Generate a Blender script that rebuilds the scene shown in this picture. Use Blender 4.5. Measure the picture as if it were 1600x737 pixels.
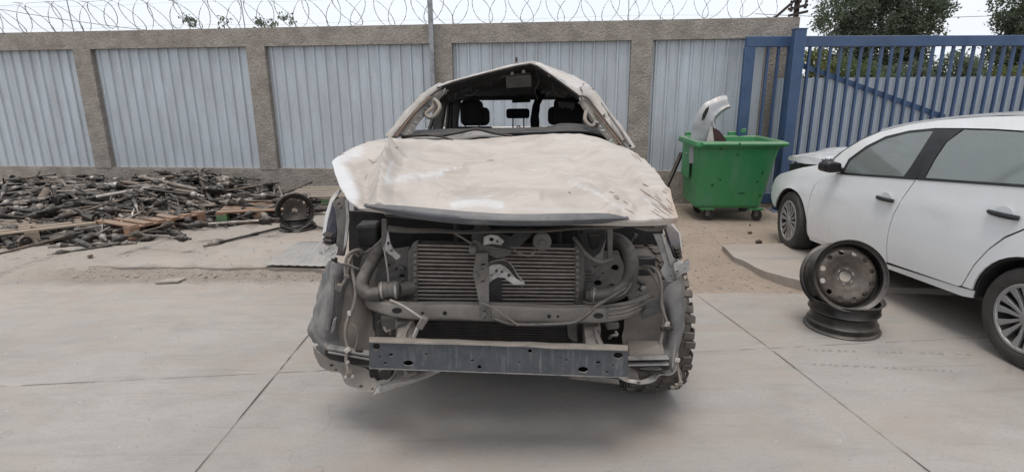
import bpy, bmesh, math, random
from mathutils import Vector, Matrix, noise
from mathutils.geometry import tessellate_polygon
R = math.radians
for o in list(bpy.data.objects):
    bpy.data.objects.remove(o, do_unlink=True)
scene = bpy.context.scene
col = scene.collection

# ------------------------------------------------------------------ camera
FPX, PIT, ROLL, CH = 879.1, .2539, -.0076, 1.5613
cd = bpy.data.cameras.new('camera')
cd.sensor_width = 36.0
cd.lens = 36.0 * FPX / 1600.0
cd.clip_start = .05
cd.clip_end = 3000
cam = bpy.data.objects.new('camera', cd)
col.objects.link(cam)
cam.matrix_world = (Matrix.Translation((0, 0, CH)) @ Matrix.Rotation(math.pi / 2 - PIT, 4, 'X')
                    @ Matrix.Rotation(ROLL, 4, 'Z'))
scene.camera = cam

# ------------------------------------------------------------------ overcast sky, weak broad sun
w = bpy.data.worlds.new('World')
scene.world = w
w.use_nodes = True
nt = w.node_tree
for n in list(nt.nodes):
    nt.nodes.remove(n)
SUN_EL, SUN_AZ = 76, 200          # azimuth clockwise from +Y
sky = nt.nodes.new('ShaderNodeTexSky')
sky.sky_type = 'NISHITA'
sky.sun_disc = False
sky.sun_elevation = R(SUN_EL)
sky.sun_rotation = R(SUN_AZ)
sky.dust_density = 3.0
hsv = nt.nodes.new('ShaderNodeHueSaturation')
hsv.inputs['Saturation'].default_value = .45
cl = nt.nodes.new('ShaderNodeMix')
cl.data_type = 'RGBA'
cl.inputs['Factor'].default_value = .78
tcw = nt.nodes.new('ShaderNodeTexCoord')
cn = nt.nodes.new('ShaderNodeTexNoise')
cn.inputs['Scale'].default_value = 2.2
cn.inputs['Detail'].default_value = 6
cn.inputs['Distortion'].default_value = .4
cmx = nt.nodes.new('ShaderNodeMix')
cmx.data_type = 'RGBA'
cmx.inputs['A'].default_value = (6.3, 6.75, 7.4, 1)
cmx.inputs['B'].default_value = (7.6, 7.8, 8.1, 1)
nt.links.new(tcw.outputs['Generated'], cn.inputs['Vector'])
nt.links.new(cn.outputs['Fac'], cmx.inputs['Factor'])
nt.links.new(cmx.outputs['Result'], cl.inputs['B'])
bg = nt.nodes.new('ShaderNodeBackground')
bg.inputs['Strength'].default_value = .1
wo = nt.nodes.new('ShaderNodeOutputWorld')
nt.links.new(sky.outputs[0], hsv.inputs['Color'])
nt.links.new(hsv.outputs[0], cl.inputs['A'])
nt.links.new(cl.outputs['Result'], bg.inputs[0])
nt.links.new(bg.outputs[0], wo.inputs[0])
sl = bpy.data.lights.new('sun', 'SUN')
sl.energy = 1.2
sl.angle = R(26)
sl.color = (1, .955, .90)
so = bpy.data.objects.new('sun', sl)
col.objects.link(so)
sd = Vector((math.sin(R(SUN_AZ)) * math.cos(R(SUN_EL)), math.cos(R(SUN_AZ)) * math.cos(R(SUN_EL)), math.sin(R(SUN_EL))))
so.rotation_euler = sd.to_track_quat('Z', 'Y').to_euler()
so.location = (0, 0, 30)
vs = scene.view_settings
vs.view_transform = 'Standard'
vs.look = 'None'
vs.exposure = .62
vs.gamma = 1
vs.use_curve_mapping = False

# ------------------------------------------------------------------ survey helpers: a sighted direction plus a distance gives a place
def ray(x, y):
    a, b = x - 800, y - 368.5
    c, s = math.cos(-ROLL), math.sin(-ROLL)
    px, py = c * a - s * b, s * a + c * b
    C, S = math.cos(PIT), math.sin(PIT)
    return Vector((px / FPX, C - py / FPX * S, -S - py / FPX * C))

def at(x, y, Y):
    r = ray(x, y)
    return Vector((0, 0, CH)) + r * (Y / r.y)

def gnd(x, y, z=0):
    r = ray(x, y)
    return Vector((0, 0, CH)) + r * ((z - CH) / r.z)

def sight(p):
    x, y, z = p[0], p[1], p[2] - CH
    c, s = math.cos(PIT), math.sin(PIT)
    d = y * c - z * s
    px, py = FPX * x / d, -FPX * (y * s + z * c) / d
    cr, sr = math.cos(ROLL), math.sin(ROLL)
    return 800 + cr * px - sr * py, 368.5 + sr * px + cr * py

# ------------------------------------------------------------------ materials
MATS = {}
def nd(t, ty, **kw):
    n = t.nodes.new(ty)
    for k, v in kw.items():
        setattr(n, k, v)
    return n

def mixc(t, fac, a, b, mode='MIX'):
    m = nd(t, 'ShaderNodeMix', data_type='RGBA', blend_type=mode)
    for s, v in (('Factor', fac), ('A', a), ('B', b)):
        if hasattr(v, 'links') or hasattr(v, 'is_linked'):
            t.links.new(v, m.inputs[s])
        elif isinstance(v, (int, float)):
            m.inputs[s].default_value = v
        else:
            m.inputs[s].default_value = (*v[:3], 1)
    return m.outputs['Result']

def mth(t, op, a, b=None, clamp=False):
    m = nd(t, 'ShaderNodeMath', operation=op, use_clamp=clamp)
    for i, v in enumerate((a, b)):
        if v is None:
            continue
        if isinstance(v, (int, float)):
            m.inputs[i].default_value = v
        else:
            t.links.new(v, m.inputs[i])
    return m.outputs[0]

def ramp(t, v, lo, hi, a=0., b=1.):
    m = nd(t, 'ShaderNodeMapRange', interpolation_type='SMOOTHSTEP')
    t.links.new(v, m.inputs[0])
    for i, q in enumerate((lo, hi, a, b)):
        m.inputs[i + 1].default_value = q
    return m.outputs[0]

def nz(t, vec, scale, detail=5, rough=.6, dist=0.):
    n = nd(t, 'ShaderNodeTexNoise')
    n.inputs['Scale'].default_value = scale
    n.inputs['Detail'].default_value = detail
    n.inputs['Roughness'].default_value = rough
    n.inputs['Distortion'].default_value = dist
    t.links.new(vec, n.inputs['Vector'])
    return n.outputs['Fac']

def vscale(t, vec, s, rot=None):
    m = nd(t, 'ShaderNodeMapping')
    m.inputs['Scale'].default_value = s
    if rot:
        m.inputs['Rotation'].default_value = rot
    t.links.new(vec, m.inputs['Vector'])
    return m.outputs[0]

def base_mat(name):
    m = bpy.data.materials.new(name)
    m.use_nodes = True
    t = m.node_tree
    p = t.nodes['Principled BSDF']
    tc = nd(t, 'ShaderNodeTexCoord')
    oi = nd(t, 'ShaderNodeObjectInfo')
    va = nd(t, 'ShaderNodeVectorMath', operation='ADD')
    rs = mth(t, 'MULTIPLY', oi.outputs['Random'], 20.)
    t.links.new(tc.outputs['Object'], va.inputs[0])
    t.links.new(rs, va.inputs[1])
    MATS[name] = m
    return m, t, p, va.outputs[0], tc.outputs['Object']

DUST = (.29, .235, .19)
def mat(name, c, rough=.6, metal=0., c2=None, scale=7., lo=.38, hi=.68, dust=0., dust0=0., bump=.15, bscale=60.,
        streak=None, dustc=DUST, spec=.4, coat=0., grain=.35, bdist=.004):
    m, t, p, v, vo = base_mat(name)
    c2 = c2 or tuple(q * .6 for q in c)
    vv = vscale(t, v, streak) if streak else v
    n1 = nz(t, vv, scale, 7, .62)
    f = ramp(t, n1, lo, hi)
    cc = mixc(t, f, c, c2)
    n2 = nz(t, v, bscale, 4, .6)
    cc = mixc(t, ramp(t, n2, .3, .75, 0, grain), cc, tuple(q * .55 for q in c))
    rr = ramp(t, n1, .3, .7, max(.05, rough - .1), min(1, rough + .12))
    if dust or dust0:
        g = nd(t, 'ShaderNodeNewGeometry')
        s = nd(t, 'ShaderNodeSeparateXYZ')
        t.links.new(g.outputs['Normal'], s.inputs[0])
        up = ramp(t, s.outputs['Z'], .05, .75, dust0, dust)
        nn = ramp(t, nz(t, v, scale * 1.7, 6, .65), .25, .62, .35, 1.1)
        df = mth(t, 'MULTIPLY', up, nn, True)
        cc = mixc(t, df, cc, dustc)
        rr = mth(t, 'MAXIMUM', rr, mth(t, 'MULTIPLY', df, .95))
        if metal:
            t.links.new(mth(t, 'MULTIPLY', mth(t, 'SUBTRACT', 1., df), metal), p.inputs['Metallic'])
    elif metal:
        p.inputs['Metallic'].default_value = metal
    t.links.new(cc, p.inputs['Base Color'])
    t.links.new(rr, p.inputs['Roughness'])
    p.inputs['Specular IOR Level'].default_value = spec
    p.inputs['Coat Weight'].default_value = coat
    p.inputs['Coat Roughness'].default_value = .12
    if bump:
        b = nd(t, 'ShaderNodeBump')
        b.inputs['Strength'].default_value = bump
        b.inputs['Distance'].default_value = bdist
        t.links.new(mth(t, 'ADD', n2, n1), b.inputs['Height'])
        t.links.new(b.outputs[0], p.inputs['Normal'])
    return m

# ------------------------------------------------------------------ mesh builder
class MB:
    def __init__(s, org=(0, 0, 0)):
        s.v, s.f, s.o = [], [], Vector(org)
    def add(s, vs, fs):
        k = len(s.v)
        s.v += [tuple(Vector(q)) for q in vs]
        s.f += [tuple(i + k for i in q) for q in fs]
        return s
    def box(s, c, d, rot=None, taper=1.):
        x, y, z = (q / 2 for q in d)
        vs = []
        for sz in (-1, 1):
            k = taper if sz > 0 else 1
            for sx, sy in ((-1, -1), (1, -1), (1, 1), (-1, 1)):
                q = Vector((sx * x * k, sy * y * k, sz * z))
                if rot:
                    q = rot @ q
                vs.append(q + Vector(c))
        return s.add(vs, [(3, 2, 1, 0), (4, 5, 6, 7), (0, 1, 5, 4), (1, 2, 6, 5), (2, 3, 7, 6), (3, 0, 4, 7)])
    def bar(s, a, b, wd, ht, up=(0, 0, 1)):
        a, b = Vector(a), Vector(b)
        d = (b - a)
        L = d.length
        d.normalize()
        x = d.cross(Vector(up))
        if x.length < 1e-4:
            x = d.cross(Vector((0, 1, 0)))
        x.normalize()
        u = x.cross(d)
        m = Matrix((x, d, u)).transposed()
        return s.box((a + b) / 2, (wd, L, ht), m)
    def tube(s, path, r, n=8, cap=True, closed=False):
        path = [Vector(p) for p in path]
        m = len(path)
        rr = r if isinstance(r, (list, tuple)) else [r] * m
        vs, fs = [], []
        nrm = None
        for i, p in enumerate(path):
            a = path[(i - 1) % m] if (i > 0 or closed) else p
            b = path[(i + 1) % m] if (i < m - 1 or closed) else p
            d = (b - a)
            if d.length < 1e-9:
                d = Vector((0, 0, 1))
            d.normalize()
            if nrm is None:
                nrm = d.orthogonal().normalized()
            else:
                nrm = (nrm - d * nrm.dot(d))
                nrm = nrm.normalized() if nrm.length > 1e-6 else d.orthogonal().normalized()
            bn = d.cross(nrm)
            for k in range(n):
                an = 2 * math.pi * k / n
                vs.append(p + (nrm * math.cos(an) + bn * math.sin(an)) * rr[i])
        for i in range(m if closed else m - 1):
            j = (i + 1) % m
            for k in range(n):
                k2 = (k + 1) % n
                fs.append((i * n + k, i * n + k2, j * n + k2, j * n + k))
        if cap and not closed:
            fs.append(tuple(range(n - 1, -1, -1)))
            fs.append(tuple(range((m - 1) * n, m * n)))
        return s.add(vs, fs)
    def lathe(s, prof, org=(0, 0, 0), axis=(0, 0, 1), n=24, closed=False):
        # prof: (radius, height along the axis)
        ax = Vector(axis).normalized()
        e1 = ax.orthogonal().normalized()
        e2 = ax.cross(e1)
        o = Vector(org)
        vs, fs = [], []
        for r, h in prof:
            for k in range(n):
                a = 2 * math.pi * k / n
                vs.append(o + ax * h + (e1 * math.cos(a) + e2 * math.sin(a)) * r)
        m = len(prof)
        for i in range(m if closed else m - 1):
            j = (i + 1) % m
            for k in range(n):
                k2 = (k + 1) % n
                fs.append((i * n + k, i * n + k2, j * n + k2, j * n + k))
        return s.add(vs, fs)
    def prism(s, outer, vec, holes=()):
        # polygon (3D points, roughly planar) pushed along vec, with round-trip holes
        vec = Vector(vec)
        loops = [[Vector(p) for p in outer]] + [[Vector(p) for p in h] for h in holes]
        flat = [p for l in loops for p in l]
        # flatten for tessellation along the push direction
        d = vec.normalized()
        e1 = d.orthogonal().normalized()
        e2 = d.cross(e1)
        l2 = [[Vector((p.dot(e1), p.dot(e2), 0)) for p in l] for l in loops]
        tris = tessellate_polygon(l2)
        n = len(flat)
        vs = flat + [p + vec for p in flat]
        fs = []
        for t in tris:
            a, b, c = (flat[i] for i in t)
            t = tuple(t)
            if (b - a).cross(c - a).dot(vec) > 0:
                t = t[::-1]
            fs.append(t)
            fs.append(tuple(i + n for i in t[::-1]))
        k = 0
        for l in loops:
            m = len(l)
            for i in range(m):
                j = (i + 1) % m
                fs.append((k + i, k + j, n + k + j, n + k + i))
            k += m
        return s.add(vs, fs)
    def plate(s, pts, th=.006, holes=(), back=(0, 1, 0)):
        # pts: (x, y, distance) sightings; holes: (cx, cy, rx, ry)
        sx = sum(p[0] for p in pts) / len(pts)
        sy = sum(p[1] for p in pts) / len(pts)
        sY = sum(p[2] for p in pts) / len(pts)
        a = [[0] * 2 for _ in range(2)]
        b = [0, 0]
        for x, y, Y in pts:
            u, v, q = x - sx, y - sy, Y - sY
            a[0][0] += u * u; a[0][1] += u * v; a[1][1] += v * v
            b[0] += u * q; b[1] += v * q
        det = a[0][0] * a[1][1] - a[0][1] ** 2
        gx = gy = 0
        if abs(det) > 1e-6:
            gx = (b[0] * a[1][1] - b[1] * a[0][1]) / det
            gy = (b[1] * a[0][0] - b[0] * a[0][1]) / det
        hl = []
        for cx, cy, rx, ry in holes:
            n = 12
            hl.append([at(cx + rx * math.cos(2 * math.pi * k / n), cy + ry * math.sin(2 * math.pi * k / n),
                          sY + gx * (cx - sx) + gy * (cy - sy)) for k in range(n)])
        return s.prism([at(*p) for p in pts], Vector(back) * th, hl)
    def patch(s, rows, nu, nv, fn=None, th=.0, flip=False, lin=0.):
        # smooth surface through a grid of 3D points
        def cr(p0, p1, p2, p3, t):
            return .5 * ((2 * p1) + (p2 - p0) * t + (2 * p0 - 5 * p1 + 4 * p2 - p3) * t * t + (3 * p1 - p0 - 3 * p2 + p3) * t ** 3)
        def ev(l, t):
            m = len(l) - 1
            i = min(int(t * m), m - 1)
            u = t * m - i
            g = lambda k: l[max(0, min(m, k))]
            return cr(g(i - 1), g(i), g(i + 1), g(i + 2), u) * (1 - lin) + g(i).lerp(g(i + 1), u) * lin
        rows = [[Vector(p) for p in r] for r in rows]
        grid = []
        dense = [[ev(r, i / nu) for i in range(nu + 1)] for r in rows]
        for j in range(nv + 1):
            line = []
            for i in range(nu + 1):
                p = ev([r[i] for r in dense], j / nv)
                if fn:
                    p = fn(p, i / nu, j / nv)
                line.append(p)
            grid.append(line)
        vs = [p for l in grid for p in l]
        W = nu + 1
        fs = []
        for j in range(nv):
            for i in range(nu):
                q = (j * W + i, j * W + i + 1, (j + 1) * W + i + 1, (j + 1) * W + i)
                fs.append(q[::-1] if flip else q)
        if th:
            nr = [Vector() for _ in vs]
            for q in fs:
                nn = (vs[q[1]] - vs[q[0]]).cross(vs[q[3]] - vs[q[0]])
                for i in q:
                    nr[i] += nn
            N = len(vs)
            lo = [p - (n.normalized() if n.length > 1e-9 else Vector((0, 0, 1))) * th for p, n in zip(vs, nr)]
            vs = vs + lo
            fs2 = [tuple(i + N for i in q[::-1]) for q in fs]
            bd = ([j * W for j in range(nv + 1)][::-1] + list(range(1, W)) + [j * W + nu for j in range(1, nv + 1)]
                  + [nv * W + i for i in range(nu - 1, 0, -1)])
            sd_ = []
            for k in range(len(bd)):
                a, b = bd[k], bd[(k + 1) % len(bd)]
                sd_.append((b, a, a + N, b + N) if not flip else (a, b, b + N, a + N))
            fs = fs + fs2 + sd_
        return s.add(vs, fs)
    def mesh(s, name, m, smooth=35):
        me = bpy.data.meshes.new(name)
        me.from_pydata([tuple(Vector(p) - s.o) for p in s.v], [], s.f)
        me.validate()
        if m:
            me.materials.append(MATS[m])
        if smooth:
            me.polygons.foreach_set('use_smooth', [True] * len(me.polygons))
            me.set_sharp_from_angle(angle=R(smooth))
        me.update()
        return me
    def build(s, name, m, parent=None, smooth=35, bevel=0., seg=2, fixn=False):
        me = s.mesh(name, m, smooth)
        if fixn:
            bm = bmesh.new()
            bm.from_mesh(me)
            bmesh.ops.recalc_face_normals(bm, faces=bm.faces)
            bm.to_mesh(me)
            bm.free()
        o = bpy.data.objects.new(name, me)
        col.objects.link(o)
        if parent:
            o.parent = parent
        if bevel:
            b = o.modifiers.new('bevel', 'BEVEL')
            b.width = bevel
            b.segments = seg
            b.limit_method = 'ANGLE'
            b.angle_limit = R(40)
        return o

def smooth_path(pts, k=6):
    pts = [Vector(p) for p in pts]
    out = []
    n = len(pts)
    for i in range(n - 1):
        p0, p1, p2, p3 = pts[max(0, i - 1)], pts[i], pts[i + 1], pts[min(n - 1, i + 2)]
        for j in range(k):
            t = j / k
            out.append(.5 * ((2 * p1) + (p2 - p0) * t + (2 * p0 - 5 * p1 + 4 * p2 - p3) * t * t + (3 * p1 - p0 - 3 * p2 + p3) * t ** 3))
    out.append(pts[-1])
    return out

def tag(o, label=None, cat=None, group=None, kind=None):
    for k, v in (('label', label), ('category', cat), ('group', group), ('kind', kind)):
        if v:
            o[k] = v
    return o

def thing(name, loc, label, cat, group=None, rz=0.):
    o = bpy.data.objects.new(name, None)
    o.empty_display_size = .2
    col.objects.link(o)
    o.location = loc
    o.rotation_euler = (0, 0, rz)
    return tag(o, label, cat, group)

def copy_tree(o, parent=None):
    c = o.copy()
    col.objects.link(c)
    if parent:
        c.parent = parent
    for ch in list(o.children):
        copy_tree(ch, c)
    return c
# ------------------------------------------------------------------ the yard's materials
def concrete_mat(name, c, dusty=0.):
    m, t, p, v, vo = base_mat(name)
    g = nd(t, 'ShaderNodeNewGeometry')
    pos = g.outputs['Position']
    sep = nd(t, 'ShaderNodeSeparateXYZ')
    t.links.new(pos, sep.inputs[0])
    big = nz(t, pos, .55, 6, .6, .6)
    mid = nz(t, vscale(t, pos, (1, 2.2, 1), (0, 0, .5)), 2.3, 8, .68, .4)
    fine = nz(t, pos, 55, 5, .7)
    grit = nz(t, pos, 240, 2, .5)
    cc = mixc(t, ramp(t, big, .35, .68), c, tuple(q * .80 for q in c))
    cc = mixc(t, ramp(t, mid, .42, .7, 0, .6), cc, tuple(q * .72 for q in c))
    cc = mixc(t, ramp(t, mid, .42, .26, 0, .45), cc, tuple(min(1, q * 1.22) for q in c))
    cc = mixc(t, ramp(t, fine, .4, .75, 0, .4), cc, tuple(q * .6 for q in c))
    spk = nz(t, pos, 26, 3, .6)
    cc = mixc(t, ramp(t, spk, .70, .74, 0, .45), cc, tuple(q * .42 for q in c))
    spk2 = nz(t, pos, 17, 3, .6)
    cc = mixc(t, ramp(t, spk2, .71, .75, 0, .5), cc, (.55, .53, .5))
    # tan dust that blows in from the unpaved strip by the wall
    yy = mth(t, 'ADD', sep.outputs['Y'], mth(t, 'MULTIPLY', nz(t, pos, 1.3, 6, .65), 2.0))
    df = ramp(t, yy, 3.9, 6.2, dusty * .25, .85)
    brk = ramp(t, nz(t, vscale(t, pos, (1, 1.8, 1)), 3.2, 7, .7), .3, .62)
    df = mth(t, 'MULTIPLY', df, brk, True)
    cc = mixc(t, df, cc, (.36, .30, .25))
    pk = nz(t, vscale(t, pos, (.8, 1.6, 1), (0, 0, .35)), 1.1, 8, .72, .8)
    cc = mixc(t, ramp(t, pk, .46, .66, 0, .65), cc, (.30, .252, .215))
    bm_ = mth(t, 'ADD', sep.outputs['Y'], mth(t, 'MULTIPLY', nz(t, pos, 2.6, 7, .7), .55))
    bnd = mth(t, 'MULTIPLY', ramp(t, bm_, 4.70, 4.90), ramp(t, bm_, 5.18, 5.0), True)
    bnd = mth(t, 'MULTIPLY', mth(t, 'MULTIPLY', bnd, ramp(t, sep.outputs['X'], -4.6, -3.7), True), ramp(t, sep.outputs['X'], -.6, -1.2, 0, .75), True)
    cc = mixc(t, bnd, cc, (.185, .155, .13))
    # loose dark oil and rubber stains
    st = ramp(t, nz(t, pos, .9, 5, .7, 1.2), .64, .74, 0, .35)
    cc = mixc(t, st, cc, tuple(q * .5 for q in c))
    # drag scuffs and tyre trails, roughly across the yard
    sc = nz(t, vscale(t, pos, (.25, 4.5, 1), (0, 0, .06)), 3.5, 6, .75, .3)
    cc = mixc(t, ramp(t, sc, .54, .72, 0, .42), cc, tuple(q * .55 for q in c))
    # pale scratches
    ws = nz(t, vscale(t, pos, (1.2, 9, 1), (0, 0, .9)), 7, 5, .8, 1.)
    cc = mixc(t, ramp(t, ws, .69, .76, 0, .5), cc, (.52, .5, .47))
    # hairline cracks
    vo_ = nd(t, 'ShaderNodeTexVoronoi', feature='DISTANCE_TO_EDGE')
    vo_.inputs['Scale'].default_value = .42
    wv = nd(t, 'ShaderNodeVectorMath', operation='ADD')
    nn = nd(t, 'ShaderNodeTexNoise')
    nn.inputs['Scale'].default_value = 2.2
    nn.inputs['Detail'].default_value = 8
    t.links.new(pos, nn.inputs['Vector'])
    t.links.new(pos, wv.inputs[0])
    t.links.new(nn.outputs['Color'], wv.inputs[1])
    t.links.new(wv.outputs[0], vo_.inputs['Vector'])
    cr = ramp(t, vo_.outputs['Distance'], 0.0, .004, .38, 0)
    cr = mth(t, 'MULTIPLY', cr, ramp(t, big, .45, .55), True)
    cc = mixc(t, cr, cc, tuple(q * .3 for q in c))
    t.links.new(cc, p.inputs['Base Color'])
    t.links.new(ramp(t, mid, .3, .7, .62, .9), p.inputs['Roughness'])
    p.inputs['Specular IOR Level'].default_value = .35
    b = nd(t, 'ShaderNodeBump')
    b.inputs['Strength'].default_value = .35
    b.inputs['Distance'].default_value = .006
    h = mth(t, 'ADD', mth(t, 'MULTIPLY', fine, .5), mth(t, 'ADD', mid, mth(t, 'MULTIPLY', grit, .25)))
    t.links.new(h, b.inputs['Height'])
    t.links.new(b.outputs[0], p.inputs['Normal'])
    return m
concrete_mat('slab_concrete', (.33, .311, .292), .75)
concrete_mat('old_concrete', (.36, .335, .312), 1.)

def dirt_mat(name, c, c2):
    m, t, p, v, vo = base_mat(name)
    g = nd(t, 'ShaderNodeNewGeometry')
    pos = g.outputs['Position']
    a = nz(t, pos, 1.6, 8, .7, .5)
    b_ = nz(t, pos, 14, 6, .7)
    c_ = nz(t, pos, 90, 4, .7)
    cc = mixc(t, ramp(t, a, .35, .68), c, c2)
    sp_ = nd(t, 'ShaderNodeSeparateXYZ')
    t.links.new(pos, sp_.inputs[0])
    cc = mixc(t, ramp(t, mth(t, 'ADD', sp_.outputs['X'], a), -.5, 1.5, .8, 0.), cc, (.335, .312, .288))
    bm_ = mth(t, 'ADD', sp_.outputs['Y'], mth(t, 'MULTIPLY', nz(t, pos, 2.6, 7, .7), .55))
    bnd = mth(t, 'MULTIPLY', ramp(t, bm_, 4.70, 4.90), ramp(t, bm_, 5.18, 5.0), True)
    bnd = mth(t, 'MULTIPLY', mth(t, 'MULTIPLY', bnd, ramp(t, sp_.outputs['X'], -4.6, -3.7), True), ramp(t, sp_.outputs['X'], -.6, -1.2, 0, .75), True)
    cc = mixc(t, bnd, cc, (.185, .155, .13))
    cc = mixc(t, ramp(t, b_, .5, .75, 0, .6), cc, tuple(q * .5 for q in c2))
    cc = mixc(t, ramp(t, c_, .35, .7, 0, .5), cc, tuple(min(1, q * 1.25) for q in c))
    t.links.new(cc, p.inputs['Base Color'])
    p.inputs['Roughness'].default_value = .95
    p.inputs['Specular IOR Level'].default_value = .15
    b = nd(t, 'ShaderNodeBump')
    b.inputs['Strength'].default_value = .7
    b.inputs['Distance'].default_value = .02
    t.links.new(mth(t, 'ADD', mth(t, 'MULTIPLY', b_, 1.), mth(t, 'MULTIPLY', c_, .4)), b.inputs['Height'])
    t.links.new(b.outputs[0], p.inputs['Normal'])
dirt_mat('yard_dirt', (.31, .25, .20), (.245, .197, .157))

mat('rough_concrete', (.35, .315, .28), .92, c2=(.235, .21, .188), scale=5, bump=1., bscale=38, dust=.5, dust0=.1, grain=.75, bdist=.02)
mat('sheet_metal', (.52, .575, .62), .5, .2, c2=(.44, .475, .505), scale=2.2, streak=(3, 3, .5), bump=.05, dust0=.1, dust=.5)
m = MATS['sheet_metal']
t = m.node_tree
p = t.nodes['Principled BSDF']
g_ = nd(t, 'ShaderNodeNewGeometry')
src = p.inputs['Base Color'].links[0].from_socket
r1 = nz(t, vscale(t, g_.outputs['Position'], (7, 7, .35)), 2.2, 7, .75)
cc_ = mixc(t, ramp(t, r1, .60, .76, 0, .55), src, (.30, .285, .27))
r2 = nz(t, vscale(t, g_.outputs['Position'], (1.1, 1.1, .6)), 1., 5, .6)
cc_ = mixc(t, ramp(t, r2, .40, .68, 0, .30), cc_, (.36, .38, .40))
t.links.new(cc_, p.inputs['Base Color'])
mat('gate_sheet', (.47, .52, .57), .55, .15, c2=(.38, .43, .48), scale=3, streak=(3, 3, .4), bump=.05)
mat('screw_metal', (.13, .14, .15), .6, .5)
mat('galvanised', (.33, .34, .35), .5, .6)
mat('wire_metal', (.36, .37, .38), .5, .6)
mat('blue_paint', (.026, .070, .165), .5, c2=(.022, .056, .13), scale=3, bump=.08, dust=.5, dust0=.12, dustc=(.22, .23, .25))
mat('bark', (.10, .075, .055), .9, bump=.8, bscale=25)
for nm, c in (('leaf_dark', (.105, .125, .095)), ('leaf_mid', (.095, .12, .065)), ('leaf_olive', (.125, .135, .06))):
    m, t, p, v, vo = base_mat(nm)
    g = nd(t, 'ShaderNodeNewGeometry')
    f = nz(t, g.outputs['Position'], .9, 4, .6)
    cc = mixc(t, ramp(t, f, .35, .65), c, tuple(q * .55 for q in c))
    t.links.new(mixc(t, ramp(t, g.outputs['Random Per Island'], 0, 1, 0, .6), cc, tuple(q * 1.4 for q in c)), p.inputs['Base Color'])
    p.inputs['Roughness'].default_value = .6
    p.inputs['Specular IOR Level'].default_value = .25
    tl = nd(t, 'ShaderNodeBsdfTranslucent')
    tl.inputs[0].default_value = (c[0] * 1.5, c[1] * 1.6, c[2] * 1.2, 1)
    mx_ = nd(t, 'ShaderNodeMixShader')
    mx_.inputs[0].default_value = .4
    t.links.new(p.outputs[0], mx_.inputs[1])
    t.links.new(tl.outputs[0], mx_.inputs[2])
    t.links.new(mx_.outputs[0], t.nodes['Material Output'].inputs[0])

# ------------------------------------------------------------------ ground
def sm(a, b, x):
    t = max(0, min(1, (x - a) / (b - a)))
    return t * t * (3 - 2 * t)

def ground_z(x, y):
    # front slabs are laid over a bed; behind them the unpaved strip lies a little higher
    edge = 4.62 - .0 * x
    if x > -1:
        edge = 4.62 - .46 * sm(-1, 1.2, x)
    bed = sm(edge - .02, edge + .05, y)
    lvl = .010
    q_ = .12 * noise.noise(Vector((x * 1.7, 2, 0))) + .05 * noise.noise(Vector((x * 6, 2, 0)))
    lvl += (.036 + .02 * noise.noise(Vector((x * 2.2, 8, 0)))) * sm(4.60 + q_, 4.86 + q_, y) * (1 - sm(-2.2, -1.0, x))
    n = (noise.noise(Vector((x * 1.1, y * 1.1, 3))) * .5 + noise.noise(Vector((x * 4.3, y * 4.3, 7))) * .28
         + noise.noise(Vector((x * 13, y * 13, 1))) * .16) * .030
    r = (lvl + n) * bed - .007 * (1 - bed)
    if x > 2.0 and y < 5.5 and y > 3.9:
        r -= .04 * sm(2.0, 2.3, x)
    if y > 9.5 or abs(x) > 12 or y < -5:
        r = min(r, .0)
    return r

def spaced(vals):
    out = []
    for a, b, st in vals:
        k = max(1, round((b - a) / st))
        out += [a + (b - a) * i / k for i in range(k)]
    return out + [vals[-1][1]]
xs = spaced([(-400, -40, 90), (-40, -9, 4), (-9, 7, .055), (7, 40, 4), (40, 400, 90)])
ys = spaced([(-60, -5, 11), (-5, 3.9, .6), (3.9, 5.6, .035), (5.6, 9, .06), (9, 40, 4), (40, 900, 120)])
g = MB()
W = len(xs)
g.v = [(x, y, ground_z(x, y)) for y in ys for x in xs]
g.f = [(j * W + i, j * W + i + 1, (j + 1) * W + i + 1, (j + 1) * W + i) for j in range(len(ys) - 1) for i in range(W - 1)]
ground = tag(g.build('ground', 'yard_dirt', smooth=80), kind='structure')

# cast concrete slabs; the joints between them are open grooves
def tline(X, k):       # cross joints
    return (2.95 + .09 * (X + 1.1)) + k * 3.05
def lx(k, Y):          # long joints
    return {-3: -7.6, -2: -4.45, -1: -1.352, 0: 1.47 - .129 * (Y - 4.12), 1: 4.6 - .12 * (Y - 4), 2: 7.8, 3: 11.2}[k]
rnd = random.Random(5)
def slab(poly, top, th, name, m, gap=.003, rag=0.):
    c = sum((Vector((p[0], p[1], 0)) for p in poly), Vector()) / len(poly)
    pts = []
    n = len(poly)
    for i in range(n):
        a, b = Vector((*poly[i][:2], 0)), Vector((*poly[(i + 1) % n][:2], 0))
        st = max(1, int((b - a).length / .06))
        ragged = rag and len(poly[i]) > 2
        for k in range(st):
            q = a.lerp(b, k / st)
            nn = (b - a).normalized()
            nn = Vector((-nn.y, nn.x, 0))
            j = noise.noise(q * 3.1) * .006 + noise.noise(q * 15) * .003
            if ragged and k:
                j += noise.noise(q * 2.3) * rag + noise.noise(q * 9) * rag * .5
            pts.append(q + nn * (gap + j))
    mb = MB()
    mb.prism([(p.x, p.y, top) for p in pts], (0, 0, -th))
    o = mb.build(name, m, ground, smooth=0, bevel=.004, seg=1)
    return o
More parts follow.
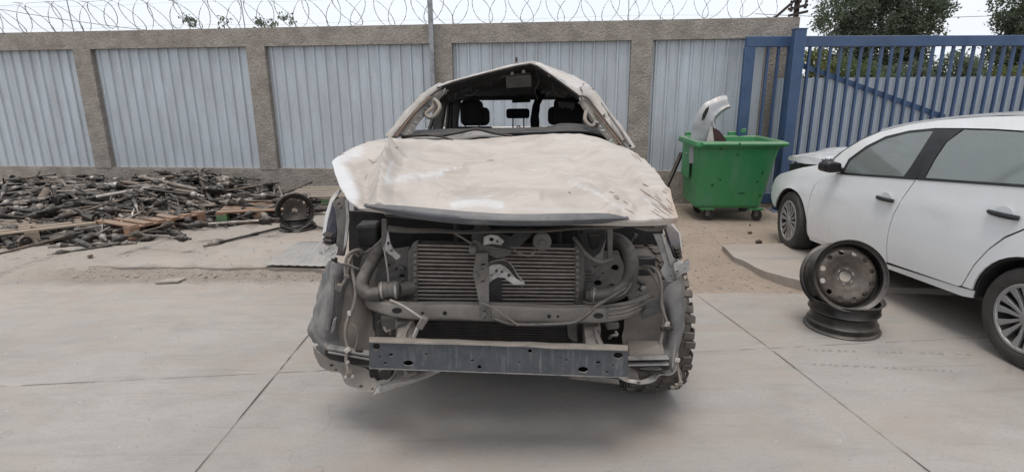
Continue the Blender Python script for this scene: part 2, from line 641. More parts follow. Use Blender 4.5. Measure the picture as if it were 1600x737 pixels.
for kx in range(-3, 3):
    for kt in (-2, -1, 0):
        y0 = [tline(lx(kx, 3), kt - 0), tline(lx(kx + 1, 3), kt - 0)]
        if kt == 0:
            xa, xb = lx(kx, 4.4), lx(kx + 1, 4.4)
            ea, eb = (4.62 if xa < -1 else 4.62 - .46 * sm(-1, 1.2, xa)), (4.62 if xb < -1 else 4.62 - .46 * sm(-1, 1.2, xb))
            poly = [(lx(kx, y0[0]), y0[0]), (lx(kx + 1, y0[1]), y0[1]), (xb, eb, 1), (xa, ea)]
        else:
            y1 = [tline(lx(kx, 3), kt + 1), tline(lx(kx + 1, 3), kt + 1)]
            poly = [(lx(kx, y0[0]), y0[0]), (lx(kx + 1, y0[1]), y0[1]), (lx(kx + 1, y1[1]), y1[1]), (lx(kx, y1[0]), y1[0])]
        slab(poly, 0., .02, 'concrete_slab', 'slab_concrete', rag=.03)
# older raised slabs by the wall on the left and below the parked car
slab([(-3.80, 4.83, 1), (-2.7, 4.76, 1), (-1.45, 4.70, 1), (-.2, 4.7), (-.1, 6.3, 1), (-1.6, 6.25, 1), (-3.3, 5.75, 1)], .05, .09, 'old_concrete_slab', 'old_concrete', rag=.06)
slab([(2.10, 5.42), (2.05, 5.0, 1), (2.16, 4.55, 1), (2.42, 4.2, 1), (3.3, 4.1), (6.5, 3.9), (7.0, 5.4), (3.4, 5.5)], .045, .1, 'old_concrete_slab', 'old_concrete', rag=.03)

# loose crumbled concrete along the broken edge
mat('rubble_stone', (.36, .32, .28), .95, c2=(.24, .21, .18), scale=9, bump=.6)
mb = MB()
rr = random.Random(11)
def stone(mb, c, s, rr):
    ico = [(0, 0, 1), (.9, 0, .4), (.28, .85, .4), (-.72, .53, .4), (-.72, -.53, .4), (.28, -.85, .4), (.72, .53, -.3), (-.28, .85, -.3), (-.9, 0, -.3), (-.28, -.85, -.3), (.72, -.53, -.3), (0, 0, -.7)]
    F = [(0, 1, 2), (0, 2, 3), (0, 3, 4), (0, 4, 5), (0, 5, 1), (1, 6, 2), (2, 7, 3), (3, 8, 4), (4, 9, 5), (5, 10, 1), (6, 7, 2), (7, 8, 3), (8, 9, 4), (9, 10, 5), (10, 6, 1), (11, 7, 6), (11, 8, 7), (11, 9, 8), (11, 10, 9), (11, 6, 10)]
    sc = Vector((s * rr.uniform(.6, 1.3), s * rr.uniform(.6, 1.3), s * rr.uniform(.4, .8)))
    rot = Matrix.Rotation(rr.uniform(0, 6.3), 3, 'Z')
    mb.add([rot @ Vector((v[0] * sc.x * rr.uniform(.75, 1.2), v[1] * sc.y * rr.uniform(.75, 1.2), v[2] * sc.z)) + Vector(c) for v in ico], F)
for i in range(420):
    x = rr.uniform(-3.85, -1.3)
    y = 4.76 - .05 * (x + 3.8) + rr.gauss(-.05, .07) + noise.noise(Vector((x * 2, 0, 0))) * .08
    s = rr.uniform(.003, .009) * (2.6 if rr.random() < .06 else 1)
    stone(mb, (x, y, max(ground_z(x, y), 0 if y < 4.6 else -1) + s * .3), s, rr)
for i in range(500):
    x, y = rr.uniform(1.2, 2.4), rr.uniform(4.2, 7.4)
    s = rr.uniform(.004, .014)
    stone(mb, (x, y, ground_z(x, y) + s * .3), s, rr)
for i in range(500):
    x, y = rr.uniform(-7, -1.2), rr.uniform(4.5, 6.4)
    s = rr.uniform(.003, .010)
    if -3.6 < x < -.1 and y > 4.8:
        z = .062
    else:
        z = max(ground_z(x, y), 0 if y < 4.6 else -1)
    stone(mb, (x, y, z + s * .3), s, rr)
for i in range(160):
    x, y = rr.uniform(-4, 4), rr.uniform(2, 4.4)
    s = rr.uniform(.002, .005)
    stone(mb, (x, y, s * .3), s, rr)
tag(mb.build('gravel', 'rubble_stone', smooth=0), 'loose crumbs of broken concrete and gravel along the slab edge', 'gravel', kind='stuff')

# tyre tread prints on the slab before the parked car
mat('tread_print', (.25, .235, .222), .85, c2=(.29, .275, .26), scale=30)
mb = MB()
rr = random.Random(31)
for y0, y1, x0, x1 in ((546, 553, 1262, 1520), (568, 580, 1270, 1510)):
    x = x0
    while x < x1:
        f = (x - x0) / (x1 - x0)
        y = y0 + (y1 - y0) * f
        L_ = rr.uniform(4, 11)
        if rr.random() < .8:
            h_ = rr.uniform(.8, 1.6)
            q = [gnd(x, y + h_, .0015), gnd(x + L_, y + h_ + .3, .0015), gnd(x + L_ * .9, y - h_ + .3, .0015), gnd(x + L_ * .1, y - h_, .0015)]
            mb.add(q, [(0, 1, 2, 3)])
        x += L_ + rr.uniform(3, 8)
o = mb.build('tread_prints', 'tread_print', ground, smooth=0)
o['kind'] = 'stuff'
# ------------------------------------------------------------------ perimeter wall
K = 1.05
WO = Vector((-6.0918 * K, 8.256 * K, 0))
WTH = -.1073
WD = Vector((math.cos(WTH), math.sin(WTH), 0))
WN = Vector((math.sin(WTH), -math.cos(WTH), 0))       # faces the yard
WS, WP = 2.678, .276
ZT, ZPT, ZPB = 2.424, 2.178, .458
def wp(t, n, z):
    return WO + WD * t + WN * n + Vector((0, 0, z))
wall = thing('perimeter_wall', wp(3, 0, 0), 'long concrete frame wall filled with ribbed grey metal sheets behind the wreck', 'wall')
wall_end = 10.12
worg = wall.location
def wbox(t0, t1, n0, n1, z0, z1, name, m, rough=.0, bev=.012):
    mb = MB(worg)
    # a grid skin so that the cast faces are slightly uneven
    def face(fa, nu, nv):
        mb.patch([[fa(0, 0), fa(1, 0)], [fa(0, 1), fa(1, 1)]], nu, nv,
                 fn=lambda p, u, v: p + WN * ((noise.noise(p * 3.) * .006 + noise.noise(p * 17) * .0035) if 0 < u < 1 and 0 < v < 1 else noise.noise(p * 6) * .004))
    nu, nv = max(1, int((t1 - t0) / .05)), max(1, int((z1 - z0) / .05))
    face(lambda u, v: wp(t0 + (t1 - t0) * u, n1, z0 + (z1 - z0) * v), nu, nv)
    q = [wp(t0, n0, z0), wp(t1, n0, z0), wp(t1, n0, z1), wp(t0, n0, z1), wp(t0, n1, z0), wp(t1, n1, z0), wp(t1, n1, z1), wp(t0, n1, z1)]
    mb.add(q, [(3, 2, 1, 0)[::-1], (0, 1, 5, 4)[::-1], (1, 2, 6, 5)[::-1], (2, 3, 7, 6)[::-1], (3, 0, 4, 7)[::-1]])
    return mb.build(name, m, wall, smooth=30)
T0 = -2 * WS
wbox(T0, wall_end, -.2, .02, ZPT, ZT, 'top_beam', 'rough_concrete')
wbox(T0, wall_end, -.2, .015, -.1, ZPB, 'plinth', 'rough_concrete')
for k in range(-2, 4):
    wbox(k * WS, k * WS + WP, -.19, .024, ZPB - .01, ZPT + .01, 'pillar', 'rough_concrete')
wbox(9.74, wall_end, -.19, .024, ZPB - .01, ZPT + .01, 'pillar', 'rough_concrete')

def ribbed(p0, du, nn, width, z0, z1, pitch, rib, depth, org, phase=0., wob=.004):
    # trapezoid ribbed sheet; p0 start, du along, nn outward
    prof = []
    x = -phase
    while x < width:
        for a, d in ((0, 0), (pitch - rib, 0), (pitch - rib * .72, depth), (pitch - rib * .28, depth)):
            q = x + a
            if 0 <= q <= width:
                prof.append((q, d))
        x += pitch
    prof = [(0, 0)] + [q for q in prof if q[0] > .001] + [(width, 0)]
    mb = MB(org)
    nz_ = 10
    for j in range(nz_ + 1):
        z = z0 + (z1 - z0) * j / nz_
        for q, d in prof:
            p = p0 + du * q
            mb.v.append(tuple(Vector((p.x, p.y, z)) + nn * (d + noise.noise(Vector((q * 1.3 + p0.x, z * 1.2, 5))) * wob)))
    n = len(prof)
    mb.f = [(j * n + i, j * n + i + 1, (j + 1) * n + i + 1, (j + 1) * n + i) for j in range(nz_) for i in range(n - 1)]
    return mb
for k in range(-2, 4):
    t0 = k * WS + WP
    t1 = (k + 1) * WS if k < 3 else 9.74
    pitch = (t1 - t0) / 15.5 if k < 3 else .152
    sh = ribbed(wp(t0 - .02, -.06, 0), WD, WN, t1 - t0 + .04, ZPB - .015, ZPT + .02, pitch, .045, .026, worg, phase=.05).build('metal_sheet', 'sheet_metal', wall, smooth=25)
    mb = MB(worg)
    for zz in (ZPB + .36, ZPT - .40):
        x = pitch * .42
        while x < t1 - t0:
            mb.lathe([(.0, .006), (.008, .006), (.011, .0), (.011, -.01)], wp(t0 + x, -.058, zz + noise.noise(Vector((x * 9, zz, k))) * .012), WN, 8)
            x += pitch
    mb.build('screw_row', 'screw_metal', sh)

# razor wire on the wall
rz = thing('razor_wire', wp(3, -.1, ZT), 'coiled razor wire running along the top of the concrete wall', 'razor wire')
rorg = rz.location
mb, bb = MB(rorg), MB(rorg)
rr = random.Random(3)
ph = 0
t = T0
path = []
pitch_l = .235
rad = .205
NN = 22
tot = int((wall_end - .15 - T0) / pitch_l * NN)
for i in range(tot):
    a = 2 * math.pi * i / NN
    loop = i / NN
    tt = T0 + pitch_l * loop
    rv = rad * (1 + .28 * noise.noise(Vector((loop * .45, 2, 0))) + .06 * noise.noise(Vector((loop * 3, 2, 0))))
    alt = .16 * math.sin(loop * 2.4) * pitch_l * 4
    # successive turns lean against each other, as a concertina coil does
    lean = (.10 + .10 * noise.noise(Vector((loop * .5, 9, 3)))) * math.cos(a) * (1 if int(loop) % 2 else -1) + .12 * noise.noise(Vector((loop * .35, 1, 8)))
    c = wp(tt + lean + rv * math.sin(a) * .80 + alt * .3, -.09 + rv * .55 * math.cos(a), ZT + rad + .005 + rv * math.sin(a + math.pi / 2) * .98 + .05 * noise.noise(Vector((loop * .6, 5, 1))))
    path.append(c)
mb.tube(path, .0023, 4)
for i in range(2, tot - 2):
    a, b = path[i], path[i + 1]
    d = (b - a).normalized()
    for f in (.0, .33, .66):
        q = a.lerp(b, f)
        s = d.orthogonal().normalized()
        s = Matrix.Rotation(rr.uniform(-.5, .5), 3, d) @ s
        bb.add([q - d * .014, q + s * .008, q + d * .014, q - s * .008], [(0, 1, 2, 3)])
mb.build('coil', 'wire_metal', rz, smooth=60)
bb.build('barbs', 'wire_metal', rz, smooth=0)
for zz in (.06, .36):
    m2 = MB(rorg)
    m2.tube([wp(T0 + i * .5, -.09, ZT + zz + .012 * math.sin(i)) for i in range(int((wall_end - T0) / .5))], .0014, 4)
    m2.build('strand', 'wire_metal', rz)
for tt in (-.05, 2.62, 5.3, 8.0):
    MB(rorg).bar(wp(tt, -.12, ZT - .05), wp(tt - .03, -.12, ZT + .75), .010, .010).build('support_rod', 'galvanised', rz)

# slim steel mast standing against the middle pillar
mp = at(677, 130, wp(5.45, .1, 0).y)
post = thing('steel_mast', (mp.x, mp.y, 0), 'slim grey steel mast in front of the wall pillar behind the wreck', 'pole')
mb = MB(post.location)
mb.box((mp.x, mp.y, 2.1), (.062, .062, 4.2))
mb.build('mast_tube', 'galvanised', post, bevel=.008)
MB(post.location).box((mp.x, mp.y, .012), (.16, .13, .02)).build('base_plate', 'galvanised', post, bevel=.003)

# ------------------------------------------------------------------ blue gate
GA, GB = at(1166, 60, 7.35), at(1600, 56, 7.5)
GA.z = GB.z = 0
GD = (GB - GA).normalized()
GNv = Vector((GD.y, -GD.x, 0))
GTOP, GT2 = 2.178, 2.05
gate = thing('sliding_gate', GA, 'blue steel sliding gate with upright bars and grey ribbed sheet on its lower part', 'gate')
def gp(t, n, z):
    return GA + GD * t + GNv * n + Vector((0, 0, z))
GL = 6.2
MB(GA).box(gp(GL / 2, 0, (GTOP + GT2) / 2), (GL, .07, GTOP - GT2), Matrix.Rotation(math.atan2(GD.y, GD.x), 3, 'Z')).build('top_rail', 'blue_paint', gate, bevel=.006)
MB(GA).box(gp(GL / 2, 0, .15), (GL, .07, .13), Matrix.Rotation(math.atan2(GD.y, GD.x), 3, 'Z')).build('bottom_rail', 'blue_paint', gate, bevel=.006)
MB(GA).box(gp(.055, 0, (GT2 + .215) / 2), (.13, .066, GT2 - .215), Matrix.Rotation(math.atan2(GD.y, GD.x), 3, 'Z')).build('end_stile', 'blue_paint', gate, bevel=.006)
rotg = Matrix.Rotation(math.atan2(GD.y, GD.x), 3, 'Z')
bar_me = None
t = .29
while t < GL:
    if bar_me is None:
        bar_me = MB().box((0, 0, 0), (.028, .036, GT2 - .215)).mesh('bar', 'blue_paint', 0)
    o = bpy.data.objects.new('bar', bar_me)
    col.objects.link(o)
    o.parent = gate
    o.location = gp(t, .004, (GT2 + .215) / 2) - GA
    o.rotation_euler = (0, 0, math.atan2(GD.y, GD.x))
    t += .1325
mb = MB(GA)
b0, b1 = at(1240, 98, 7.42), at(1475, 183, 7.5)
mb.bar(b0, b1, .03, .06)
mb.build('brace', 'blue_paint', gate)
sh = ribbed(gp(.44, -.05, 0), GD, GNv, GL - .44, .2, 1.68, .1325, .05, .012, GA, phase=.03)
sh.build('ribbed_sheet', 'gate_sheet', gate, smooth=25)
# guide post
gq = at(1246, 60, 7.2)
g0 = at(1222, 300, 7.2)
gx = (gq.x + g0.x) / 2
ztop = at(1246, 46, 7.2).z
gpost = thing('gate_post', (gx, 7.2, 0), 'tall thick blue steel post guiding the sliding gate beside the wall end', 'post')
MB(gpost.location).box((gx, 7.2, ztop / 2), (.135, .12, ztop)).build('post_tube', 'blue_paint', gpost, bevel=.008)
MB(gpost.location).box((gx, 7.2, ztop + .003), (.15, .135, .012)).build('post_cap', 'blue_paint', gpost, bevel=.003)
MB(gpost.location).box((gx, 7.2, .01), (.26, .24, .02)).build('base_plate', 'blue_paint', gpost, bevel=.003)

# ------------------------------------------------------------------ trees
def tree(name, base, crowns, limbs, lm, label, cat='tree', leaf=.13, seed=1, group=None):
    root = thing(name, base, label, cat, group)
    rr = random.Random(seed)
    tb = MB(base)
    for pth, r0, r1 in limbs:
        p = smooth_path(pth, 5)
        n = len(p)
        tb.tube(p, [r0 + (r1 - r0) * i / (n - 1) for i in range(n)], 7)
    tb.build('trunk', 'bark', root, smooth=60)
    vs, fs = [], []
    for c, rad, n in crowns:
        c = Vector(c)
        n = int(n * 1.5)
        # leaf clumps inside each lobe so that light gaps stay between them
        nc = max(3, n // 55)
        for k in range(nc):
            while True:
                q = Vector((rr.uniform(-1, 1), rr.uniform(-1, 1), rr.uniform(-1, 1)))
                if .25 < q.length < 1:
                    break
            cc = c + Vector((q.x * rad[0], q.y * rad[1], q.z * rad[2]))
            cr = rr.uniform(.10, .2) * (rad[0] + rad[2])/2 + leaf
            for _ in range(n // nc):
                d = Vector((rr.gauss(0, .5), rr.gauss(0, .5), rr.gauss(0, .42))) * cr
                p = cc + d
                s = leaf * rr.uniform(.55, 1.25)
                a = Vector((rr.gauss(0, 1), rr.gauss(0, 1), rr.gauss(0, 1))).normalized()
                b = a.orthogonal().normalized()
                b = Matrix.Rotation(rr.uniform(0, 6.28), 3, a) @ b
                e = a.cross(b)
                i = len(vs)
                vs += [p - b * s * .5, p + e * s * .26, p + b * s * .5, p - e * s * .26]
                fs.append((i, i + 1, i + 2, i + 3))
    cm = MB(base)
    cm.v = [tuple(q) for q in vs]
    cm.f = fs
    cm.build('crown', lm, root, smooth=0)
    return root
def lobe(x, y, Y, rx, ry, n, dr=None):
    c = at(x, y, Y)
    k = Y / FPX
    return (c, (rx * k, (dr or (rx + ry) / 2) * k, ry * k), n)
Y1 = 20
c0 = at(1385, 150, Y1)
tb = Vector((c0.x, Y1, 0))
L1 = [lobe(1320, 20, Y1, 38, 40, 3600), lobe(1365, -20, Y1 + .5, 60, 50, 4600), lobe(1375, 35, Y1, 55, 40, 4600), lobe(1430, 10, Y1, 48, 36, 3600), lobe(1468, -12, Y1, 22, 20, 900),
      lobe(1325, 75, Y1, 40, 38, 3200), lobe(1385, 85, Y1, 52, 40, 4200), lobe(1428, 58, Y1 + .4, 30, 34, 1900), lobe(1345, 110, Y1, 60, 30, 2800), lobe(1425, 105, Y1, 30, 25, 1200), lobe(1350, -75, Y1, 55, 50, 2500), lobe(1410, -70, Y1, 50, 45, 2200), lobe(1465, 12, Y1, 16, 10, 300)]
tree('leafy_tree', tb, L1,
     [([tb, tb + Vector((.1, 0, 1.2)), at(1380, 90, Y1), at(1375, -30, Y1)], .22, .06), ([at(1382, 110, Y1), at(1410, 70, Y1), at(1440, 20, Y1)], .1, .03),
      ([at(1382, 120, Y1), at(1350, 80, Y1), at(1325, 20, Y1)], .1, .03)], 'leaf_dark', 'big dark green tree rising behind the left part of the blue gate', leaf=.105, seed=4)
Y2 = 18
c0 = at(1640, 150, Y2)
tb = Vector((c0.x, Y2, 0))
L2 = [lobe(1610, -10, Y2, 40, 55, 3400), lobe(1625, 60, Y2, 58, 50, 4200), lobe(1568, 45, Y2, 20, 26, 700), lobe(1590, 95, Y2, 50, 35, 3200), lobe(1650, 0, Y2, 50, 60, 2600), lobe(1560, 110, Y2, 55, 22, 1800), lobe(1560, 28, Y2, 10, 12, 160), lobe(1605, -70, Y2, 45, 45, 1500)]
tree('leafy_tree', tb, L2, [([tb, tb + Vector((0, 0, 1.5)), at(1630, 60, Y2), at(1620, -40, Y2)], .2, .05), ([at(1635, 100, Y2), at(1600, 70, Y2), at(1570, 40, Y2)], .08, .03)],
     'leaf_dark', 'dark green tree cut by the right edge of the picture behind the gate', leaf=.10, seed=9)
Y3 = 14
for i, (x, y, rx, ry, n, lm, lb) in enumerate(((1275, 108, 26, 26, 1500, 'leaf_olive', 'yellowish green shrub showing through the gate bars next to the post'),
                                     (1340, 118, 42, 22, 1800, 'leaf_mid', 'mid green shrub behind the gate under the big tree'),
                                     (1410, 120, 38, 20, 1500, 'leaf_dark', 'low dark shrub behind the gate at the foot of the big tree'),
                                     (1498, 108, 34, 22, 1700, 'leaf_dark', 'dark pointed shrub in the gap between the two trees'),
                                     (1590, 118, 40, 16, 1200, 'leaf_olive', 'yellowish shrub behind the gate at the right edge'))):
    c = at(x, y, Y3)
    base = Vector((c.x, Y3, 0))
    tree('shrub', base, [lobe(x, y, Y3, rx, ry, n), lobe(x + 3, y + 30, Y3, rx * .9, 30, n // 3)], [([base, base + Vector((.03, 0, .8)), c], .05, .02)], lm, lb, 'shrub', leaf=.085, seed=20 + i, group='shrubs beyond the gate')
Y4 = 12
for i, (x, y, rx, ry, n, lb) in enumerate(((295, 32, 9, 13, 260, 'wispy sapling top showing over the wall, leftmost of three'),
                                 (350, 38, 6, 7, 110, 'tiny sapling tip just clearing the wall between two taller ones'),
                                 (424, 36, 28, 7, 300, 'spreading sapling top over the wall left of the mast'))):
    c = at(x, y, Y4)
    base = Vector((c.x, Y4, 0))
    cr = [lobe(x, y, Y4, rx, ry, n // 3)]
    if i == 2:
        cr = [lobe(410, 34, Y4, 16, 3, 60), lobe(448, 31, Y4, 10, 9, 50), lobe(428, 40, Y4, 14, 5, 40)]
    tree('sapling', base, cr, [([base, base + Vector((.02, 0, 1.2)), c], .03, .008)], 'leaf_dark', lb, 'sapling', leaf=.075, seed=40 + i, group='saplings behind the wall')

# utility pole beyond the wall
YU = 24
u0 = at(1244, 20, YU)
mat('pole_wood', (.07, .06, .055), .9)
up = thing('utility_pole', (u0.x, YU, 0), 'dark utility pole with crossarm and insulators behind the wall end', 'utility pole')
mb = MB(up.location)
mb.tube([(u0.x, YU, 0), (u0.x, YU, 4), (u0.x, YU, at(1244, -60, YU).z)], [.13, .11, .09], 10)
mb.build('pole_shaft', 'pole_wood', up)
for yy in (12, 22):
    MB(up.location).bar(at(1232, yy + 3, YU - .15), at(1262, yy - 4, YU - .15), .09, .10).build('crossarm', 'pole_wood', up)
MB(up.location).bar(at(1204, 34, YU - .1), at(1250, -6, YU - .1), .09, .09).build('stay_arm', 'pole_wood', up)
for x, y in ((1236, 9), (1250, 4), (1260, 4), (1236, 18), (1258, 13)):
    c = at(x, y, YU - .15)
    MB(up.location).lathe([(0, -.02), (.05, -.02), (.07, .05), (.03, .12), (.06, .16), (0, .2)], c, (0, 0, 1), 8).build('insulator', 'pole_wood', up)
# overhead lines
for i, (a, b, lb) in enumerate((((-60, 4), (420, 62), 'thin overhead cable sloping down behind the wall at upper left'), ((1180, 22), (1700, 16), 'thin overhead cable in the white sky between the trees'))):
    A, B = at(a[0], a[1], 26), at(b[0], b[1], 30)
    mb = MB()
    mb.tube([A.lerp(B, k / 12) - Vector((0, 0, .25 * (1 - (k / 6 - 1) ** 2))) for k in range(13)], .012, 5)
    tag(mb.build('overhead_cable', 'pole_wood'), lb, 'cable')
# ------------------------------------------------------------------ wrecked pickup: materials
mat('dusty_grey', (.10, .097, .094), .6, .0, c2=(.05, .047, .045), scale=12, dust=.9, dust0=.24, bump=.2, dustc=(.225, .195, .168))
mat('dusty_black', (.022, .022, .024), .6, 0, c2=(.012, .012, .013), scale=11, dust=.6, dust0=.07, bump=.2, dustc=(.21, .185, .165))
mat('dash_plastic', (.03, .03, .032), .7, 0, dust=.35, dust0=.05, dustc=(.14, .13, .12))
mat('dusty_black_visor', (.17, .165, .155), .8, 0, c2=(.12, .115, .11))
mat('splash_dust', (.17, .148, .128), .85, 0, c2=(.11, .097, .086), scale=6, dust=.9, dust0=.3, dustc=(.25, .215, .185))
mat('cross_dust', (.20, .185, .168), .7, .1, c2=(.13, .118, .107), scale=8, dust=.9, dust0=.3, dustc=(.28, .245, .21))
mat('dark_liner', (.05, .054, .062), .7, 0, c2=(.035, .036, .04), scale=5, dust=.9, dust0=.5, bump=.15, dustc=(.25, .235, .22))
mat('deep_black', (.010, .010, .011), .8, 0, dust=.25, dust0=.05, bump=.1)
mat('bare_steel', (.42, .42, .42), .42, .55, c2=(.30, .29, .28), scale=16, dust=.55, dust0=.15, bump=.15)
mat('rubber_hose', (.035, .034, .033), .75, 0, scale=14, dust=.8, dust0=.20, bump=.15, dustc=(.20, .175, .155))
mat('beam_paint', (.040, .050, .064), .55, .1, c2=(.15, .155, .165), scale=13, streak=(5, 1, .5), lo=.5, hi=.78, dust=1., dust0=.12, bump=.12, dustc=(.30, .27, .24))
mat('trim_black', (.05, .056, .068), .5, 0, c2=(.15, .15, .15), scale=5, streak=(1, 3, 3), lo=.5, hi=.7, dust=.22, dust0=.08, bump=.1, dustc=(.36, .33, .30))
mat('cooler_metal', (.20, .18, .165), .5, .25, c2=(.12, .105, .095), scale=20, dust=.8, dust0=.2, bump=.2)
mat('liner_fabric', (.055, .053, .05), .95, 0, dust=.0, bump=.2)
mat('pale_trim', (.25, .235, .215), .75, 0, c2=(.17, .155, .14), scale=9, dust=.6, dust0=.25)
mat('seat_fabric', (.006, .006, .007), .95, 0, bump=.3, bscale=120)
mat('tread_rubber', (.022, .021, .02), .85, 0, c2=(.05, .045, .04), scale=10, dust=.8, dust0=.32, bump=.3, dustc=(.16, .135, .115))
mat('blue_inner', (.012, .022, .05), .45, 0, dust=.5, dust0=.08)
mat('cable_grey', (.12, .115, .11), .7, 0, dust=.7, dust0=.35)
mat('pale_plastic', (.55, .53, .50), .6, 0, dust=.5, dust0=.2)
mat('pillar_metal', (.36, .36, .355), .5, .15, c2=(.22, .19, .165), scale=10, dust=.7, dust0=.3, bump=.1, dustc=(.33, .29, .255))
mat('silver_paint', (.55, .57, .59), .35, .15, c2=(.46, .47, .48), scale=4, dust=.9, dust0=.16, bump=.05, dustc=(.44, .385, .335), coat=.3, grain=.12)

def hood_mat():
    m, t, p, v, vo = base_mat('hood_dust')
    n1 = nz(t, vscale(t, vo, (1.2, 2.6, 1.5), (0, 0, .25)), 2.0, 8, .66, 1.4)
    n2 = nz(t, vo, 42, 5, .65)
    n3 = nz(t, vscale(t, vo, (1.1, 6, 6), (0, 0, -.12)), 3.2, 8, .7, 1.2)
    cc = mixc(t, ramp(t, n1, .32, .62), (.34, .300, .268), (.43, .385, .346))
    cc = mixc(t, ramp(t, n3, .54, .75, 0, .35), cc, (.48, .44, .41))
    cc = mixc(t, ramp(t, n2, .48, .75, 0, .22), cc, (.30, .25, .215))
    at_n = nd(t, 'ShaderNodeAttribute', attribute_name='wiped_glint')
    # paint where dust was rubbed off, plus crease highlights put in as colour
    nb = nz(t, vscale(t, vo, (2.2, 8, 5), (0, 0, -.15)), 5, 8, .75, .9)
    wf = ramp(t, mth(t, 'ADD', at_n.outputs['Fac'], mth(t, 'MULTIPLY', mth(t, 'SUBTRACT', nb, .5), 1.5)), .30, 1.05, 0, .8)
    cc = mixc(t, wf, cc, (.55, .555, .565))
    sx = nd(t, 'ShaderNodeSeparateXYZ')
    t.links.new(vo, sx.inputs[0])
    rim = ramp(t, mth(t, 'ADD', mth(t, 'SUBTRACT', sx.outputs['X'], mth(t, 'MULTIPLY', sx.outputs['Y'], .18)), mth(t, 'MULTIPLY', n2, .05)), .80, .86, 0, .6)
    cc = mixc(t, rim, cc, (.34, .21, .13))
    t.links.new(cc, p.inputs['Base Color'])
    t.links.new(mth(t, 'SUBTRACT', .58, mth(t, 'MULTIPLY', wf, .32)), p.inputs['Roughness'])
    p.inputs['Specular IOR Level'].default_value = .4
    b = nd(t, 'ShaderNodeBump')
    b.inputs['Strength'].default_value = .08
    b.inputs['Distance'].default_value = .005
    t.links.new(mth(t, 'ADD', n1, mth(t, 'MULTIPLY', n2, .3)), b.inputs['Height'])
    t.links.new(b.outputs[0], p.inputs['Normal'])
hood_mat()

TC = Vector((-.06, 2.78, 0))
truck = thing('wrecked_pickup', TC, 'wrecked dusty pickup truck with crumpled bonnet, crushed roof and stripped front end', 'pickup truck')
def part(mb, name, m, parent=None, smooth=35, bevel=0., seg=1, label=None):
    o = mb.build(name, m, parent or truck, smooth, bevel, seg, fixn=True)
    if label:
        o['label'] = label
    return o
def T():
    return MB(TC)
def px_path(pts, k=5):
    return smooth_path([at(*p) for p in pts], k)

from mathutils.bvhtree import BVHTree
def hits(o):
    t_ = BVHTree.FromPolygons([q.co + TC for q in o.data.vertices], [tuple(f.vertices) for f in o.data.polygons])
    def f(x, y):
        h = t_.ray_cast(Vector((0, 0, CH)), ray(x, y).normalized())[0]
        return h.y if h else None
    return f
def punched(o, specs, name='hole_dark'):
    # black discs laid on the sheet, the dark of holes put in as colour
    f = hits(o)
    for cx, cy, rx, ry in specs:
        Y = f(cx, cy)
        if Y is None:
            continue
        ys_ = [f(cx + rx * math.cos(a * .524), cy + ry * math.sin(a * .524)) or Y for a in range(12)]
        part(T().plate([(cx + rx * math.cos(a * .524), cy + ry * math.sin(a * .524), ys_[a] - .0012) for a in range(12)], .008), name, 'deep_black', o, smooth=0)

# ---- bonnet
hood_rows = [
    [(572, 222, 2.92), (608, 216, 3.05), (665, 217, 3.14), (722, 219, 3.16), (800, 213, 3.2), (864, 209.5, 3.2), (905, 210, 3.15), (942, 218, 3.08), (982, 232, 2.98)],
    [(541, 236, 2.73), (592, 234, 2.80), (660, 240, 2.88), (726, 242, 2.91), (802, 238, 2.93), (868, 233, 2.94), (917, 233, 2.90), (963, 242, 2.83), (1006, 248, 2.73)],
    [(518.5, 252.5, 2.56), (590, 256, 2.58), (648, 266, 2.62), (725, 267, 2.65), (802, 264, 2.66), (876, 261, 2.66), (930, 261, 2.63), (985, 266, 2.58), (1030, 274, 2.50)],
    [(527, 282, 2.40), (590, 284, 2.40), (640, 294, 2.42), (725, 295, 2.44), (803, 293, 2.45), (880, 291, 2.45), (940, 291, 2.43), (1000, 294, 2.39), (1046, 297, 2.32)],
    [(541, 310, 2.24), (592, 310, 2.23), (655, 315, 2.22), (728, 320, 2.21), (805, 321, 2.20), (885, 321, 2.21), (950, 321, 2.22), (1012, 323, 2.22), (1055, 321, 2.20)],
    [(562, 325, 2.14), (603, 325, 2.11), (658, 330, 2.09), (727, 336, 2.075), (806, 338, 2.07), (886, 338, 2.075), (957, 340, 2.09), (1024, 344, 2.11), (1059.5, 340, 2.14)],
    [(572, 330, 2.15), (610, 335, 2.115), (662, 343, 2.095), (729, 349, 2.08), (807, 352, 2.075), (886, 352, 2.08), (958, 353, 2.095), (1022, 353, 2.115), (1057, 349, 2.15)],
]
FOLDS = [  # (sighted line, height, half width)
    ([(613, 247), (604, 268), (597, 296), (590, 318)], .034, 13),
    ([(612, 250), (640, 264), (690, 268), (760, 263), (850, 263), (888, 270), (930, 284), (962, 304), (985, 326)], .013, 7),
    ([(600, 291), (650, 283), (690, 274), (724, 268)], .010, 6),
    ([(600, 303), (660, 296), (720, 284), (800, 274), (868, 275), (905, 290), (940, 312), (960, 330)], .011, 7),
    ([(690, 309), (740, 304), (800, 306), (842, 311)], .010, 5),
    ([(870, 213), (915, 217), (950, 236), (985, 262), (1010, 290), (1030, 330)], .012, 16),
    ([(575, 224), (588, 238), (597, 226)], .012, 8),
    ([(640, 228), (700, 236), (780, 232)], -.014, 18),
    ([(660, 283), (760, 277), (860, 268)], -.012, 9),
    ([(900, 246), (960, 262), (1000, 300)], -.012, 16),
    ([(548, 250), (566, 280), (572, 310)], -.020, 12)]
def seg_d(px, py, line):
    best = 1e9
    for (x0, y0), (x1, y1) in zip(line, line[1:]):
        dx, dy = x1 - x0, y1 - y0
        t_ = max(0, min(1, ((px - x0) * dx + (py - y0) * dy) / (dx * dx + dy * dy)))
        best = min(best, math.hypot(px - x0 - dx * t_, py - y0 - dy * t_))
    return best
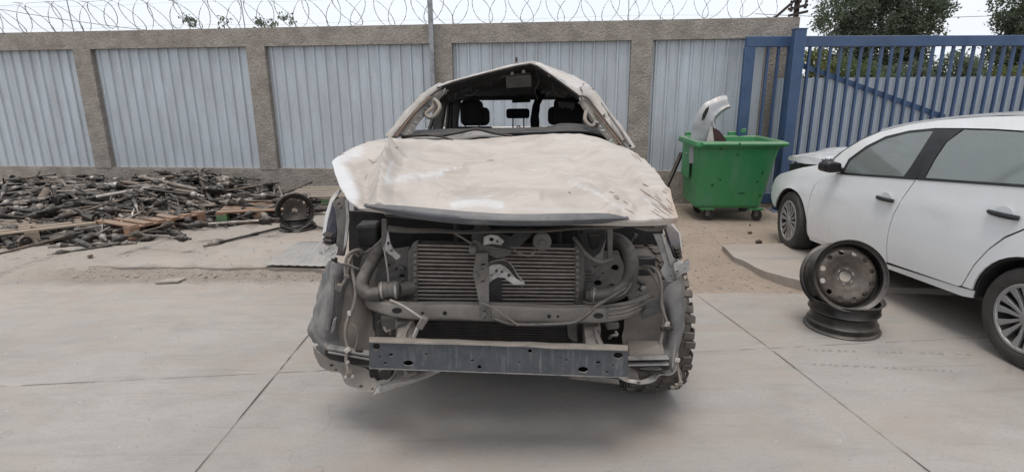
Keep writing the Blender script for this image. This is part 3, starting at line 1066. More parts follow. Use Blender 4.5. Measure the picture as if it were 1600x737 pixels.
def crumple(p, u, v):
    edge = min(1, 6 * min(u, 1 - u)) * min(1, 7 * min(v, 1 - v) + .1)
    n = noise.noise(Vector((p.x * 2.1, p.y * 2.6, 4))) * .014 + noise.noise(Vector((p.x * 6, p.y * 7, 9))) * .003
    # sharp creases where the sheet has buckled
    n += .013 * max(0, 1 - 7 * abs(noise.noise(Vector((p.x * 1.5 + .6 * p.y, p.y * 2.4, 1.7)))))
    n += .007 * max(0, 1 - 6 * abs(noise.noise(Vector((p.x * 3.1 - p.y, p.y * 4.2, 6.3)))))
    x, y = sight(p)
    for line, amp, wd in FOLDS:
        d = seg_d(x, y, line) / wd
        if d < 3:
            n += 2.3 * (amp * max(0, 1 - d * .55) ** 1.3 if amp > 0 else amp * math.exp(-d * d))
    e2 = min(u, 1 - u, v)
    rag = noise.noise(p * 16) * .004 * (1 if e2 < .02 else 0)
    return p + Vector((0, -.25, 1)) * n * edge + Vector((rag, 0, noise.noise(p * 9) * .003 + rag))
mb = T().patch([[at(*p) for p in r] for r in hood_rows], 150, 100, crumple, th=.008, flip=True, lin=.65)
WIPED_GLINT = [([(522, 254), (540, 285), (550, 305)], 17, 1.1), ([(530, 250), (560, 236)], 14, .8), ([(612, 254), (604, 280)], 6, .8), ([(606, 282), (640, 276), (690, 274)], 9, .75), ([(690, 266.5), (722, 261)], 2.2, 1.),
         ([(708, 319), (745, 316), (782, 320)], 9, .85), ([(690, 312), (740, 306), (840, 309)], 2.5, .6), ([(890, 284), (935, 302), (975, 330)], 7, .6), ([(990, 340), (1030, 342)], 8, .6), ([(870, 216), (930, 226), (960, 245)], 9, .45),
         ([(800, 264), (870, 266), (925, 284)], 2.2, .5), ([(1005, 308), (1035, 328)], 5, .6), ([(610, 334), (560, 326)], 8, .5), ([(820, 328), (900, 330)], 8, .35), ([(610, 258), (660, 268)], 3, .6)]  # rubbed patches, and thin pale lines painted as highlights along creases
mb_world = [Vector(q) for q in mb.v]
hood = part(mb, 'bonnet', 'hood_dust', smooth=28, label='dusty beige crumpled bonnet with its left corner folded up')
at_ = hood.data.attributes.new('wiped_glint', 'FLOAT', 'POINT')
val = []
for q in hood.data.vertices:
    x, y = sight(q.co + TC)
    w_ = 0
    for line, wd, k in WIPED_GLINT:
        d = seg_d(x, y, line) / wd
        if d < 2.5:
            w_ = max(w_, k * math.exp(-d * d))
    val.append(w_)
at_.data.foreach_set('value', val)
# mud scrapes and scratches lying on the bonnet skin
from mathutils.bvhtree import BVHTree
hb = BVHTree.FromPolygons([q.co + TC for q in hood.data.vertices], [tuple(f.vertices) for f in hood.data.polygons])
def mark_on(mb, line, wd, rr):
    pts = []
    for (x0, y0), (x1, y1) in zip(line, line[1:]):
        k = max(2, int(math.hypot(x1 - x0, y1 - y0) / 1.5))
        for i in range(k + 1):
            pts.append((x0 + (x1 - x0) * i / k + rr.uniform(-.12, .12), y0 + (y1 - y0) * i / k + rr.uniform(-.12, .12)))
    last = None
    n = len(pts)
    for i, (x, y) in enumerate(pts):
        d = ray(x, y).normalized()
        hit, nor, _, _ = hb.ray_cast(Vector((0, 0, CH)), d)
        if hit is None or hit.y > 4:
            last = None
            continue
        if nor.dot(d) > 0:
            nor = -nor
        nx = pts[min(n - 1, i + 1)]
        pv = pts[max(0, i - 1)]
        sx = Vector((nx[0] - pv[0], 0, -(nx[1] - pv[1])))
        sd_ = sx.cross(Vector((0, 1, 0)))
        if sd_.length < 1e-6:
            continue
        sd_.normalize()
        w_ = wd * (.25 + .75 * math.sin(math.pi * (i + .5) / n)) * rr.uniform(.6, 1.2)
        q = hit + nor * .0016
        cur = (q + sd_ * w_, q - sd_ * w_)
        if last:
            mb.add([last[0], last[1], cur[1], cur[0]], [(0, 1, 2, 3)])
        last = cur
mat('mud_scrape', (.20, .145, .11), .9, c2=(.29, .23, .185), scale=30)
SCR = [[(1000, 295), (1020, 309), (1040, 324), (1051, 335)], [(1017, 317), (1035, 331), (1048, 339)], [(1017, 329), (1029, 337), (1040, 343)], [(1029, 318), (1041, 329), (1050, 336)], [(1035, 299), (1043, 303)], [(1003, 287), (1012, 292)],
       [(977, 326), (984, 330), (991, 334)], [(974, 314), (981, 319)], [(952, 300), (960, 302)], [(959, 306), (963, 311), (967, 311), (965, 307), (959, 306)], [(1044, 321), (1046, 327), (1053, 331)], [(1022, 306), (1034, 315)], [(1040, 310), (1050, 320)],
       [(567, 224), (573, 223)], [(528, 244), (538, 240)], [(575, 249), (583, 254)], [(570, 281), (574, 273)], [(888, 301), (891, 302)], [(618, 230.5), (621, 231)], [(784, 253), (786, 253)], [(985, 238), (996, 250)], [(992, 240), (1003, 254)], [(760, 251), (772, 251)], [(580, 256), (590, 252)]]
rq = random.Random(4)
sm_b = T()
for l in SCR:
    mark_on(sm_b, l, .0019, rq)
    if l[0][0] > 995:
        k1, k2 = rq.uniform(-3, 5), rq.uniform(-4, 1)
        mark_on(sm_b, [(x + k1 + rq.uniform(-2, 2), y + k2 + rq.uniform(-1.5, 1.5)) for x, y in l[:rq.choice((2, 3))]], .0011, rq)
for l in ([(888, 300.8), (891.5, 302.3)], [(618, 230.2), (621.5, 231.5)]):
    mark_on(sm_b, l, .004, rq)
part(sm_b, 'mud_scrape', 'mud_scrape', hood, smooth=0)['kind'] = 'stuff'
# black trim along the bonnet's front lip
tr_top = [(568, 319, 2.135), (600, 319.5, 2.11), (627, 321, 2.09), (672, 325, 2.07), (722, 329.5, 2.055), (775, 333, 2.05), (824, 334.5, 2.05), (885, 333, 2.055), (942, 333, 2.07), (965, 336, 2.08), (983, 341, 2.10)]
tr_mid = [(568, 321, 2.13), (602, 326, 2.09), (629, 330, 2.07), (673, 336, 2.05), (722, 341, 2.035), (775, 344, 2.03), (824, 345, 2.03), (885, 344, 2.035), (942, 342, 2.05), (965, 341.5, 2.07), (983, 342, 2.095)]
tr_bot = [(569, 323, 2.14), (604, 333, 2.10), (632, 339, 2.08), (674, 345, 2.06), (722, 350, 2.05), (775, 352, 2.045), (824, 353, 2.045), (885, 352, 2.05), (942, 349, 2.065), (965, 345, 2.08), (983, 343, 2.10)]
part(T().patch([[at(*p) for p in r] for r in (tr_top, tr_mid, tr_bot)], 60, 6, lambda p, u, v: p + Vector((0, noise.noise(p * 8) * .004, 0)), th=.012, flip=True), 'bonnet_trim', 'trim_black', hood, smooth=45)
# underside frame of the bonnet
ub = [[(x, y + 6, Y + .06) for x, y, Y in r[1:-1]] for r in hood_rows[2:-1]]
part(T().patch([[at(*p) for p in r] for r in ub], 24, 12, th=.02, flip=True), 'bonnet_inner_frame', 'dusty_black', hood)

# ---- bumper beam
bt = lambda x: 533 + (x - 577) * 13 / 404
bb_ = lambda x: 573.5 + (x - 577) * 14.5 / 402
bY = lambda x: 2.07
rows = []
def beam_pts(fn_y, dY):
    return [at(577 + 404 * i / 12, fn_y(577 + 404 * i / 12), bY(577 + 404 * i / 12) + dY) for i in range(13)]
mb = T()
holes_b = [(588, 541, 6, 5.5), (611, 554, 3, 2.6), (594, 557, 1.6, 1.6), (602, 567, 3, 1.8), (638, 567, 8, 4.2), (666, 553, 1.8, 1.8), (738, 563, 2, 2), (749, 573, 3.2, 3),
           (828, 548, 3.2, 3), (812, 566, 1.6, 1.6), (885, 562, 1.7, 1.7), (911, 577, 8, 4.6), (935, 566, 3.6, 2.2), (958, 571, 1.6, 1.6), (949, 581, 2.1, 1.8), (966, 555, 7.5, 5)]
segs = 8
outer = [(577 + 404 * i / segs, bt(577 + 404 * i / segs), bY(577 + 404 * i / segs)) for i in range(segs + 1)] + \
        [(981 - 404 * i / segs, bb_(981 - 404 * i / segs), bY(981 - 404 * i / segs)) for i in range(segs + 1)]
mb.plate(outer, .006, holes_b)
beam = part(mb, 'bumper_beam', 'beam_paint', smooth=30, bevel=.002)
beam['label'] = 'dark blue grey steel bumper beam with punched holes and scratches'
mb = T()
mb.patch([beam_pts(lambda x: bt(x) - .6, -.008), beam_pts(lambda x: bt(x) - 7.5, .075), beam_pts(lambda x: bt(x) - 5.5, .085)], 24, 4,
         lambda p, u, v: p + Vector((0, 0, noise.noise(p * 9) * .004)), th=.005)
part(mb, 'top_flange', 'cross_dust', beam)
mb = T()
mb.patch([beam_pts(lambda x: bb_(x) + .3, 0), beam_pts(lambda x: bb_(x) - 4, .075)], 12, 2, th=.005)
part(mb, 'bottom_flange', 'beam_paint', beam)
mb = T()
mb.patch([beam_pts(lambda x: bt(x) + 2, .08), beam_pts(lambda x: bb_(x) - 4, .08)], 12, 2, th=.004)
part(mb, 'back_web', 'deep_black', beam)

# ---- frame rails
for (a, b, nm) in (((632, 521, 2.30), (640, 470, 4.2), 0), ((925, 529, 2.30), (905, 475, 4.2), 1)):
    p, q = at(*a), at(*b)
    q.z = p.z + .02
    o = part(T().bar(p, q, .075, .11), 'frame_rail', 'dusty_grey', bevel=.008)
for pts in (((618, 531, 2.16), (622, 512, 2.3), (646, 500, 2.32), (648, 512, 2.28), (640, 532, 2.16)), ((913, 512, 2.3), (916, 540, 2.17), (944, 540, 2.17), (935, 520, 2.27), (929, 508, 2.32))):
    part(T().plate(list(pts), .02), 'beam_bracket', 'cross_dust', bevel=.003, label='dust covered bracket between beam and rail')
for pts in (((629, 527, 2.14), (634, 512, 2.2), (645, 498, 2.28), (648, 500, 2.28), (638, 514, 2.2), (634, 529, 2.14)), ((931, 512, 2.26), (937, 530, 2.17), (945, 541, 2.14), (938, 541, 2.14), (930, 527, 2.19), (927, 514, 2.25))):
    part(T().plate(list(pts), .05), 'gusset', 'dusty_grey', bevel=.003)

# ---- lower cross member of the radiator support, bent at both ends
top = [(556, 447, 2.50), (570, 460, 2.42), (588, 467, 2.34), (620, 469, 2.29), (690, 471, 2.27), (760, 473, 2.26), (840, 475, 2.26), (905, 476, 2.28), (945, 475, 2.31), (985, 468, 2.39), (1018, 455, 2.5)]
m1 = [(556, 453, 2.48), (570, 467, 2.385), (588, 474, 2.30), (620, 477, 2.255), (690, 479, 2.235), (760, 481, 2.225), (840, 483, 2.225), (905, 484, 2.245), (945, 484, 2.275), (985, 477, 2.36), (1018, 464, 2.48)]
m2 = [(557, 462, 2.48), (570, 476, 2.40), (588, 485, 2.31), (620, 493, 2.265), (690, 496, 2.245), (760, 499, 2.235), (840, 501, 2.235), (905, 502, 2.255), (945, 501, 2.285), (985, 493, 2.37), (1020, 478, 2.48)]
bot = [(558, 466, 2.55), (572, 479, 2.46), (590, 488, 2.37), (620, 495, 2.33), (690, 499, 2.31), (760, 502, 2.30), (840, 504, 2.30), (905, 505, 2.32), (945, 503, 2.35), (985, 495, 2.43), (1020, 481, 2.54)]
def bend(p, u, v):
    return p + Vector((0, noise.noise(p * 7) * .004, noise.noise(p * 6 + Vector((3, 1, 1))) * .008))
cm = part(T().patch([[at(*p) for p in r] for r in (top, [(x, y - 4, Y + .012) for x, y, Y in m1], [(x, y - 1, Y) for x, y, Y in m1], [(x, y, Y - .01) for x, y, Y in m2], [(x, y + 1.5, Y + .01) for x, y, Y in m2], bot)], 80, 20, bend, th=.006, flip=True), 'lower_cross_member', 'cross_dust', smooth=50, label='dusty grey lower radiator cross member')
punched(cm, ((620, 485, 8, 4.5), (660, 489, 2.6, 2.4), (695, 489, 3.4, 3.2), (858, 494, 3.2, 3.1), (872, 494, 2.2, 2.2), (935, 493, 8, 4.5)), 'slot_dark')
# creases pressed in the right end
for dy in (0, 7, 13):
    part(T().tube(px_path([(950, 483 + dy, 2.27), (978, 479 + dy, 2.335), (1005, 469 + dy * .9, 2.42)]), [.005] * 5 + [.008] * 5 + [.005], 6), 'pressed_rib', 'cross_dust', cm)

# ---- charge air cooler with its fins
ic = part(T().plate([(652, 380, 2.40), (899, 386, 2.40), (899, 475, 2.40), (652, 474, 2.40)], .05), 'intercooler', 'deep_black', label='dusty intercooler core with horizontal bars')
NB = 16
for i in range(NB):
    f = i / (NB - 1)
    ya, yb = 383 + f * 89, 389 + f * 84.5
    pth = [at(652 + 247 * k / 6, ya + (yb - ya) * k / 6 + noise.noise(Vector((k * .6, i * 3.3, 1))) * .8, 2.385 + noise.noise(Vector((k * .5, i, 7))) * .006) for k in range(7)]
    part(T().tube(pth, .0056, 6), 'cooler_bar', 'cooler_metal', ic, smooth=60)
part(T().plate([(637, 396, 2.38), (643, 384, 2.38), (653, 379, 2.38), (653, 477, 2.38), (643, 477, 2.38), (637, 466, 2.38)], .07), 'end_tank', 'dusty_grey', ic, bevel=.008, seg=2)
part(T().plate([(898, 384, 2.38), (908, 388, 2.38), (914, 402, 2.38), (914, 465, 2.38), (907, 479, 2.38), (898, 478, 2.38)], .07), 'end_tank', 'dusty_grey', ic, bevel=.008, seg=2)
for i in range(9):
    y = 386 + i * 10
    part(T().plate([(646, y, 2.366), (651, y - 1, 2.366), (651, y + 5, 2.366), (646, y + 6, 2.366)], .012), 'crimp_tab', 'cooler_metal', ic)
    part(T().plate([(900, y + 3, 2.366), (905, y + 3, 2.366), (905, y + 9, 2.366), (900, y + 9, 2.366)], .012), 'crimp_tab', 'cooler_metal', ic)
for pts in (((634, 468, 2.37), (647, 468, 2.37), (647, 481, 2.33), (634, 481, 2.33)), ((898, 470, 2.36), (914, 470, 2.36), (915, 484, 2.33), (899, 484, 2.33))):
    part(T().plate(list(pts), .03, [((pts[0][0] + 3.5), pts[0][1] + 7, 2, 3), (pts[0][0] + 9.5, pts[0][1] + 7, 2, 3)]), 'cooler_mount', 'dusty_black', bevel=.002)

# ---- latch support
part(T().plate([(763, 399, 2.36), (783, 399, 2.36), (784, 474, 2.34), (766, 476, 2.34)], .02), 'latch_stay_rear', 'dusty_black', bevel=.003)
ls = part(T().plate([(744, 395, 2.30), (762, 395, 2.30), (764, 425, 2.27), (764, 470, 2.22), (768, 497, 2.205), (751, 498, 2.205), (748, 470, 2.22), (743, 444, 2.26), (738.5, 430, 2.27), (741, 414, 2.28)], .018,
               [(755, 413, 3.6, 1.6), (754, 420, 1.3, 1.3), (755, 439, 2.4, 2.2), (757, 486, 1.5, 1.5), (757, 495, 1.2, 1.2)]), 'latch_stay', 'dusty_grey', bevel=.003)
part(T().tube([at(743, 430, 2.255), at(743, 430, 2.27)], .008, 10), 'rivet', 'dusty_grey', ls)
part(T().plate([(734, 381, 2.33), (742, 374, 2.33), (760, 384, 2.33), (801, 391, 2.33), (797, 400, 2.33), (776, 404, 2.33), (760, 397, 2.33), (744, 397, 2.32), (735, 391, 2.32)], .03), 'latch_plate', 'dusty_grey', bevel=.004)
part(T().plate([(756, 370, 2.30), (766, 366, 2.30), (778, 368, 2.30), (788, 377, 2.30), (783, 383, 2.30), (770, 381, 2.30), (755, 383, 2.30)], .012, [(768, 374, 3.4, 3), (777, 377, 1.6, 1.6)]), 'bonnet_latch', 'bare_steel', bevel=.002)
part(T().plate([(742, 352, 2.34), (760, 352, 2.34), (775, 366, 2.34), (800, 370, 2.34), (808, 362, 2.34), (830, 356, 2.35), (832, 366, 2.35), (812, 385, 2.34), (785, 386, 2.335), (742, 384, 2.335), (736, 372, 2.34)], .02), 'latch_panel', 'dusty_black', bevel=.003)
part(T().lathe([(.0, -.03), (.014, -.03), (.018, -.02), (.018, .02)], at(739, 388.5, 2.30), (0, 1, 0), 14), 'latch_stay_bush', 'dusty_grey')
part(T().plate([(764, 416, 2.20), (772, 412.5, 2.17), (782, 413, 2.15), (791, 418, 2.13), (798, 425, 2.12), (806, 435, 2.11), (819, 441, 2.10), (820, 444.5, 2.10), (803, 444.5, 2.11), (795, 439, 2.12), (788, 434, 2.14), (778, 433, 2.16), (770, 437, 2.18), (763.5, 443, 2.21)], .004,
               [(775.5, 423, 2.1, 2.4), (784, 424.5, 1.8, 2), (795, 430, 2.4, 2.6), (768, 430, 1.4, 1.8)]), 'torn_bracket', 'bare_steel', bevel=.001, label='bright torn steel bracket hanging from the latch stay')
q = [(765, 409, 2.21), (780, 405, 2.17), (793, 407, 2.15), (802, 416, 2.13), (809, 428, 2.115), (820, 441, 2.10)]
part(T().patch([[at(*p) for p in q], [at(p[0] - 3, p[1] + 7, p[2] + .05) for p in q]], 20, 3, th=.004), 'torn_bracket_flange', 'dusty_grey')

# ---- horn
hn = part(T().lathe([(0, -.012), (.012, -.012), (.014, -.005), (.034, -.002), (.040, .004), (.040, .03), (.02, .045), (0, .045)], at(847, 378, 2.31), (0.05, 1, -.1), 28), 'horn', 'dusty_grey')
part(T().tube(px_path([(803, 390, 2.31), (815, 397, 2.29), (828, 399, 2.29), (836, 392, 2.31)]), .005, 6), 'horn_wire', 'cable_grey', hn)

# ---- upper tie bar under the bonnet
part(T().patch([[at(*p) for p in r] for r in ([(606, 352, 2.30), (680, 357, 2.27), (745, 358, 2.27), (840, 356, 2.27), (940, 352, 2.28), (976, 349, 2.30)],
                                              [(606, 358, 2.27), (680, 362, 2.24), (745, 362, 2.24), (840, 359.5, 2.24), (940, 356, 2.25), (976, 353, 2.28)],
                                              [(606, 362, 2.30), (680, 364, 2.27), (745, 364, 2.27), (840, 362, 2.27), (940, 359, 2.28), (976, 356, 2.30)])], 30, 6, bend, th=.005, flip=True), 'upper_tie_bar', 'dusty_grey', smooth=45)

# ---- hoses
def hose(name, pts, r, m='rubber_hose', n=14, parent=None, label=None):
    p = px_path(pts, 6)
    rr_ = r if not isinstance(r, (list, tuple)) else [r[0] + (r[1] - r[0]) * i / (len(p) - 1) for i in range(len(p))]
    return part(T().tube(p, rr_, n), name, m, parent, smooth=60, label=label)
hl = hose('intake_hose', [(600, 380, 2.55), (592, 393, 2.45), (579, 413, 2.38), (568, 434, 2.33), (566, 449, 2.31), (576, 459, 2.30), (594, 459, 2.30)], [.026, .033], label='thick dusty rubber intake hose, left')
part(T().lathe([(.026, 0), (.034, .004), (.035, .035), (.031, .045), (.035, .055), (.035, .082), (.026, .09)], at(592, 453, 2.31), (1, .08, .02), 22), 'hose_coupling', 'dusty_grey', hl)
for x in (597, 619):
    part(T().lathe([(.0362, -.006), (.0378, -.005), (.0378, .005), (.0362, .006)], at(x, 453, 2.31), (1, .08, .02), 22), 'hose_clamp', 'bare_steel', hl)
part(T().tube([at(622, 453, 2.32), at(642, 450, 2.38)], [.030, .034], 14), 'cooler_inlet', 'dusty_grey', ic)
hr = hose('intake_hose', [(942, 372, 2.5), (962, 374, 2.44), (977, 384, 2.38), (985, 403, 2.34), (986, 425, 2.32), (979, 446, 2.31), (962, 458, 2.30), (940, 463, 2.31), (921, 463, 2.34)], [.030, .034], label='thick dusty rubber intake hose curving round the right side')
part(T().lathe([(.03, 0), (.037, .003), (.037, .03), (.03, .034)], at(922, 462, 2.335), (1, -.1, 0), 20), 'hose_coupling', 'dusty_grey', hr)
part(T().lathe([(.0376, -.006), (.0392, -.005), (.0392, .005), (.0376, .006)], at(928, 462, 2.33), (1, -.1, 0), 20), 'hose_clamp', 'bare_steel', hr)

# ---- support side plates and small brackets
part(T().plate([(596, 392, 2.47), (640, 386, 2.47), (641, 470, 2.44), (600, 470, 2.42), (585, 440, 2.45)], .012, [(619, 420, 2.2, 2.2), (628, 431, 5, 3.5), (606, 414, 4, 3)]), 'support_side_plate', 'dusty_grey', bevel=.003)
part(T().lathe([(.004, -.02), (.013, -.018), (.016, 0), (.016, .02)], at(628, 419, 2.455), (0, 1, 0), 14), 'mount_bush', 'dusty_grey')
part(T().plate([(912, 395, 2.47), (966, 392, 2.47), (980, 425, 2.45), (965, 452, 2.42), (914, 470, 2.42)], .012, [(929, 417, 1.6, 1.6), (942, 427, 1.6, 1.6), (934, 442, 6, 5), (956, 445, 4.5, 2), (961, 418, 6, 5)]), 'support_side_plate', 'dusty_grey', bevel=.003)
part(T().lathe([(.006, -.02), (.015, -.018), (.019, 0), (.019, .02)], at(932, 430, 2.455), (0, 1, 0), 14), 'mount_bush', 'dusty_grey')
for i in range(4):
    part(T().plate([(913, 427 + i * 5, 2.41), (926, 425.5 + i * 5, 2.43), (926, 427.5 + i * 5, 2.43), (913, 429.5 + i * 5, 2.41)], .02), 'louvre', 'dusty_grey')
part(T().plate([(596, 342, 2.32), (604, 342, 2.32), (606, 372, 2.32), (600, 392, 2.33), (596, 388, 2.33)], .014), 'support_strap', 'dusty_grey', bevel=.003)
part(T().plate([(606, 358, 2.30), (610, 380, 2.28), (616, 391, 2.27), (626, 399, 2.27), (624, 403, 2.27), (619, 406, 2.27), (613, 400, 2.275), (604, 394, 2.29), (600, 387, 2.30), (603, 378, 2.30)], .005, [(606.5, 380, 2, 2.4), (611.5, 391.5, 2, 2)]), 'twisted_bracket', 'bare_steel', bevel=.001, label='small bright twisted bracket')
part(T().tube(px_path([(600, 386, 2.28), (603, 405, 2.29), (606, 425, 2.3), (607, 440, 2.31)]), .0045, 6), 'stay_rod', 'bare_steel')
part(T().plate([(949, 356, 2.33), (958, 356, 2.33), (957, 400, 2.34), (950, 408, 2.34)], .02), 'support_strap', 'dusty_grey', bevel=.003)
part(T().plate([(948, 370, 2.30), (944, 388, 2.29), (942, 404, 2.29), (942, 412, 2.285), (940, 406, 2.285), (926, 404, 2.29), (938, 394, 2.29)], .006), 'twisted_bracket', 'dusty_grey', bevel=.001)
hose('coolant_pipe', [(897, 372, 2.42), (903, 380, 2.38), (912, 393, 2.33), (924, 403, 2.30), (940, 409, 2.29), (958, 404, 2.29)], .0095, 'dusty_grey', 10)
part(T().plate([(902, 358, 2.42), (948, 358, 2.42), (944, 388, 2.42), (930, 402, 2.42), (910, 396, 2.42)], .02, [(907, 363, 2, 2.4)]), 'air_duct_panel', 'dusty_black', bevel=.004)
part(T().plate([(918, 366, 2.40), (938, 366, 2.40), (935, 388, 2.40), (925, 392, 2.40)], .03), 'air_duct', 'deep_black', bevel=.01, seg=2)

# ---- engine bay
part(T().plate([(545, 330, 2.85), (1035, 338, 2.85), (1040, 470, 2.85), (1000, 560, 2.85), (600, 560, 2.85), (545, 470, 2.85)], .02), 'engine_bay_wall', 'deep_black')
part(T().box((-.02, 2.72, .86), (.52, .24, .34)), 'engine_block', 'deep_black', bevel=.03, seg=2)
part(T().plate([(566, 400, 2.55), (578, 384, 2.55), (592, 388, 2.55), (600, 410, 2.55), (600, 470, 2.5), (565, 465, 2.5), (556, 440, 2.55)], .02, [(582, 404, 7, 4)]), 'inner_wing_panel', 'cross_dust', bevel=.004)
part(T().box((at(578, 365, 2.6)), (.10, .12, .11)), 'fluid_tank', 'dusty_black', bevel=.015, seg=2)
part(T().box((at(1001, 410, 2.58)), (.11, .14, .09)), 'battery_box', 'dusty_black', bevel=.008, seg=2)
part(T().box((at(1001, 396, 2.57)), (.085, .1, .012)), 'battery_lid', 'dusty_grey', bevel=.004)
part(T().tube([at(980, 392, 2.5), at(991, 369, 2.5)], .0035, 6), 'dipstick', 'dusty_grey')
part(T().lathe([(0, -.01), (.009, -.008), (.009, .008), (0, .01)], at(992.5, 368, 2.5), (.4, 0, .9), 10), 'dipstick_knob', 'dusty_grey')
hose('washer_line', [(560, 395, 2.4), (575, 392, 2.38), (590, 380, 2.38), (597, 372, 2.36)], .004, 'cable_grey', 6)
part(T().tube(px_path([(705, 362, 2.36), (720, 370, 2.35), (736, 380, 2.32)]), .005, 6), 'release_cable', 'cable_grey')

# ---- left wing supports
part(T().plate([(519, 316, 2.50), (530, 309, 2.50), (543, 313, 2.48), (545, 345, 2.48), (540, 386, 2.46), (537, 400, 2.46), (524, 398, 2.46), (527, 360, 2.48), (524, 330, 2.49)], .02, [(530, 318, 1.8, 1.8), (533, 325, 1.3, 1.3)]), 'headlamp_support', 'dusty_grey', bevel=.003)
part(T().plate([(539, 312, 2.45), (544, 314, 2.45), (546, 345, 2.45), (541, 384, 2.43), (535, 396, 2.43), (538, 372, 2.44), (541, 340, 2.45)], .01), 'support_flange', 'bare_steel', bevel=.002)
part(T().plate([(528, 296, 2.62), (531, 300, 2.62), (519, 317, 2.60), (512, 345, 2.58), (508, 372, 2.56), (503, 380, 2.56), (503, 365, 2.58), (508, 335, 2.60), (516, 310, 2.62)], .03), 'wing_edge', 'silver_paint', bevel=.003, label='silver edge left over from the torn off wing')
part(T().plate([(520, 316, 2.56), (526, 330, 2.55), (527, 360, 2.54), (523, 384, 2.52), (504, 384, 2.54), (508, 372, 2.57), (512, 345, 2.58)], .05), 'wing_inner', 'blue_inner', bevel=.004)
for i in range(3):
    part(T().plate([(504, 364 + i * 7, 2.50), (520, 366 + i * 7, 2.49), (519, 371 + i * 7, 2.48), (503, 369 + i * 7, 2.49)], .03), 'seal_rib', 'deep_black', bevel=.004)
def bracket(pts, holes, nm='wing_bracket', lb=None):
    o = part(T().plate(pts, .006, holes), nm, 'bare_steel', bevel=.0015)
    part(T().plate([(x + 1, y - 2.5, Y + .03) for x, y, Y in pts[:len(pts) // 2]] + [(x, y, Y + .006) for x, y, Y in pts[:len(pts) // 2]][::-1], .004), 'bracket_flange', 'bare_steel', o)
    if lb:
        o['label'] = lb
bracket([(498, 384, 2.42), (507, 383, 2.42), (514, 387, 2.40), (523, 383, 2.40), (528, 386, 2.40), (527, 394, 2.39), (522, 404, 2.39), (509, 401, 2.40), (498, 397, 2.41)], [(504.5, 394, 2, 2), (520.5, 396.5, 2, 2), (522.5, 387.5, 2, 1.6)], lb='bright folded bracket at the left wing')
part(T().plate([(517, 402, 2.41), (527, 403, 2.41), (526, 412, 2.43), (517, 410, 2.43)], .01), 'bracket_foot', 'dusty_grey', bevel=.002)

# ---- left wheel arch liner: a curved skin from the outer lip inwards
L_out = [(512, 408, 2.48), (505, 425, 2.48), (498, 455, 2.48), (490, 485, 2.46), (481, 512, 2.44), (483, 526, 2.42), (491, 540, 2.40), (496, 556, 2.38)]
L_a = [(519, 408, 2.40), (514, 425, 2.38), (509, 455, 2.36), (503, 485, 2.34), (498, 512, 2.32), (500, 528, 2.31), (506, 544, 2.30), (514, 560, 2.34)]
L_b = [(527, 410, 2.34), (524, 428, 2.33), (522, 458, 2.32), (520, 488, 2.32), (516, 514, 2.32), (518, 534, 2.32), (524, 550, 2.31), (532, 566, 2.29)]
L_c = [(544, 412, 2.32), (548, 430, 2.36), (550, 460, 2.40), (550, 490, 2.42), (550, 516, 2.42), (552, 538, 2.38), (556, 556, 2.32), (560, 572, 2.26)]
L_d = [(560, 420, 2.32), (572, 440, 2.38), (585, 468, 2.44), (590, 495, 2.46), (592, 516, 2.44), (594, 538, 2.38), (598, 556, 2.30), (600, 576, 2.24)]
def soft(p, u, v):
    e_ = noise.noise(p * 22) * .010 + noise.noise(p * 55) * .004 if v < .03 or v > .97 else 0
    return p + Vector((e_, noise.noise(p * 6) * .020 + noise.noise(p * 15) * .007 + .012 * max(0, 1 - 7 * abs(noise.noise(p * 3.3))), e_ * .5))
liner = part(T().patch([[at(*p) for p in r] for r in (L_out, L_a, L_b, L_c, L_d)], 40, 34, soft, th=.004), 'wheel_arch_liner', 'dark_liner', smooth=50, label='dusty dark wheel arch liner bulging out at the left')
part(T().tube(px_path([(521, 412, 2.36), (519, 450, 2.33), (516, 485, 2.31), (513, 515, 2.31)]), [.012] * 6 + [.017] * 6 + [.012] * 4, 8), 'liner_ridge', 'dark_liner', liner)
part(T().plate([(521, 498, 2.28), (525, 497, 2.28), (524, 512, 2.28), (519, 522, 2.28), (515, 520, 2.28)], .02), 'liner_tab', 'dark_liner', liner, bevel=.003)
part(T().plate([(489, 537, 2.36), (497, 537, 2.36), (497, 540, 2.36), (489, 540, 2.36)], .006), 'liner_clip', 'pale_plastic', liner)
part(T().plate([(507, 545, 2.28), (578, 556, 2.26), (578, 571, 2.26), (552, 570, 2.27), (516, 562, 2.28), (507, 555, 2.28)], .03), 'liner_channel', 'deep_black', bevel=.004)
part(T().plate([(510, 543, 2.265), (579, 554, 2.24), (579, 558, 2.24), (510, 547, 2.265)], .04), 'channel_lip', 'dark_liner', bevel=.003)
part(T().plate([(512, 549, 2.26), (579, 561, 2.235), (579, 564, 2.235), (512, 552, 2.26)], .03), 'channel_lip', 'dark_liner', bevel=.003)
lip_t = [(491, 541, 2.40), (500, 551, 2.36), (516, 560, 2.33), (538, 566, 2.31), (556, 570, 2.30), (575, 576, 2.30), (591, 598, 2.28)]
lip_b = [(493, 553, 2.42), (503, 572, 2.37), (522, 579.5, 2.33), (534, 583, 2.31), (541, 598, 2.30), (562, 607, 2.28), (585, 613, 2.25)]
lo_ = part(T().patch([[at(*p) for p in r] for r in (lip_t, lip_b)], 40, 4, lambda p, u, v: p + Vector((0, 0, noise.noise(p * 14) * .006)), th=.006), 'lower_lip', 'cross_dust', smooth=50, label='ragged grey lower lip at the left')
punched(lo_, ((518, 570, 3, 2), (525, 577, 2, 1.4), (564, 603, 3, 1.6), (582, 607, 2.2, 1.4)), 'lip_hole_dark')
part(T().plate([(552, 570, 2.33), (577, 574, 2.31), (588, 590, 2.29), (590, 603, 2.28), (566, 600, 2.31), (550, 588, 2.33)], .012), 'valance_plate', 'cross_dust', bevel=.003)
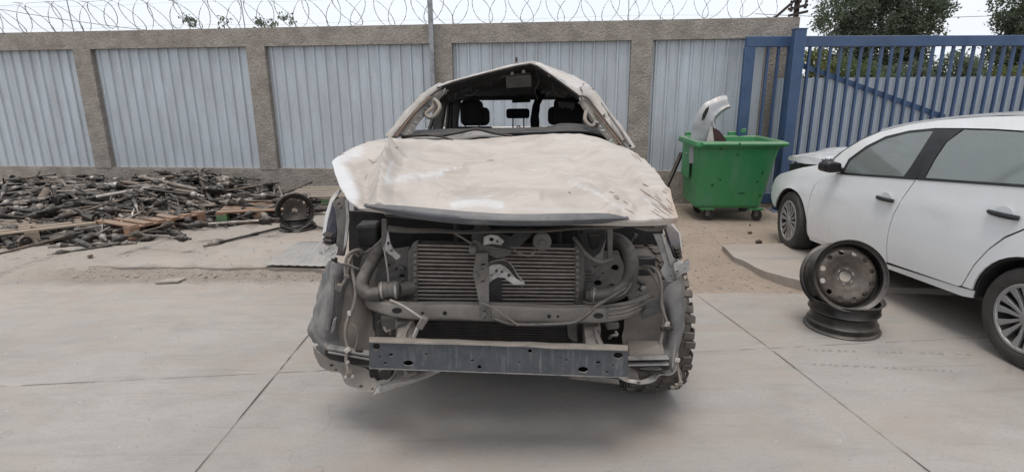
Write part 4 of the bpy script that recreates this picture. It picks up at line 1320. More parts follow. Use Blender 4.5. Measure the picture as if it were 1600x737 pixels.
part(T().plate([(576, 574, 2.26), (612, 575, 2.26), (604, 592, 2.30), (588, 596, 2.30), (577, 590, 2.28)], .06), 'tow_hook_recess', 'deep_black', bevel=.006)
part(T().lathe([(0, -.01), (.028, -.008), (.034, .01), (.034, .05)], at(602, 583, 2.24), (0, 1, .2), 16), 'frame_horn', 'dusty_black')
# bent strut below the beam
tb_ = part(T().patch([[at(*p) for p in r] for r in ([(593, 601, 2.12), (630, 590, 2.16), (660, 582, 2.2), (688, 576, 2.26)], [(590, 606, 2.10), (630, 597, 2.14), (660, 588, 2.18), (688, 579, 2.25)],
      [(592, 614, 2.11), (630, 603, 2.15), (660, 592, 2.19), (688, 581, 2.25)])], 24, 6, lambda p, u, v: p + Vector((0, 0, noise.noise(p * 12) * .004)), th=.005, flip=True), 'bent_strut', 'bare_steel', label='bent pale strut dangling under the left end of the beam')
part(T().plate([(594, 600, 2.11), (594, 613, 2.10), (587, 614, 2.09), (583, 618, 2.09), (588, 606, 2.10)], .005), 'strut_tip', 'bare_steel', tb_)
part(T().plate([(594, 601, 2.13), (608, 597, 2.15), (614, 586, 2.17), (618, 576, 2.18), (622, 576, 2.18), (619, 587, 2.17), (622, 589, 2.16), (632, 585, 2.17), (630, 577, 2.18), (633, 577, 2.18), (638, 584, 2.17), (650, 580, 2.18), (652, 584, 2.17), (620, 596, 2.15), (600, 603, 2.13)], .006), 'strut_web', 'dusty_grey', tb_)

part(T().patch([[at(*p) for p in r] for r in ([(524, 408, 2.44), (522, 450, 2.40), (515, 500, 2.38), (512, 548, 2.36)], [(545, 418, 2.42), (550, 455, 2.36), (552, 500, 2.36), (550, 552, 2.33)], [(560, 440, 2.44), (578, 480, 2.42), (586, 515, 2.40), (588, 556, 2.36)])], 20, 20, soft, th=.006), 'splash_panel', 'splash_dust', smooth=50)
# ---- right side
part(T().plate([(1021, 366, 2.48), (1040, 366, 2.46), (1047, 387, 2.46), (1054, 408, 2.45), (1053, 437, 2.44), (1042, 438, 2.44), (1032, 423, 2.45), (1038, 411, 2.46), (1030, 388, 2.47)], .006, [(1048.5, 431, 2, 2.2), (1040, 372, 1.3, 1.3)]), 'headlamp_support', 'bare_steel', bevel=.0015, label='bright bent headlamp support at the right')
part(T().plate([(1033, 366, 2.44), (1037, 366, 2.44), (1050, 405, 2.43), (1050, 420, 2.425), (1045, 408, 2.43)], .012), 'support_flange', 'bare_steel', bevel=.002)
bracket([(1052, 412, 2.41), (1060, 409, 2.41), (1067, 411, 2.40), (1075, 407, 2.40), (1077, 414, 2.40), (1076, 423, 2.40), (1066, 428, 2.40), (1058, 434, 2.40), (1055, 428, 2.405), (1053, 420, 2.41)], [(1058.5, 424, 2, 2), (1069.5, 419, 2, 2.2), (1057, 432.5, 1.2, 1.2)], lb='bright folded bracket at the right wing')
part(T().plate([(1036, 438, 2.42), (1064, 440, 2.41), (1050, 446, 2.41), (1042, 452, 2.42), (1036, 460, 2.43), (1033, 448, 2.43)], .006), 'support_foot', 'bare_steel', bevel=.001)
part(T().plate([(1044, 352, 2.62), (1050, 352, 2.62), (1061, 364, 2.60), (1064, 385, 2.58), (1066, 400, 2.56), (1062, 405, 2.55), (1055, 404, 2.54), (1049, 388, 2.56), (1044, 372, 2.58), (1040, 360, 2.60)], .04), 'wing_inner', 'blue_inner', bevel=.004)
part(T().plate([(1048, 350, 2.64), (1053, 351, 2.64), (1063, 364, 2.62), (1066, 388, 2.60), (1062.5, 388, 2.60), (1059.5, 366, 2.62)], .02), 'wing_edge', 'silver_paint', bevel=.002)
for i in range(4):
    part(T().plate([(1052 + i * 2, 386 + i * 5, 2.52), (1062 + i * 1.3, 384 + i * 5, 2.52), (1064 + i * 1.3, 389 + i * 5, 2.51), (1054 + i * 2, 391 + i * 5, 2.51)], .03), 'seal_rib', 'deep_black', bevel=.004)
part(T().plate([(988, 352, 2.3), (1042, 351, 2.34), (1038, 358, 2.34), (1030, 362, 2.35), (1010, 362, 2.34), (992, 357, 2.32)], .02), 'bonnet_corner_stay', 'dusty_grey', bevel=.005)
# right inner panel with hanging loom
part(T().plate([(990, 425, 2.52), (1018, 424, 2.52), (1030, 432, 2.50), (1036, 452, 2.49), (1030, 466, 2.48), (1010, 470, 2.47), (985, 476, 2.46), (980, 460, 2.48), (988, 446, 2.5)], .01, [(997, 470, 3, 2), (1001, 452, 4, 3)]), 'inner_wing_panel', 'cross_dust', bevel=.003)
part(T().box(at(1000, 441, 2.46), (.05, .03, .018), Matrix.Rotation(.6, 3, 'Y')), 'relay_block', 'dusty_black', bevel=.004)
part(T().box(at(1004, 449, 2.45), (.022, .03, .022), Matrix.Rotation(.5, 3, 'Y')), 'relay_plug', 'bare_steel', bevel=.003)
R_d = [(1008, 474, 2.36), (1005, 495, 2.40), (1002, 515, 2.42), (1000, 535, 2.40), (998, 556, 2.32), (992, 575, 2.25)]
R_c = [(1032, 462, 2.32), (1034, 490, 2.38), (1034, 515, 2.40), (1032, 538, 2.36), (1030, 556, 2.30), (1024, 578, 2.23)]
R_b = [(1044, 448, 2.31), (1047, 480, 2.32), (1048, 512, 2.32), (1047, 538, 2.31), (1046, 558, 2.29), (1044, 576, 2.27)]
R_a = [(1058, 440, 2.33), (1062, 470, 2.32), (1062, 502, 2.31), (1058, 534, 2.30), (1054, 556, 2.28), (1050, 574, 2.26)]
R_o = [(1067, 436, 2.37), (1071, 462, 2.37), (1072, 492, 2.36), (1067, 522, 2.35), (1060, 548, 2.32), (1055, 572, 2.28)]
liner2 = part(T().patch([[at(*p) for p in r] for r in (R_d, R_c, R_b, R_a, R_o)], 34, 30, soft, th=.004), 'wheel_arch_liner', 'dark_liner', smooth=50, label='dark blue grey wheel arch liner at the right')
part(T().patch([[at(*p) for p in r] for r in ([(1046, 446, 2.36), (1046, 490, 2.36), (1046, 530, 2.36), (1044, 556, 2.34)], [(1022, 466, 2.40), (1016, 490, 2.40), (1016, 525, 2.40), (1012, 556, 2.37)], [(975, 500, 2.42), (975, 515, 2.43), (975, 530, 2.42), (975, 556, 2.38)])], 20, 20, soft, th=.006), 'splash_panel', 'splash_dust', smooth=50)
part(T().plate([(981, 535, 2.36), (1035, 536, 2.30), (1040, 557, 2.27), (982, 557, 2.27)], .03), 'splash_block', 'splash_dust', bevel=.006, seg=2)
part(T().plate([(981, 559, 2.25), (1047, 557, 2.25), (1047, 576, 2.25), (1030, 582, 2.25), (1000, 581, 2.25), (981, 572, 2.25)], .03), 'liner_channel', 'deep_black', bevel=.004)
for y in (558, 567):
    part(T().plate([(981, y + 2, 2.23), (1046, y, 2.23), (1046, y + 4, 2.22), (981, y + 5, 2.22)], .03), 'channel_lip', 'dark_liner', bevel=.003)
part(T().plate([(980, 572, 2.30), (993, 573, 2.30), (1001, 597, 2.26), (984, 596, 2.25), (978, 588, 2.27)], .008), 'valance_plate', 'cross_dust', bevel=.002)
rt = [(966, 589, 2.26), (985, 593, 2.23), (1003, 594, 2.23), (1018, 588, 2.27), (1030, 581, 2.30), (1046, 578, 2.31), (1056, 566, 2.33)]
rb = [(968, 592, 2.25), (983, 598, 2.22), (1003, 599.5, 2.21), (1022, 596, 2.24), (1031, 586, 2.27), (1049, 586, 2.28), (1059, 577, 2.31)]
lo2 = part(T().patch([[at(*p) for p in r] for r in (rt, rb)], 40, 4, lambda p, u, v: p + Vector((0, 0, noise.noise(p * 14) * .006)), th=.006), 'lower_lip', 'bare_steel', smooth=50, label='bright ragged lower lip at the right')
punched(lo2, ((998, 597, 3, 1.4), (1036, 583.5, 3, 1.4), (1050, 579, 1.6, 1.2)), 'lip_hole_dark')
part(T().patch([[at(*p) for p in r] for r in ([(890, 588, 2.3), (920, 588, 2.22), (966, 593, 2.20)], [(890, 591, 2.3), (920, 595, 2.2), (968, 600, 2.18)])], 16, 3, th=.005), 'bent_strut', 'dusty_grey')

# ---- lower radiator and small things between the cross member and the beam
part(T().plate([(655, 498, 2.42), (888, 503, 2.42), (888, 560, 2.42), (655, 556, 2.42)], .03), 'radiator', 'deep_black')
part(T().plate([(886, 505, 2.38), (903, 506, 2.38), (903, 535, 2.38), (896, 534, 2.38), (888, 528, 2.38)], .03), 'radiator_tank', 'dusty_grey', bevel=.008, seg=2)
for i in range(9):
    y0 = 506 + i * 4
    part(T().tube([at(668, y0, 2.41), at(884, y0 + 5, 2.41)], .0015, 4), 'radiator_fin', 'dusty_black')
part(T().plate([(593, 493, 2.36), (620, 496, 2.36), (622, 512, 2.36), (610, 520, 2.36), (596, 514, 2.36)], .04), 'mount_block', 'dusty_grey', bevel=.01, seg=2)
hose('tow_eye', [(600, 511, 2.30), (604, 518, 2.28), (609, 516, 2.28), (610, 522, 2.28)], .006, 'dusty_grey', 8)
part(T().plate([(945, 505, 2.36), (968, 504, 2.36), (968, 514, 2.36), (948, 516, 2.36)], .04), 'mount_block', 'dusty_grey', bevel=.008, seg=2)
hose('tow_eye', [(952, 528, 2.30), (957, 524, 2.28), (964, 523, 2.28), (962, 518, 2.30)], .007, 'dusty_grey', 8)
hose('wiring_loom', [(610, 468, 2.27), (628, 476, 2.22), (645, 487, 2.19), (660, 497, 2.18)], .0045, 'pale_plastic', 8, label='pale thin pipe crossing the lower cross member')
part(T().bar(at(665, 495, 2.17), at(655, 512, 2.17), .028, .03), 'connector_block', 'cable_grey', bevel=.004)
part(T().bar(at(653, 510, 2.165), at(646, 528, 2.15), .014, .014), 'connector_plug', 'bare_steel', bevel=.002)
hose('wiring_loom', [(752, 473, 2.20), (768, 479, 2.18), (788, 493, 2.17), (810, 508, 2.17)], .0045, 'cable_grey', 8)
hose('oil_pipe', [(770, 497, 2.19), (790, 504, 2.18), (812, 507, 2.18), (850, 507, 2.18), (890, 505, 2.18), (906, 500, 2.18), (919, 490, 2.18), (932, 478, 2.2), (958, 462, 2.24), (978, 450, 2.28)], .0075, 'rubber_hose', 10)
hose('vacuum_line', [(912, 472, 2.30), (925, 474, 2.27), (950, 468, 2.25), (975, 458, 2.26), (988, 440, 2.29)], .0055, 'rubber_hose', 8)
hose('vacuum_line', [(945, 478, 2.24), (975, 476, 2.26), (1000, 470, 2.32), (1020, 462, 2.38)], .005, 'rubber_hose', 8)

# ---- hanging looms
def loom(pts, r=.006, plugs=(), m='cable_grey'):
    o = hose('wiring_loom', pts, r, m, 7)
    for x, y, Y, s, mm in plugs:
        part(T().box(at(x, y, Y), (s, s * .8, s * 1.3), Matrix.Rotation((x * 13 % 7) * .3, 3, 'Y')), 'plug', mm, o, bevel=.002)
    return o
loom([(566, 398, 2.42), (556, 393, 2.38), (549, 400, 2.36), (551, 425, 2.33), (556, 455, 2.30), (552, 480, 2.29), (545, 496, 2.28), (541, 508, 2.27), (540, 525, 2.26), (543, 545, 2.25), (541, 562, 2.24), (545, 582, 2.22)], .008,
     [(546, 489, 2.27, .016, 'pale_plastic'), (543, 546, 2.245, .02, 'pale_plastic'), (543, 566, 2.23, .014, 'bare_steel'), (546, 584, 2.215, .017, 'cable_grey')])
loom([(572, 396, 2.40), (560, 390, 2.36), (545, 397, 2.34), (539, 415, 2.33), (540, 435, 2.32), (533, 447, 2.32)], .007, [(531, 449, 2.31, .025, 'dusty_grey')])
loom([(560, 400, 2.37), (552, 396, 2.35), (545, 410, 2.33), (543, 428, 2.33)], .006, [(542, 432, 2.32, .018, 'dusty_grey')])
loom([(545, 503, 2.28), (556, 512, 2.28), (559, 528, 2.28), (555, 545, 2.27)], .005, [(561, 548, 2.26, .022, 'deep_black')])
loom([(544, 578, 2.22), (541, 588, 2.21)], .005, [(540, 589, 2.2, .012, 'bare_steel')])
loom([(548, 576, 2.22), (550, 588, 2.21)], .004, [(551, 588, 2.2, .012, 'bare_steel')])
loom([(985, 420, 2.46), (1008, 419, 2.42), (1022, 432, 2.37), (1031, 450, 2.34), (1034, 472, 2.33), (1037, 490, 2.32), (1036, 512, 2.32), (1031, 540, 2.30), (1027, 567, 2.28)], .008, [(1042, 506, 2.31, .02, 'pale_plastic'), (1038, 512, 2.31, .024, 'dusty_black')])
loom([(1005, 416, 2.42), (1020, 418, 2.38), (1030, 430, 2.35), (1034, 452, 2.33), (1034, 478, 2.32), (1043, 504, 2.31), (1050, 518, 2.31)], .007, [(1046, 514, 2.3, .022, 'deep_black')])
loom([(1057, 538, 2.34), (1058, 560, 2.30), (1060, 580, 2.28), (1063, 596, 2.26)], .005, [(1058, 562, 2.29, .018, 'pale_plastic'), (1063, 598, 2.25, .017, 'cable_grey'), (1057, 602, 2.25, .016, 'cable_grey')])
loom([(1059, 572, 2.29), (1064, 585, 2.28), (1062, 600, 2.26), (1052, 605, 2.26)], .004, [(1051, 605, 2.25, .014, 'cable_grey')])

# ---- front wheels, mud terrain tyres
def wheel_arrays(parent, r, wd, m_t, tread=True, rim_r=.215):
    prof = [(rim_r, -wd * .40), (rim_r + .02, -wd * .46), (r * .80, -wd * .5), (r * .93, -wd * .47), (r * .972, -wd * .40), (r * .975, 0), (r * .972, wd * .40), (r * .93, wd * .47), (r * .80, wd * .5), (rim_r + .02, wd * .46), (rim_r, wd * .40)]
    ty = MB().lathe(prof, (0, 0, 0), (1, 0, 0), 48).build('tyre', m_t, parent, smooth=40, fixn=True)
    if tread:
        tb2 = MB()
        N = 38
        for i in range(N):
            for row, (o, w_, ln, sk) in enumerate(((-.40, .20, .042, .10), (-.14, .21, .05, -.35), (.14, .21, .05, .35), (.40, .20, .042, -.10))):
                a = 2 * math.pi * (i + (.5 if row % 2 else 0) + .13 * math.sin(i * 3 + row)) / N
                rot = Matrix.Rotation(a, 3, 'X') @ Matrix.Rotation(sk, 3, 'Z')
                sh_ = .0 if abs(o) < .3 else -.006
                rot2 = Matrix.Rotation(a, 3, 'X')
                tb2.box(rot2 @ Vector((o * wd * (1.06 if (i % 2 and abs(o) > .3) else 1.0), 0, r * .982 + sh_)), (wd * w_, ln * .82, .016), rot)
            a = 2 * math.pi * (i + .25) / N
            for sgn in (-1, 1):
                rot = Matrix.Rotation(a, 3, 'X')
                tb2.box(rot @ Vector((sgn * wd * .492, 0, r * .93)), (.008, .024, .04), rot)
        tb2.build('tread', m_t, ty, smooth=0, bevel=.003, seg=1)
    rm = MB()
    rm.lathe([(rim_r + .012, wd * .42), (rim_r, wd * .40), (rim_r - .02, wd * .2), (rim_r * .9, wd * .12), (.06, wd * .10), (0, wd * .12)], (0, 0, 0), (1, 0, 0), 32)
    rm.lathe([(rim_r + .012, -wd * .42), (rim_r, -wd * .40), (rim_r - .02, -wd * .2), (rim_r * .9, 0), (.06, .01), (0, .01)], (0, 0, 0), (1, 0, 0), 32)
    rm.build('rim', 'galvanised', ty, smooth=40)
    return ty
for cx, cy, rz_, big in ((.70, 2.80, .06, 1), (-.74, 3.2, .0, 1), (.70, 5.86, 0, 0), (-.82, 5.86, 0, 0)):
    t_ = wheel_arrays(truck, .385, .262, 'tread_rubber', big)
    t_.location = Vector((cx, cy, .385)) - TC
    t_.rotation_euler = (0, 0, rz_)
part(T().tube([(-.62, 3.1, .36), (-.15, 2.9, .34), (.1, 2.82, .34), (.60, 2.78, .36)], [.045, .05, .05, .045], 10), 'front_axle', 'deep_black')
part(T().lathe([(0, -.12), (.08, -.11), (.12, -.04), (.12, .06), (.06, .16), (0, .17)], (.15, 2.75, .36), (0, 1, 0), 18), 'differential', 'dusty_black')
part(T().box((-.06, 3.1, .40), (.7, 1.0, .02)), 'skid_plate', 'deep_black', bevel=.004)
part(T().box((-.06, 4.6, .50), (1.5, 3.2, .06)), 'floor_pan', 'deep_black')

# ---- cab
# the front parts of both door sides and the firewall
for sx, X in ((-1, -.86), (1, .70)):
    for y0, y1 in ((3.18, 4.22), (4.235, 5.12)):
        d = MB(TC)
        d.patch([[(X, y0, .45), (X + sx * .03, (y0 + y1) / 2, .44), (X, y1, .45)], [(X + sx * .06, y0, .75), (X + sx * .08, (y0 + y1) / 2, .76), (X + sx * .06, y1, .75)],
                 [(X + sx * .03, y0, 1.10), (X + sx * .04, (y0 + y1) / 2, 1.14), (X + sx * .03, y1, 1.16)]], 10, 10, lambda p, u, v: p + Vector((noise.noise(p * 4) * .02, 0, 0)), th=.03, flip=(sx > 0))
        dr = part(d, 'door', 'silver_paint', smooth=50)
        part(T().bar((X + sx * .09, y1 - .22, .92), (X + sx * .09, y1 - .06, .92), .02, .03), 'door_handle', 'trim_black', dr, bevel=.006)
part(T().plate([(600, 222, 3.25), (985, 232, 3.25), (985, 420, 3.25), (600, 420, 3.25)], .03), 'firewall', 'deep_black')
# dashboard: long rounded form with instrument hood on the driver's side
dash = [[(622, 214, 3.42), (700, 212, 3.42), (770, 211, 3.42), (850, 209, 3.42), (890, 207, 3.42), (930, 210, 3.42), (972, 226, 3.42)],
        [(622, 209, 3.52), (700, 206.5, 3.52), (770, 205.5, 3.52), (850, 204, 3.52), (880, 199, 3.52), (925, 203, 3.52), (972, 221, 3.52)],
        [(626, 209, 3.68), (700, 206.5, 3.68), (770, 205.5, 3.68), (850, 203.5, 3.66), (880, 198.5, 3.62), (920, 202, 3.62), (968, 221, 3.62)],
        [(630, 240, 3.75), (700, 240, 3.75), (770, 240, 3.75), (850, 240, 3.75), (880, 240, 3.72), (920, 240, 3.72), (966, 250, 3.7)]]
part(T().patch([[at(*p) for p in r] for r in dash], 40, 16, th=.01, flip=True), 'dashboard', 'dash_plastic', smooth=60)
# cowl and buckled wiper tray in front of the dash
part(T().patch([[at(*p) for p in r] for r in ([(628, 212, 3.36), (680, 210, 3.33), (722, 206.5, 3.3), (745, 202.5, 3.28), (765, 207, 3.28), (800, 211.5, 3.3)], [(640, 216, 3.27), (680, 216, 3.24), (710, 219, 3.2), (745, 214, 3.2), (770, 214, 3.2), (800, 215, 3.22)])], 24, 5,
         lambda p, u, v: p + Vector((0, 0, noise.noise(p * 10) * .006)), th=.006, flip=True), 'cowl_tray', 'dark_liner', smooth=30)
part(T().tube(px_path([(629, 213, 3.25), (668, 211, 3.22), (690, 212, 3.2), (720, 206.5, 3.2), (745, 202, 3.2), (772, 208, 3.2), (800, 213, 3.2)]), .008, 8), 'wiper_link', 'deep_black')
part(T().tube(px_path([(668, 211, 3.19), (690, 214, 3.17), (708, 219, 3.15)]), .006, 6), 'wiper_arm', 'deep_black')

# roof: buckled into a ridge right of the middle
rf = [
    [(684, 137, 3.72), (708, 128, 3.78), (740, 119.5, 3.82), (775, 110.5, 3.85), (805, 103.5, 3.86), (829, 99.5, 3.86), (840, 103.5, 3.86), (862, 118, 3.84), (884, 134, 3.82), (906, 150, 3.76), (913, 156, 3.70)],
    [(687, 139, 4.05), (712, 129, 4.1), (742, 120.5, 4.15), (776, 112, 4.18), (806, 105, 4.2), (831, 99.7, 4.2), (845, 102, 4.2), (866, 112, 4.18), (892, 126, 4.14), (916, 144, 4.06), (924, 154, 3.98)],
    [(694, 144, 4.5), (720, 134, 4.5), (748, 125, 4.55), (779, 117, 4.58), (808, 110, 4.6), (832, 103, 4.6), (848, 103.5, 4.6), (872, 111.5, 4.58), (898, 122, 4.54), (919, 136, 4.45), (929, 148, 4.38)],
    [(703, 150, 5.08), (728, 141, 5.12), (753, 134, 5.15), (781, 128, 5.16), (809, 122, 5.16), (832, 116, 5.16), (850, 114, 5.16), (874, 117, 5.14), (896, 123, 5.1), (913, 131, 5.06), (922, 140, 5.02)],
]
def roofn(p, u, v):
    e = min(1, 8 * min(u, 1 - u))
    if v < .04:
        p = p + Vector((0, 0, noise.noise(Vector((p.x * 26, 3, 1))) * .010 + noise.noise(Vector((p.x * 70, 3, 1))) * .005))
    return p + Vector((0, noise.noise(p * 5) * .01, (noise.noise(p * 6) * .011 + noise.noise(p * 17) * .004) * e))
roof = part(T().patch([[at(*p) for p in r] for r in rf], 70, 40, roofn, th=.012, flip=True, lin=.85), 'roof', 'silver_paint', smooth=45, label='dusty roof buckled into a sharp ridge')
# headliner, and header rail coloured black for the shade under the roof lip
hl_rows = [[(x, y + 7 if 0 < i < 10 else y + 3, Y + .02) for i, (x, y, Y) in enumerate(rf[0])]] + [[(x, y + 16 + (10 if 2 < i < 8 else 3), Y) for i, (x, y, Y) in enumerate(r)] for r in rf[1:3]] + [[(x, 150 if i not in (0, 10) else y + 12, Y - .03) for i, (x, y, Y) in enumerate(rf[3])]]
part(T().patch([[at(*p) for p in r] for r in hl_rows], 40, 20, roofn, th=.006, flip=True), 'headliner', 'liner_fabric', smooth=50)
hd = [(x, y + 3.2, Y - .01) for x, y, Y in rf[0]]
part(T().patch([[at(*p) for p in hd], [at(x, y + 5.5, Y + .03) for x, y, Y in hd], [at(x, y + 2, Y + .07) for x, y, Y in hd]], 50, 4, roofn, th=.004, flip=True, lin=.85), 'header_rail', 'dusty_black', smooth=45)
part(T().tube([at(x, y + 1.0, Y - .012) for x, y, Y in rf[0]], .008, 6), 'windscreen_seal', 'deep_black')  # black seal set forward, adds to the shade painted under the lip
part(T().plate([(790, 119, 3.92), (830, 117, 3.92), (831, 136, 4.0), (791, 138, 4.0)], .012), 'sun_visor', 'dusty_black_visor', bevel=.004)
part(T().plate([(740, 123, 3.9), (776, 118, 3.92), (828, 113, 3.92), (829, 118, 3.95), (778, 123.5, 3.95), (742, 130, 3.93)], .01), 'header_trim', 'dusty_grey', bevel=.003)
for x, y in ((800, 114.5), (818, 112)):
    part(T().box(at(x, y, 3.9), (.022, .02, .022)), 'roof_clip', 'pale_trim', bevel=.003)
an = part(T().lathe([(0, 0), (.028, 0), (.026, .008), (.016, .02), (.009, .024), (.007, .055), (0, .057)], at(807, 102.5, 4.15), (0, 0, 1), 14), 'aerial_base', 'dusty_black')

# torn headliner, wires and glass stubs hanging round the windscreen frame
rt3 = random.Random(12)
for x0, x1, y0, d_ in ((706, 738, 136, 14), (742, 770, 132, 9), (846, 868, 130, 12), (872, 898, 146, 14), (700, 716, 140, 22)):
    n_ = 7
    up_ = [(x0 + (x1 - x0) * i / n_, y0 - (x0 + (x1 - x0) * i / n_ - 700) * (.18 if x0 < 800 else -.15) * .5, 3.98) for i in range(n_ + 1)]
    dn_ = [(x + rt3.uniform(-2, 2), y + d_ * rt3.uniform(.3, 1.), 4.0) for x, y, Y in up_]
    part(T().plate(up_ + dn_[::-1], .004), 'torn_headliner', 'liner_fabric', smooth=0)
for pts in ([(716, 132, 3.9), (722, 146, 3.9), (735, 150, 3.92), (748, 140, 3.95)], [(838, 112, 3.9), (842, 128, 3.9), (836, 142, 3.92), (840, 156, 3.95)], [(862, 128, 3.9), (868, 146, 3.88), (880, 152, 3.9), (890, 145, 3.9)]):
    part(T().tube(px_path(pts), .005, 6), 'hanging_wire', 'deep_black')
mat('glass_stub', (.30, .34, .34), .15, 0, bump=0)
for line in ([(632, 212, 3.24), (646, 192, 3.37), (662, 170, 3.52), (680, 152, 3.65)], [(962, 225, 3.2), (946, 205, 3.33), (931, 186, 3.46), (917, 168, 3.58)]):
    q = px_path(line, 6)
    sg = 1 if line[0][0] < 800 else -1
    for i in range(0, len(q) - 1, 2):
        a_, b_ = q[i], q[i + 1]
        tip = (a_ + b_) / 2 + Vector((sg * rt3.uniform(.008, .03), .01, rt3.uniform(-.015, .01)))
        part(T().prism([a_, b_, tip], (0, .004, 0)), 'glass_shard', 'glass_stub', smooth=0)
part(T().tube([at(x + noise.noise(Vector((x * .3, 1, 1))) * 1.2, y - .8 + noise.noise(Vector((x * .25, 4, 1))) * 1.1, Y - .006) for x, y, Y in [(684 + i * 2.35, 0, 0) for i in range(0)] or [(p_[0], p_[1], p_[2]) for p_ in rf[0]]], .006, 6), 'roof_lip', 'silver_paint')
# buckled sheet on the right pillar and its torn seam
for pts in ([(912, 152, 3.66), (922, 146, 3.68), (934, 160, 3.56), (946, 178, 3.44), (940, 182, 3.43), (928, 168, 3.52)], [(944, 184, 3.40), (952, 182, 3.40), (966, 203, 3.28), (976, 218, 3.18), (970, 222, 3.18), (956, 204, 3.3)]):
    part(T().plate([(x + rt3.uniform(-1, 1), y + rt3.uniform(-1, 1), Y + rt3.uniform(-.02, .02)) for x, y, Y in pts], .006), 'buckled_sheet', 'pillar_metal', smooth=0, bevel=.002)
for pts in ([(622, 199, 3.27), (628, 197, 3.27), (641, 180, 3.38), (655, 164, 3.48), (650, 163, 3.48), (636, 177, 3.38)],):
    part(T().plate([(x + rt3.uniform(-1, 1), y + rt3.uniform(-1, 1), Y + rt3.uniform(-.02, .02)) for x, y, Y in pts], .006), 'buckled_sheet', 'pillar_metal', smooth=0, bevel=.002)

# pillars
def pillar(name, pts, wd, th_, m, lb=None, parent=None):
    a = [at(*p) for p in pts]
    p = smooth_path(a, 5)
    n = len(p)
    rows = []
    for i, q in enumerate(p):
        d = (p[min(n - 1, i + 1)] - p[max(0, i - 1)]).normalized()
        s = d.cross(Vector((0, 1, 0))).normalized()
        w_ = wd[0] + (wd[1] - wd[0]) * i / (n - 1)
        rows.append([q - s * w_ / 2 + Vector((0, .02, 0)), q - s * w_ * .22 - Vector((0, .012, 0)), q + s * w_ * .22 - Vector((0, .012, 0)), q + s * w_ / 2 + Vector((0, .02, 0))])
    mb = T().patch(rows, 8, max(8, n * 2), lambda q, u, v: q + Vector((noise.noise(q * 9) * .010 + noise.noise(q * 24) * .005, noise.noise(q * 12) * .012, noise.noise(q * 19) * .006)), th=th_, lin=.5)
    return part(mb, name, m, parent, smooth=50, label=lb)
pillar('windscreen_pillar', [(609, 217, 3.20), (628, 192, 3.35), (648, 169, 3.49), (667, 151, 3.62), (689, 137, 3.78)], (.024, .022), .02, 'pillar_metal')
pillar('pillar_trim', [(627, 214, 3.27), (641, 193, 3.40), (657, 172, 3.54), (674, 153, 3.66), (692, 137, 3.80)], (.06, .05), .02, 'pale_trim', 'beige pillar trim')
pillar('windscreen_pillar', [(986, 236, 3.12), (972, 214, 3.28), (956, 193, 3.42), (938, 170, 3.55), (923, 150, 3.68), (914, 140, 3.95)], (.03, .055), .02, 'pillar_metal')
pillar('pillar_trim', [(968, 227, 3.24), (955, 210, 3.36), (941, 192, 3.48), (927, 173, 3.60), (912, 155, 3.72)], (.07, .045), .02, 'pale_trim')
# seals torn loose along both pillars
part(T().tube(px_path([(614, 215, 3.16), (632, 192, 3.30), (652, 169, 3.44), (670, 152, 3.58), (690, 137, 3.72)]), .006, 6), 'door_seal', 'deep_black')
part(T().tube(px_path([(620, 215, 3.17), (637, 192, 3.31), (656, 170, 3.45), (676, 151, 3.60)]), .004, 6), 'door_seal', 'dusty_black')
part(T().tube(px_path([(979, 231, 3.08), (965, 213, 3.22), (949, 193, 3.36), (932, 171, 3.50), (917, 153, 3.62), (906, 150, 3.7)]), .006, 6), 'door_seal', 'deep_black')
part(T().tube(px_path([(985, 228, 3.1), (967, 201, 3.30), (951, 179, 3.45), (936, 157, 3.6), (926, 139, 3.9)]), .007, 6), 'door_seal', 'dusty_black')
part(T().tube(px_path([(912, 131, 4.3), (909, 138, 4.0), (912, 146, 3.85)]), .006, 6), 'roof_crack', 'dusty_black')
mat('rust_edge', (.15, .095, .065), .9, c2=(.22, .17, .13))
part(T().tube(px_path([(618, 214, 3.165), (636, 190, 3.31), (655, 168, 3.45), (672, 151.5, 3.58)]), .006, 6), 'rusty_flange', 'rust_edge')
part(T().tube(px_path([(971, 226, 3.12), (956, 207, 3.26), (941, 188, 3.40), (926, 169, 3.53)]), .005, 6), 'rusty_flange', 'rust_edge')
part(T().tube(px_path([(927, 138, 4.0), (929, 145, 3.9), (938, 157, 3.7), (950, 174, 3.5)]), .005, 6), 'rusty_flange', 'rust_edge')
# roof side rails running back
part(T().tube(px_path([(688, 138, 3.75), (700, 146, 4.3), (706, 152, 5.08)]), .035, 8), 'roof_side_rail', 'silver_paint')
part(T().tube(px_path([(914, 154, 3.72), (926, 152, 4.2), (922, 143, 5.05)]), .038, 8), 'roof_side_rail', 'silver_paint')
# middle and rear pillars
def post_(name, a, b, w_, d_, m):
    return part(T().bar(at(*a), at(*b), w_, d_, up=(0, 1, 0)), name, m, bevel=.012, seg=2)
post_('middle_pillar', (694, 143, 4.28), (681, 218, 4.24), .07, .10, 'liner_fabric')
post_('middle_pillar', (918, 150, 4.28), (934, 226, 4.24), .07, .10, 'liner_fabric')
post_('window_frame', (690, 143, 3.95), (668, 212, 3.75), .025, .04, 'deep_black')
post_('window_frame', (703, 150, 4.7), (697, 215, 4.7), .03, .04, 'deep_black')
post_('window_frame', (705, 152, 4.9), (704, 213, 4.9), .03, .04, 'deep_black')
post_('rear_pillar', (712, 152, 5.1), (704, 215, 5.12), .10, .08, 'liner_fabric')
post_('rear_pillar', (910, 143, 5.1), (914, 218, 5.12), .10, .08, 'liner_fabric')
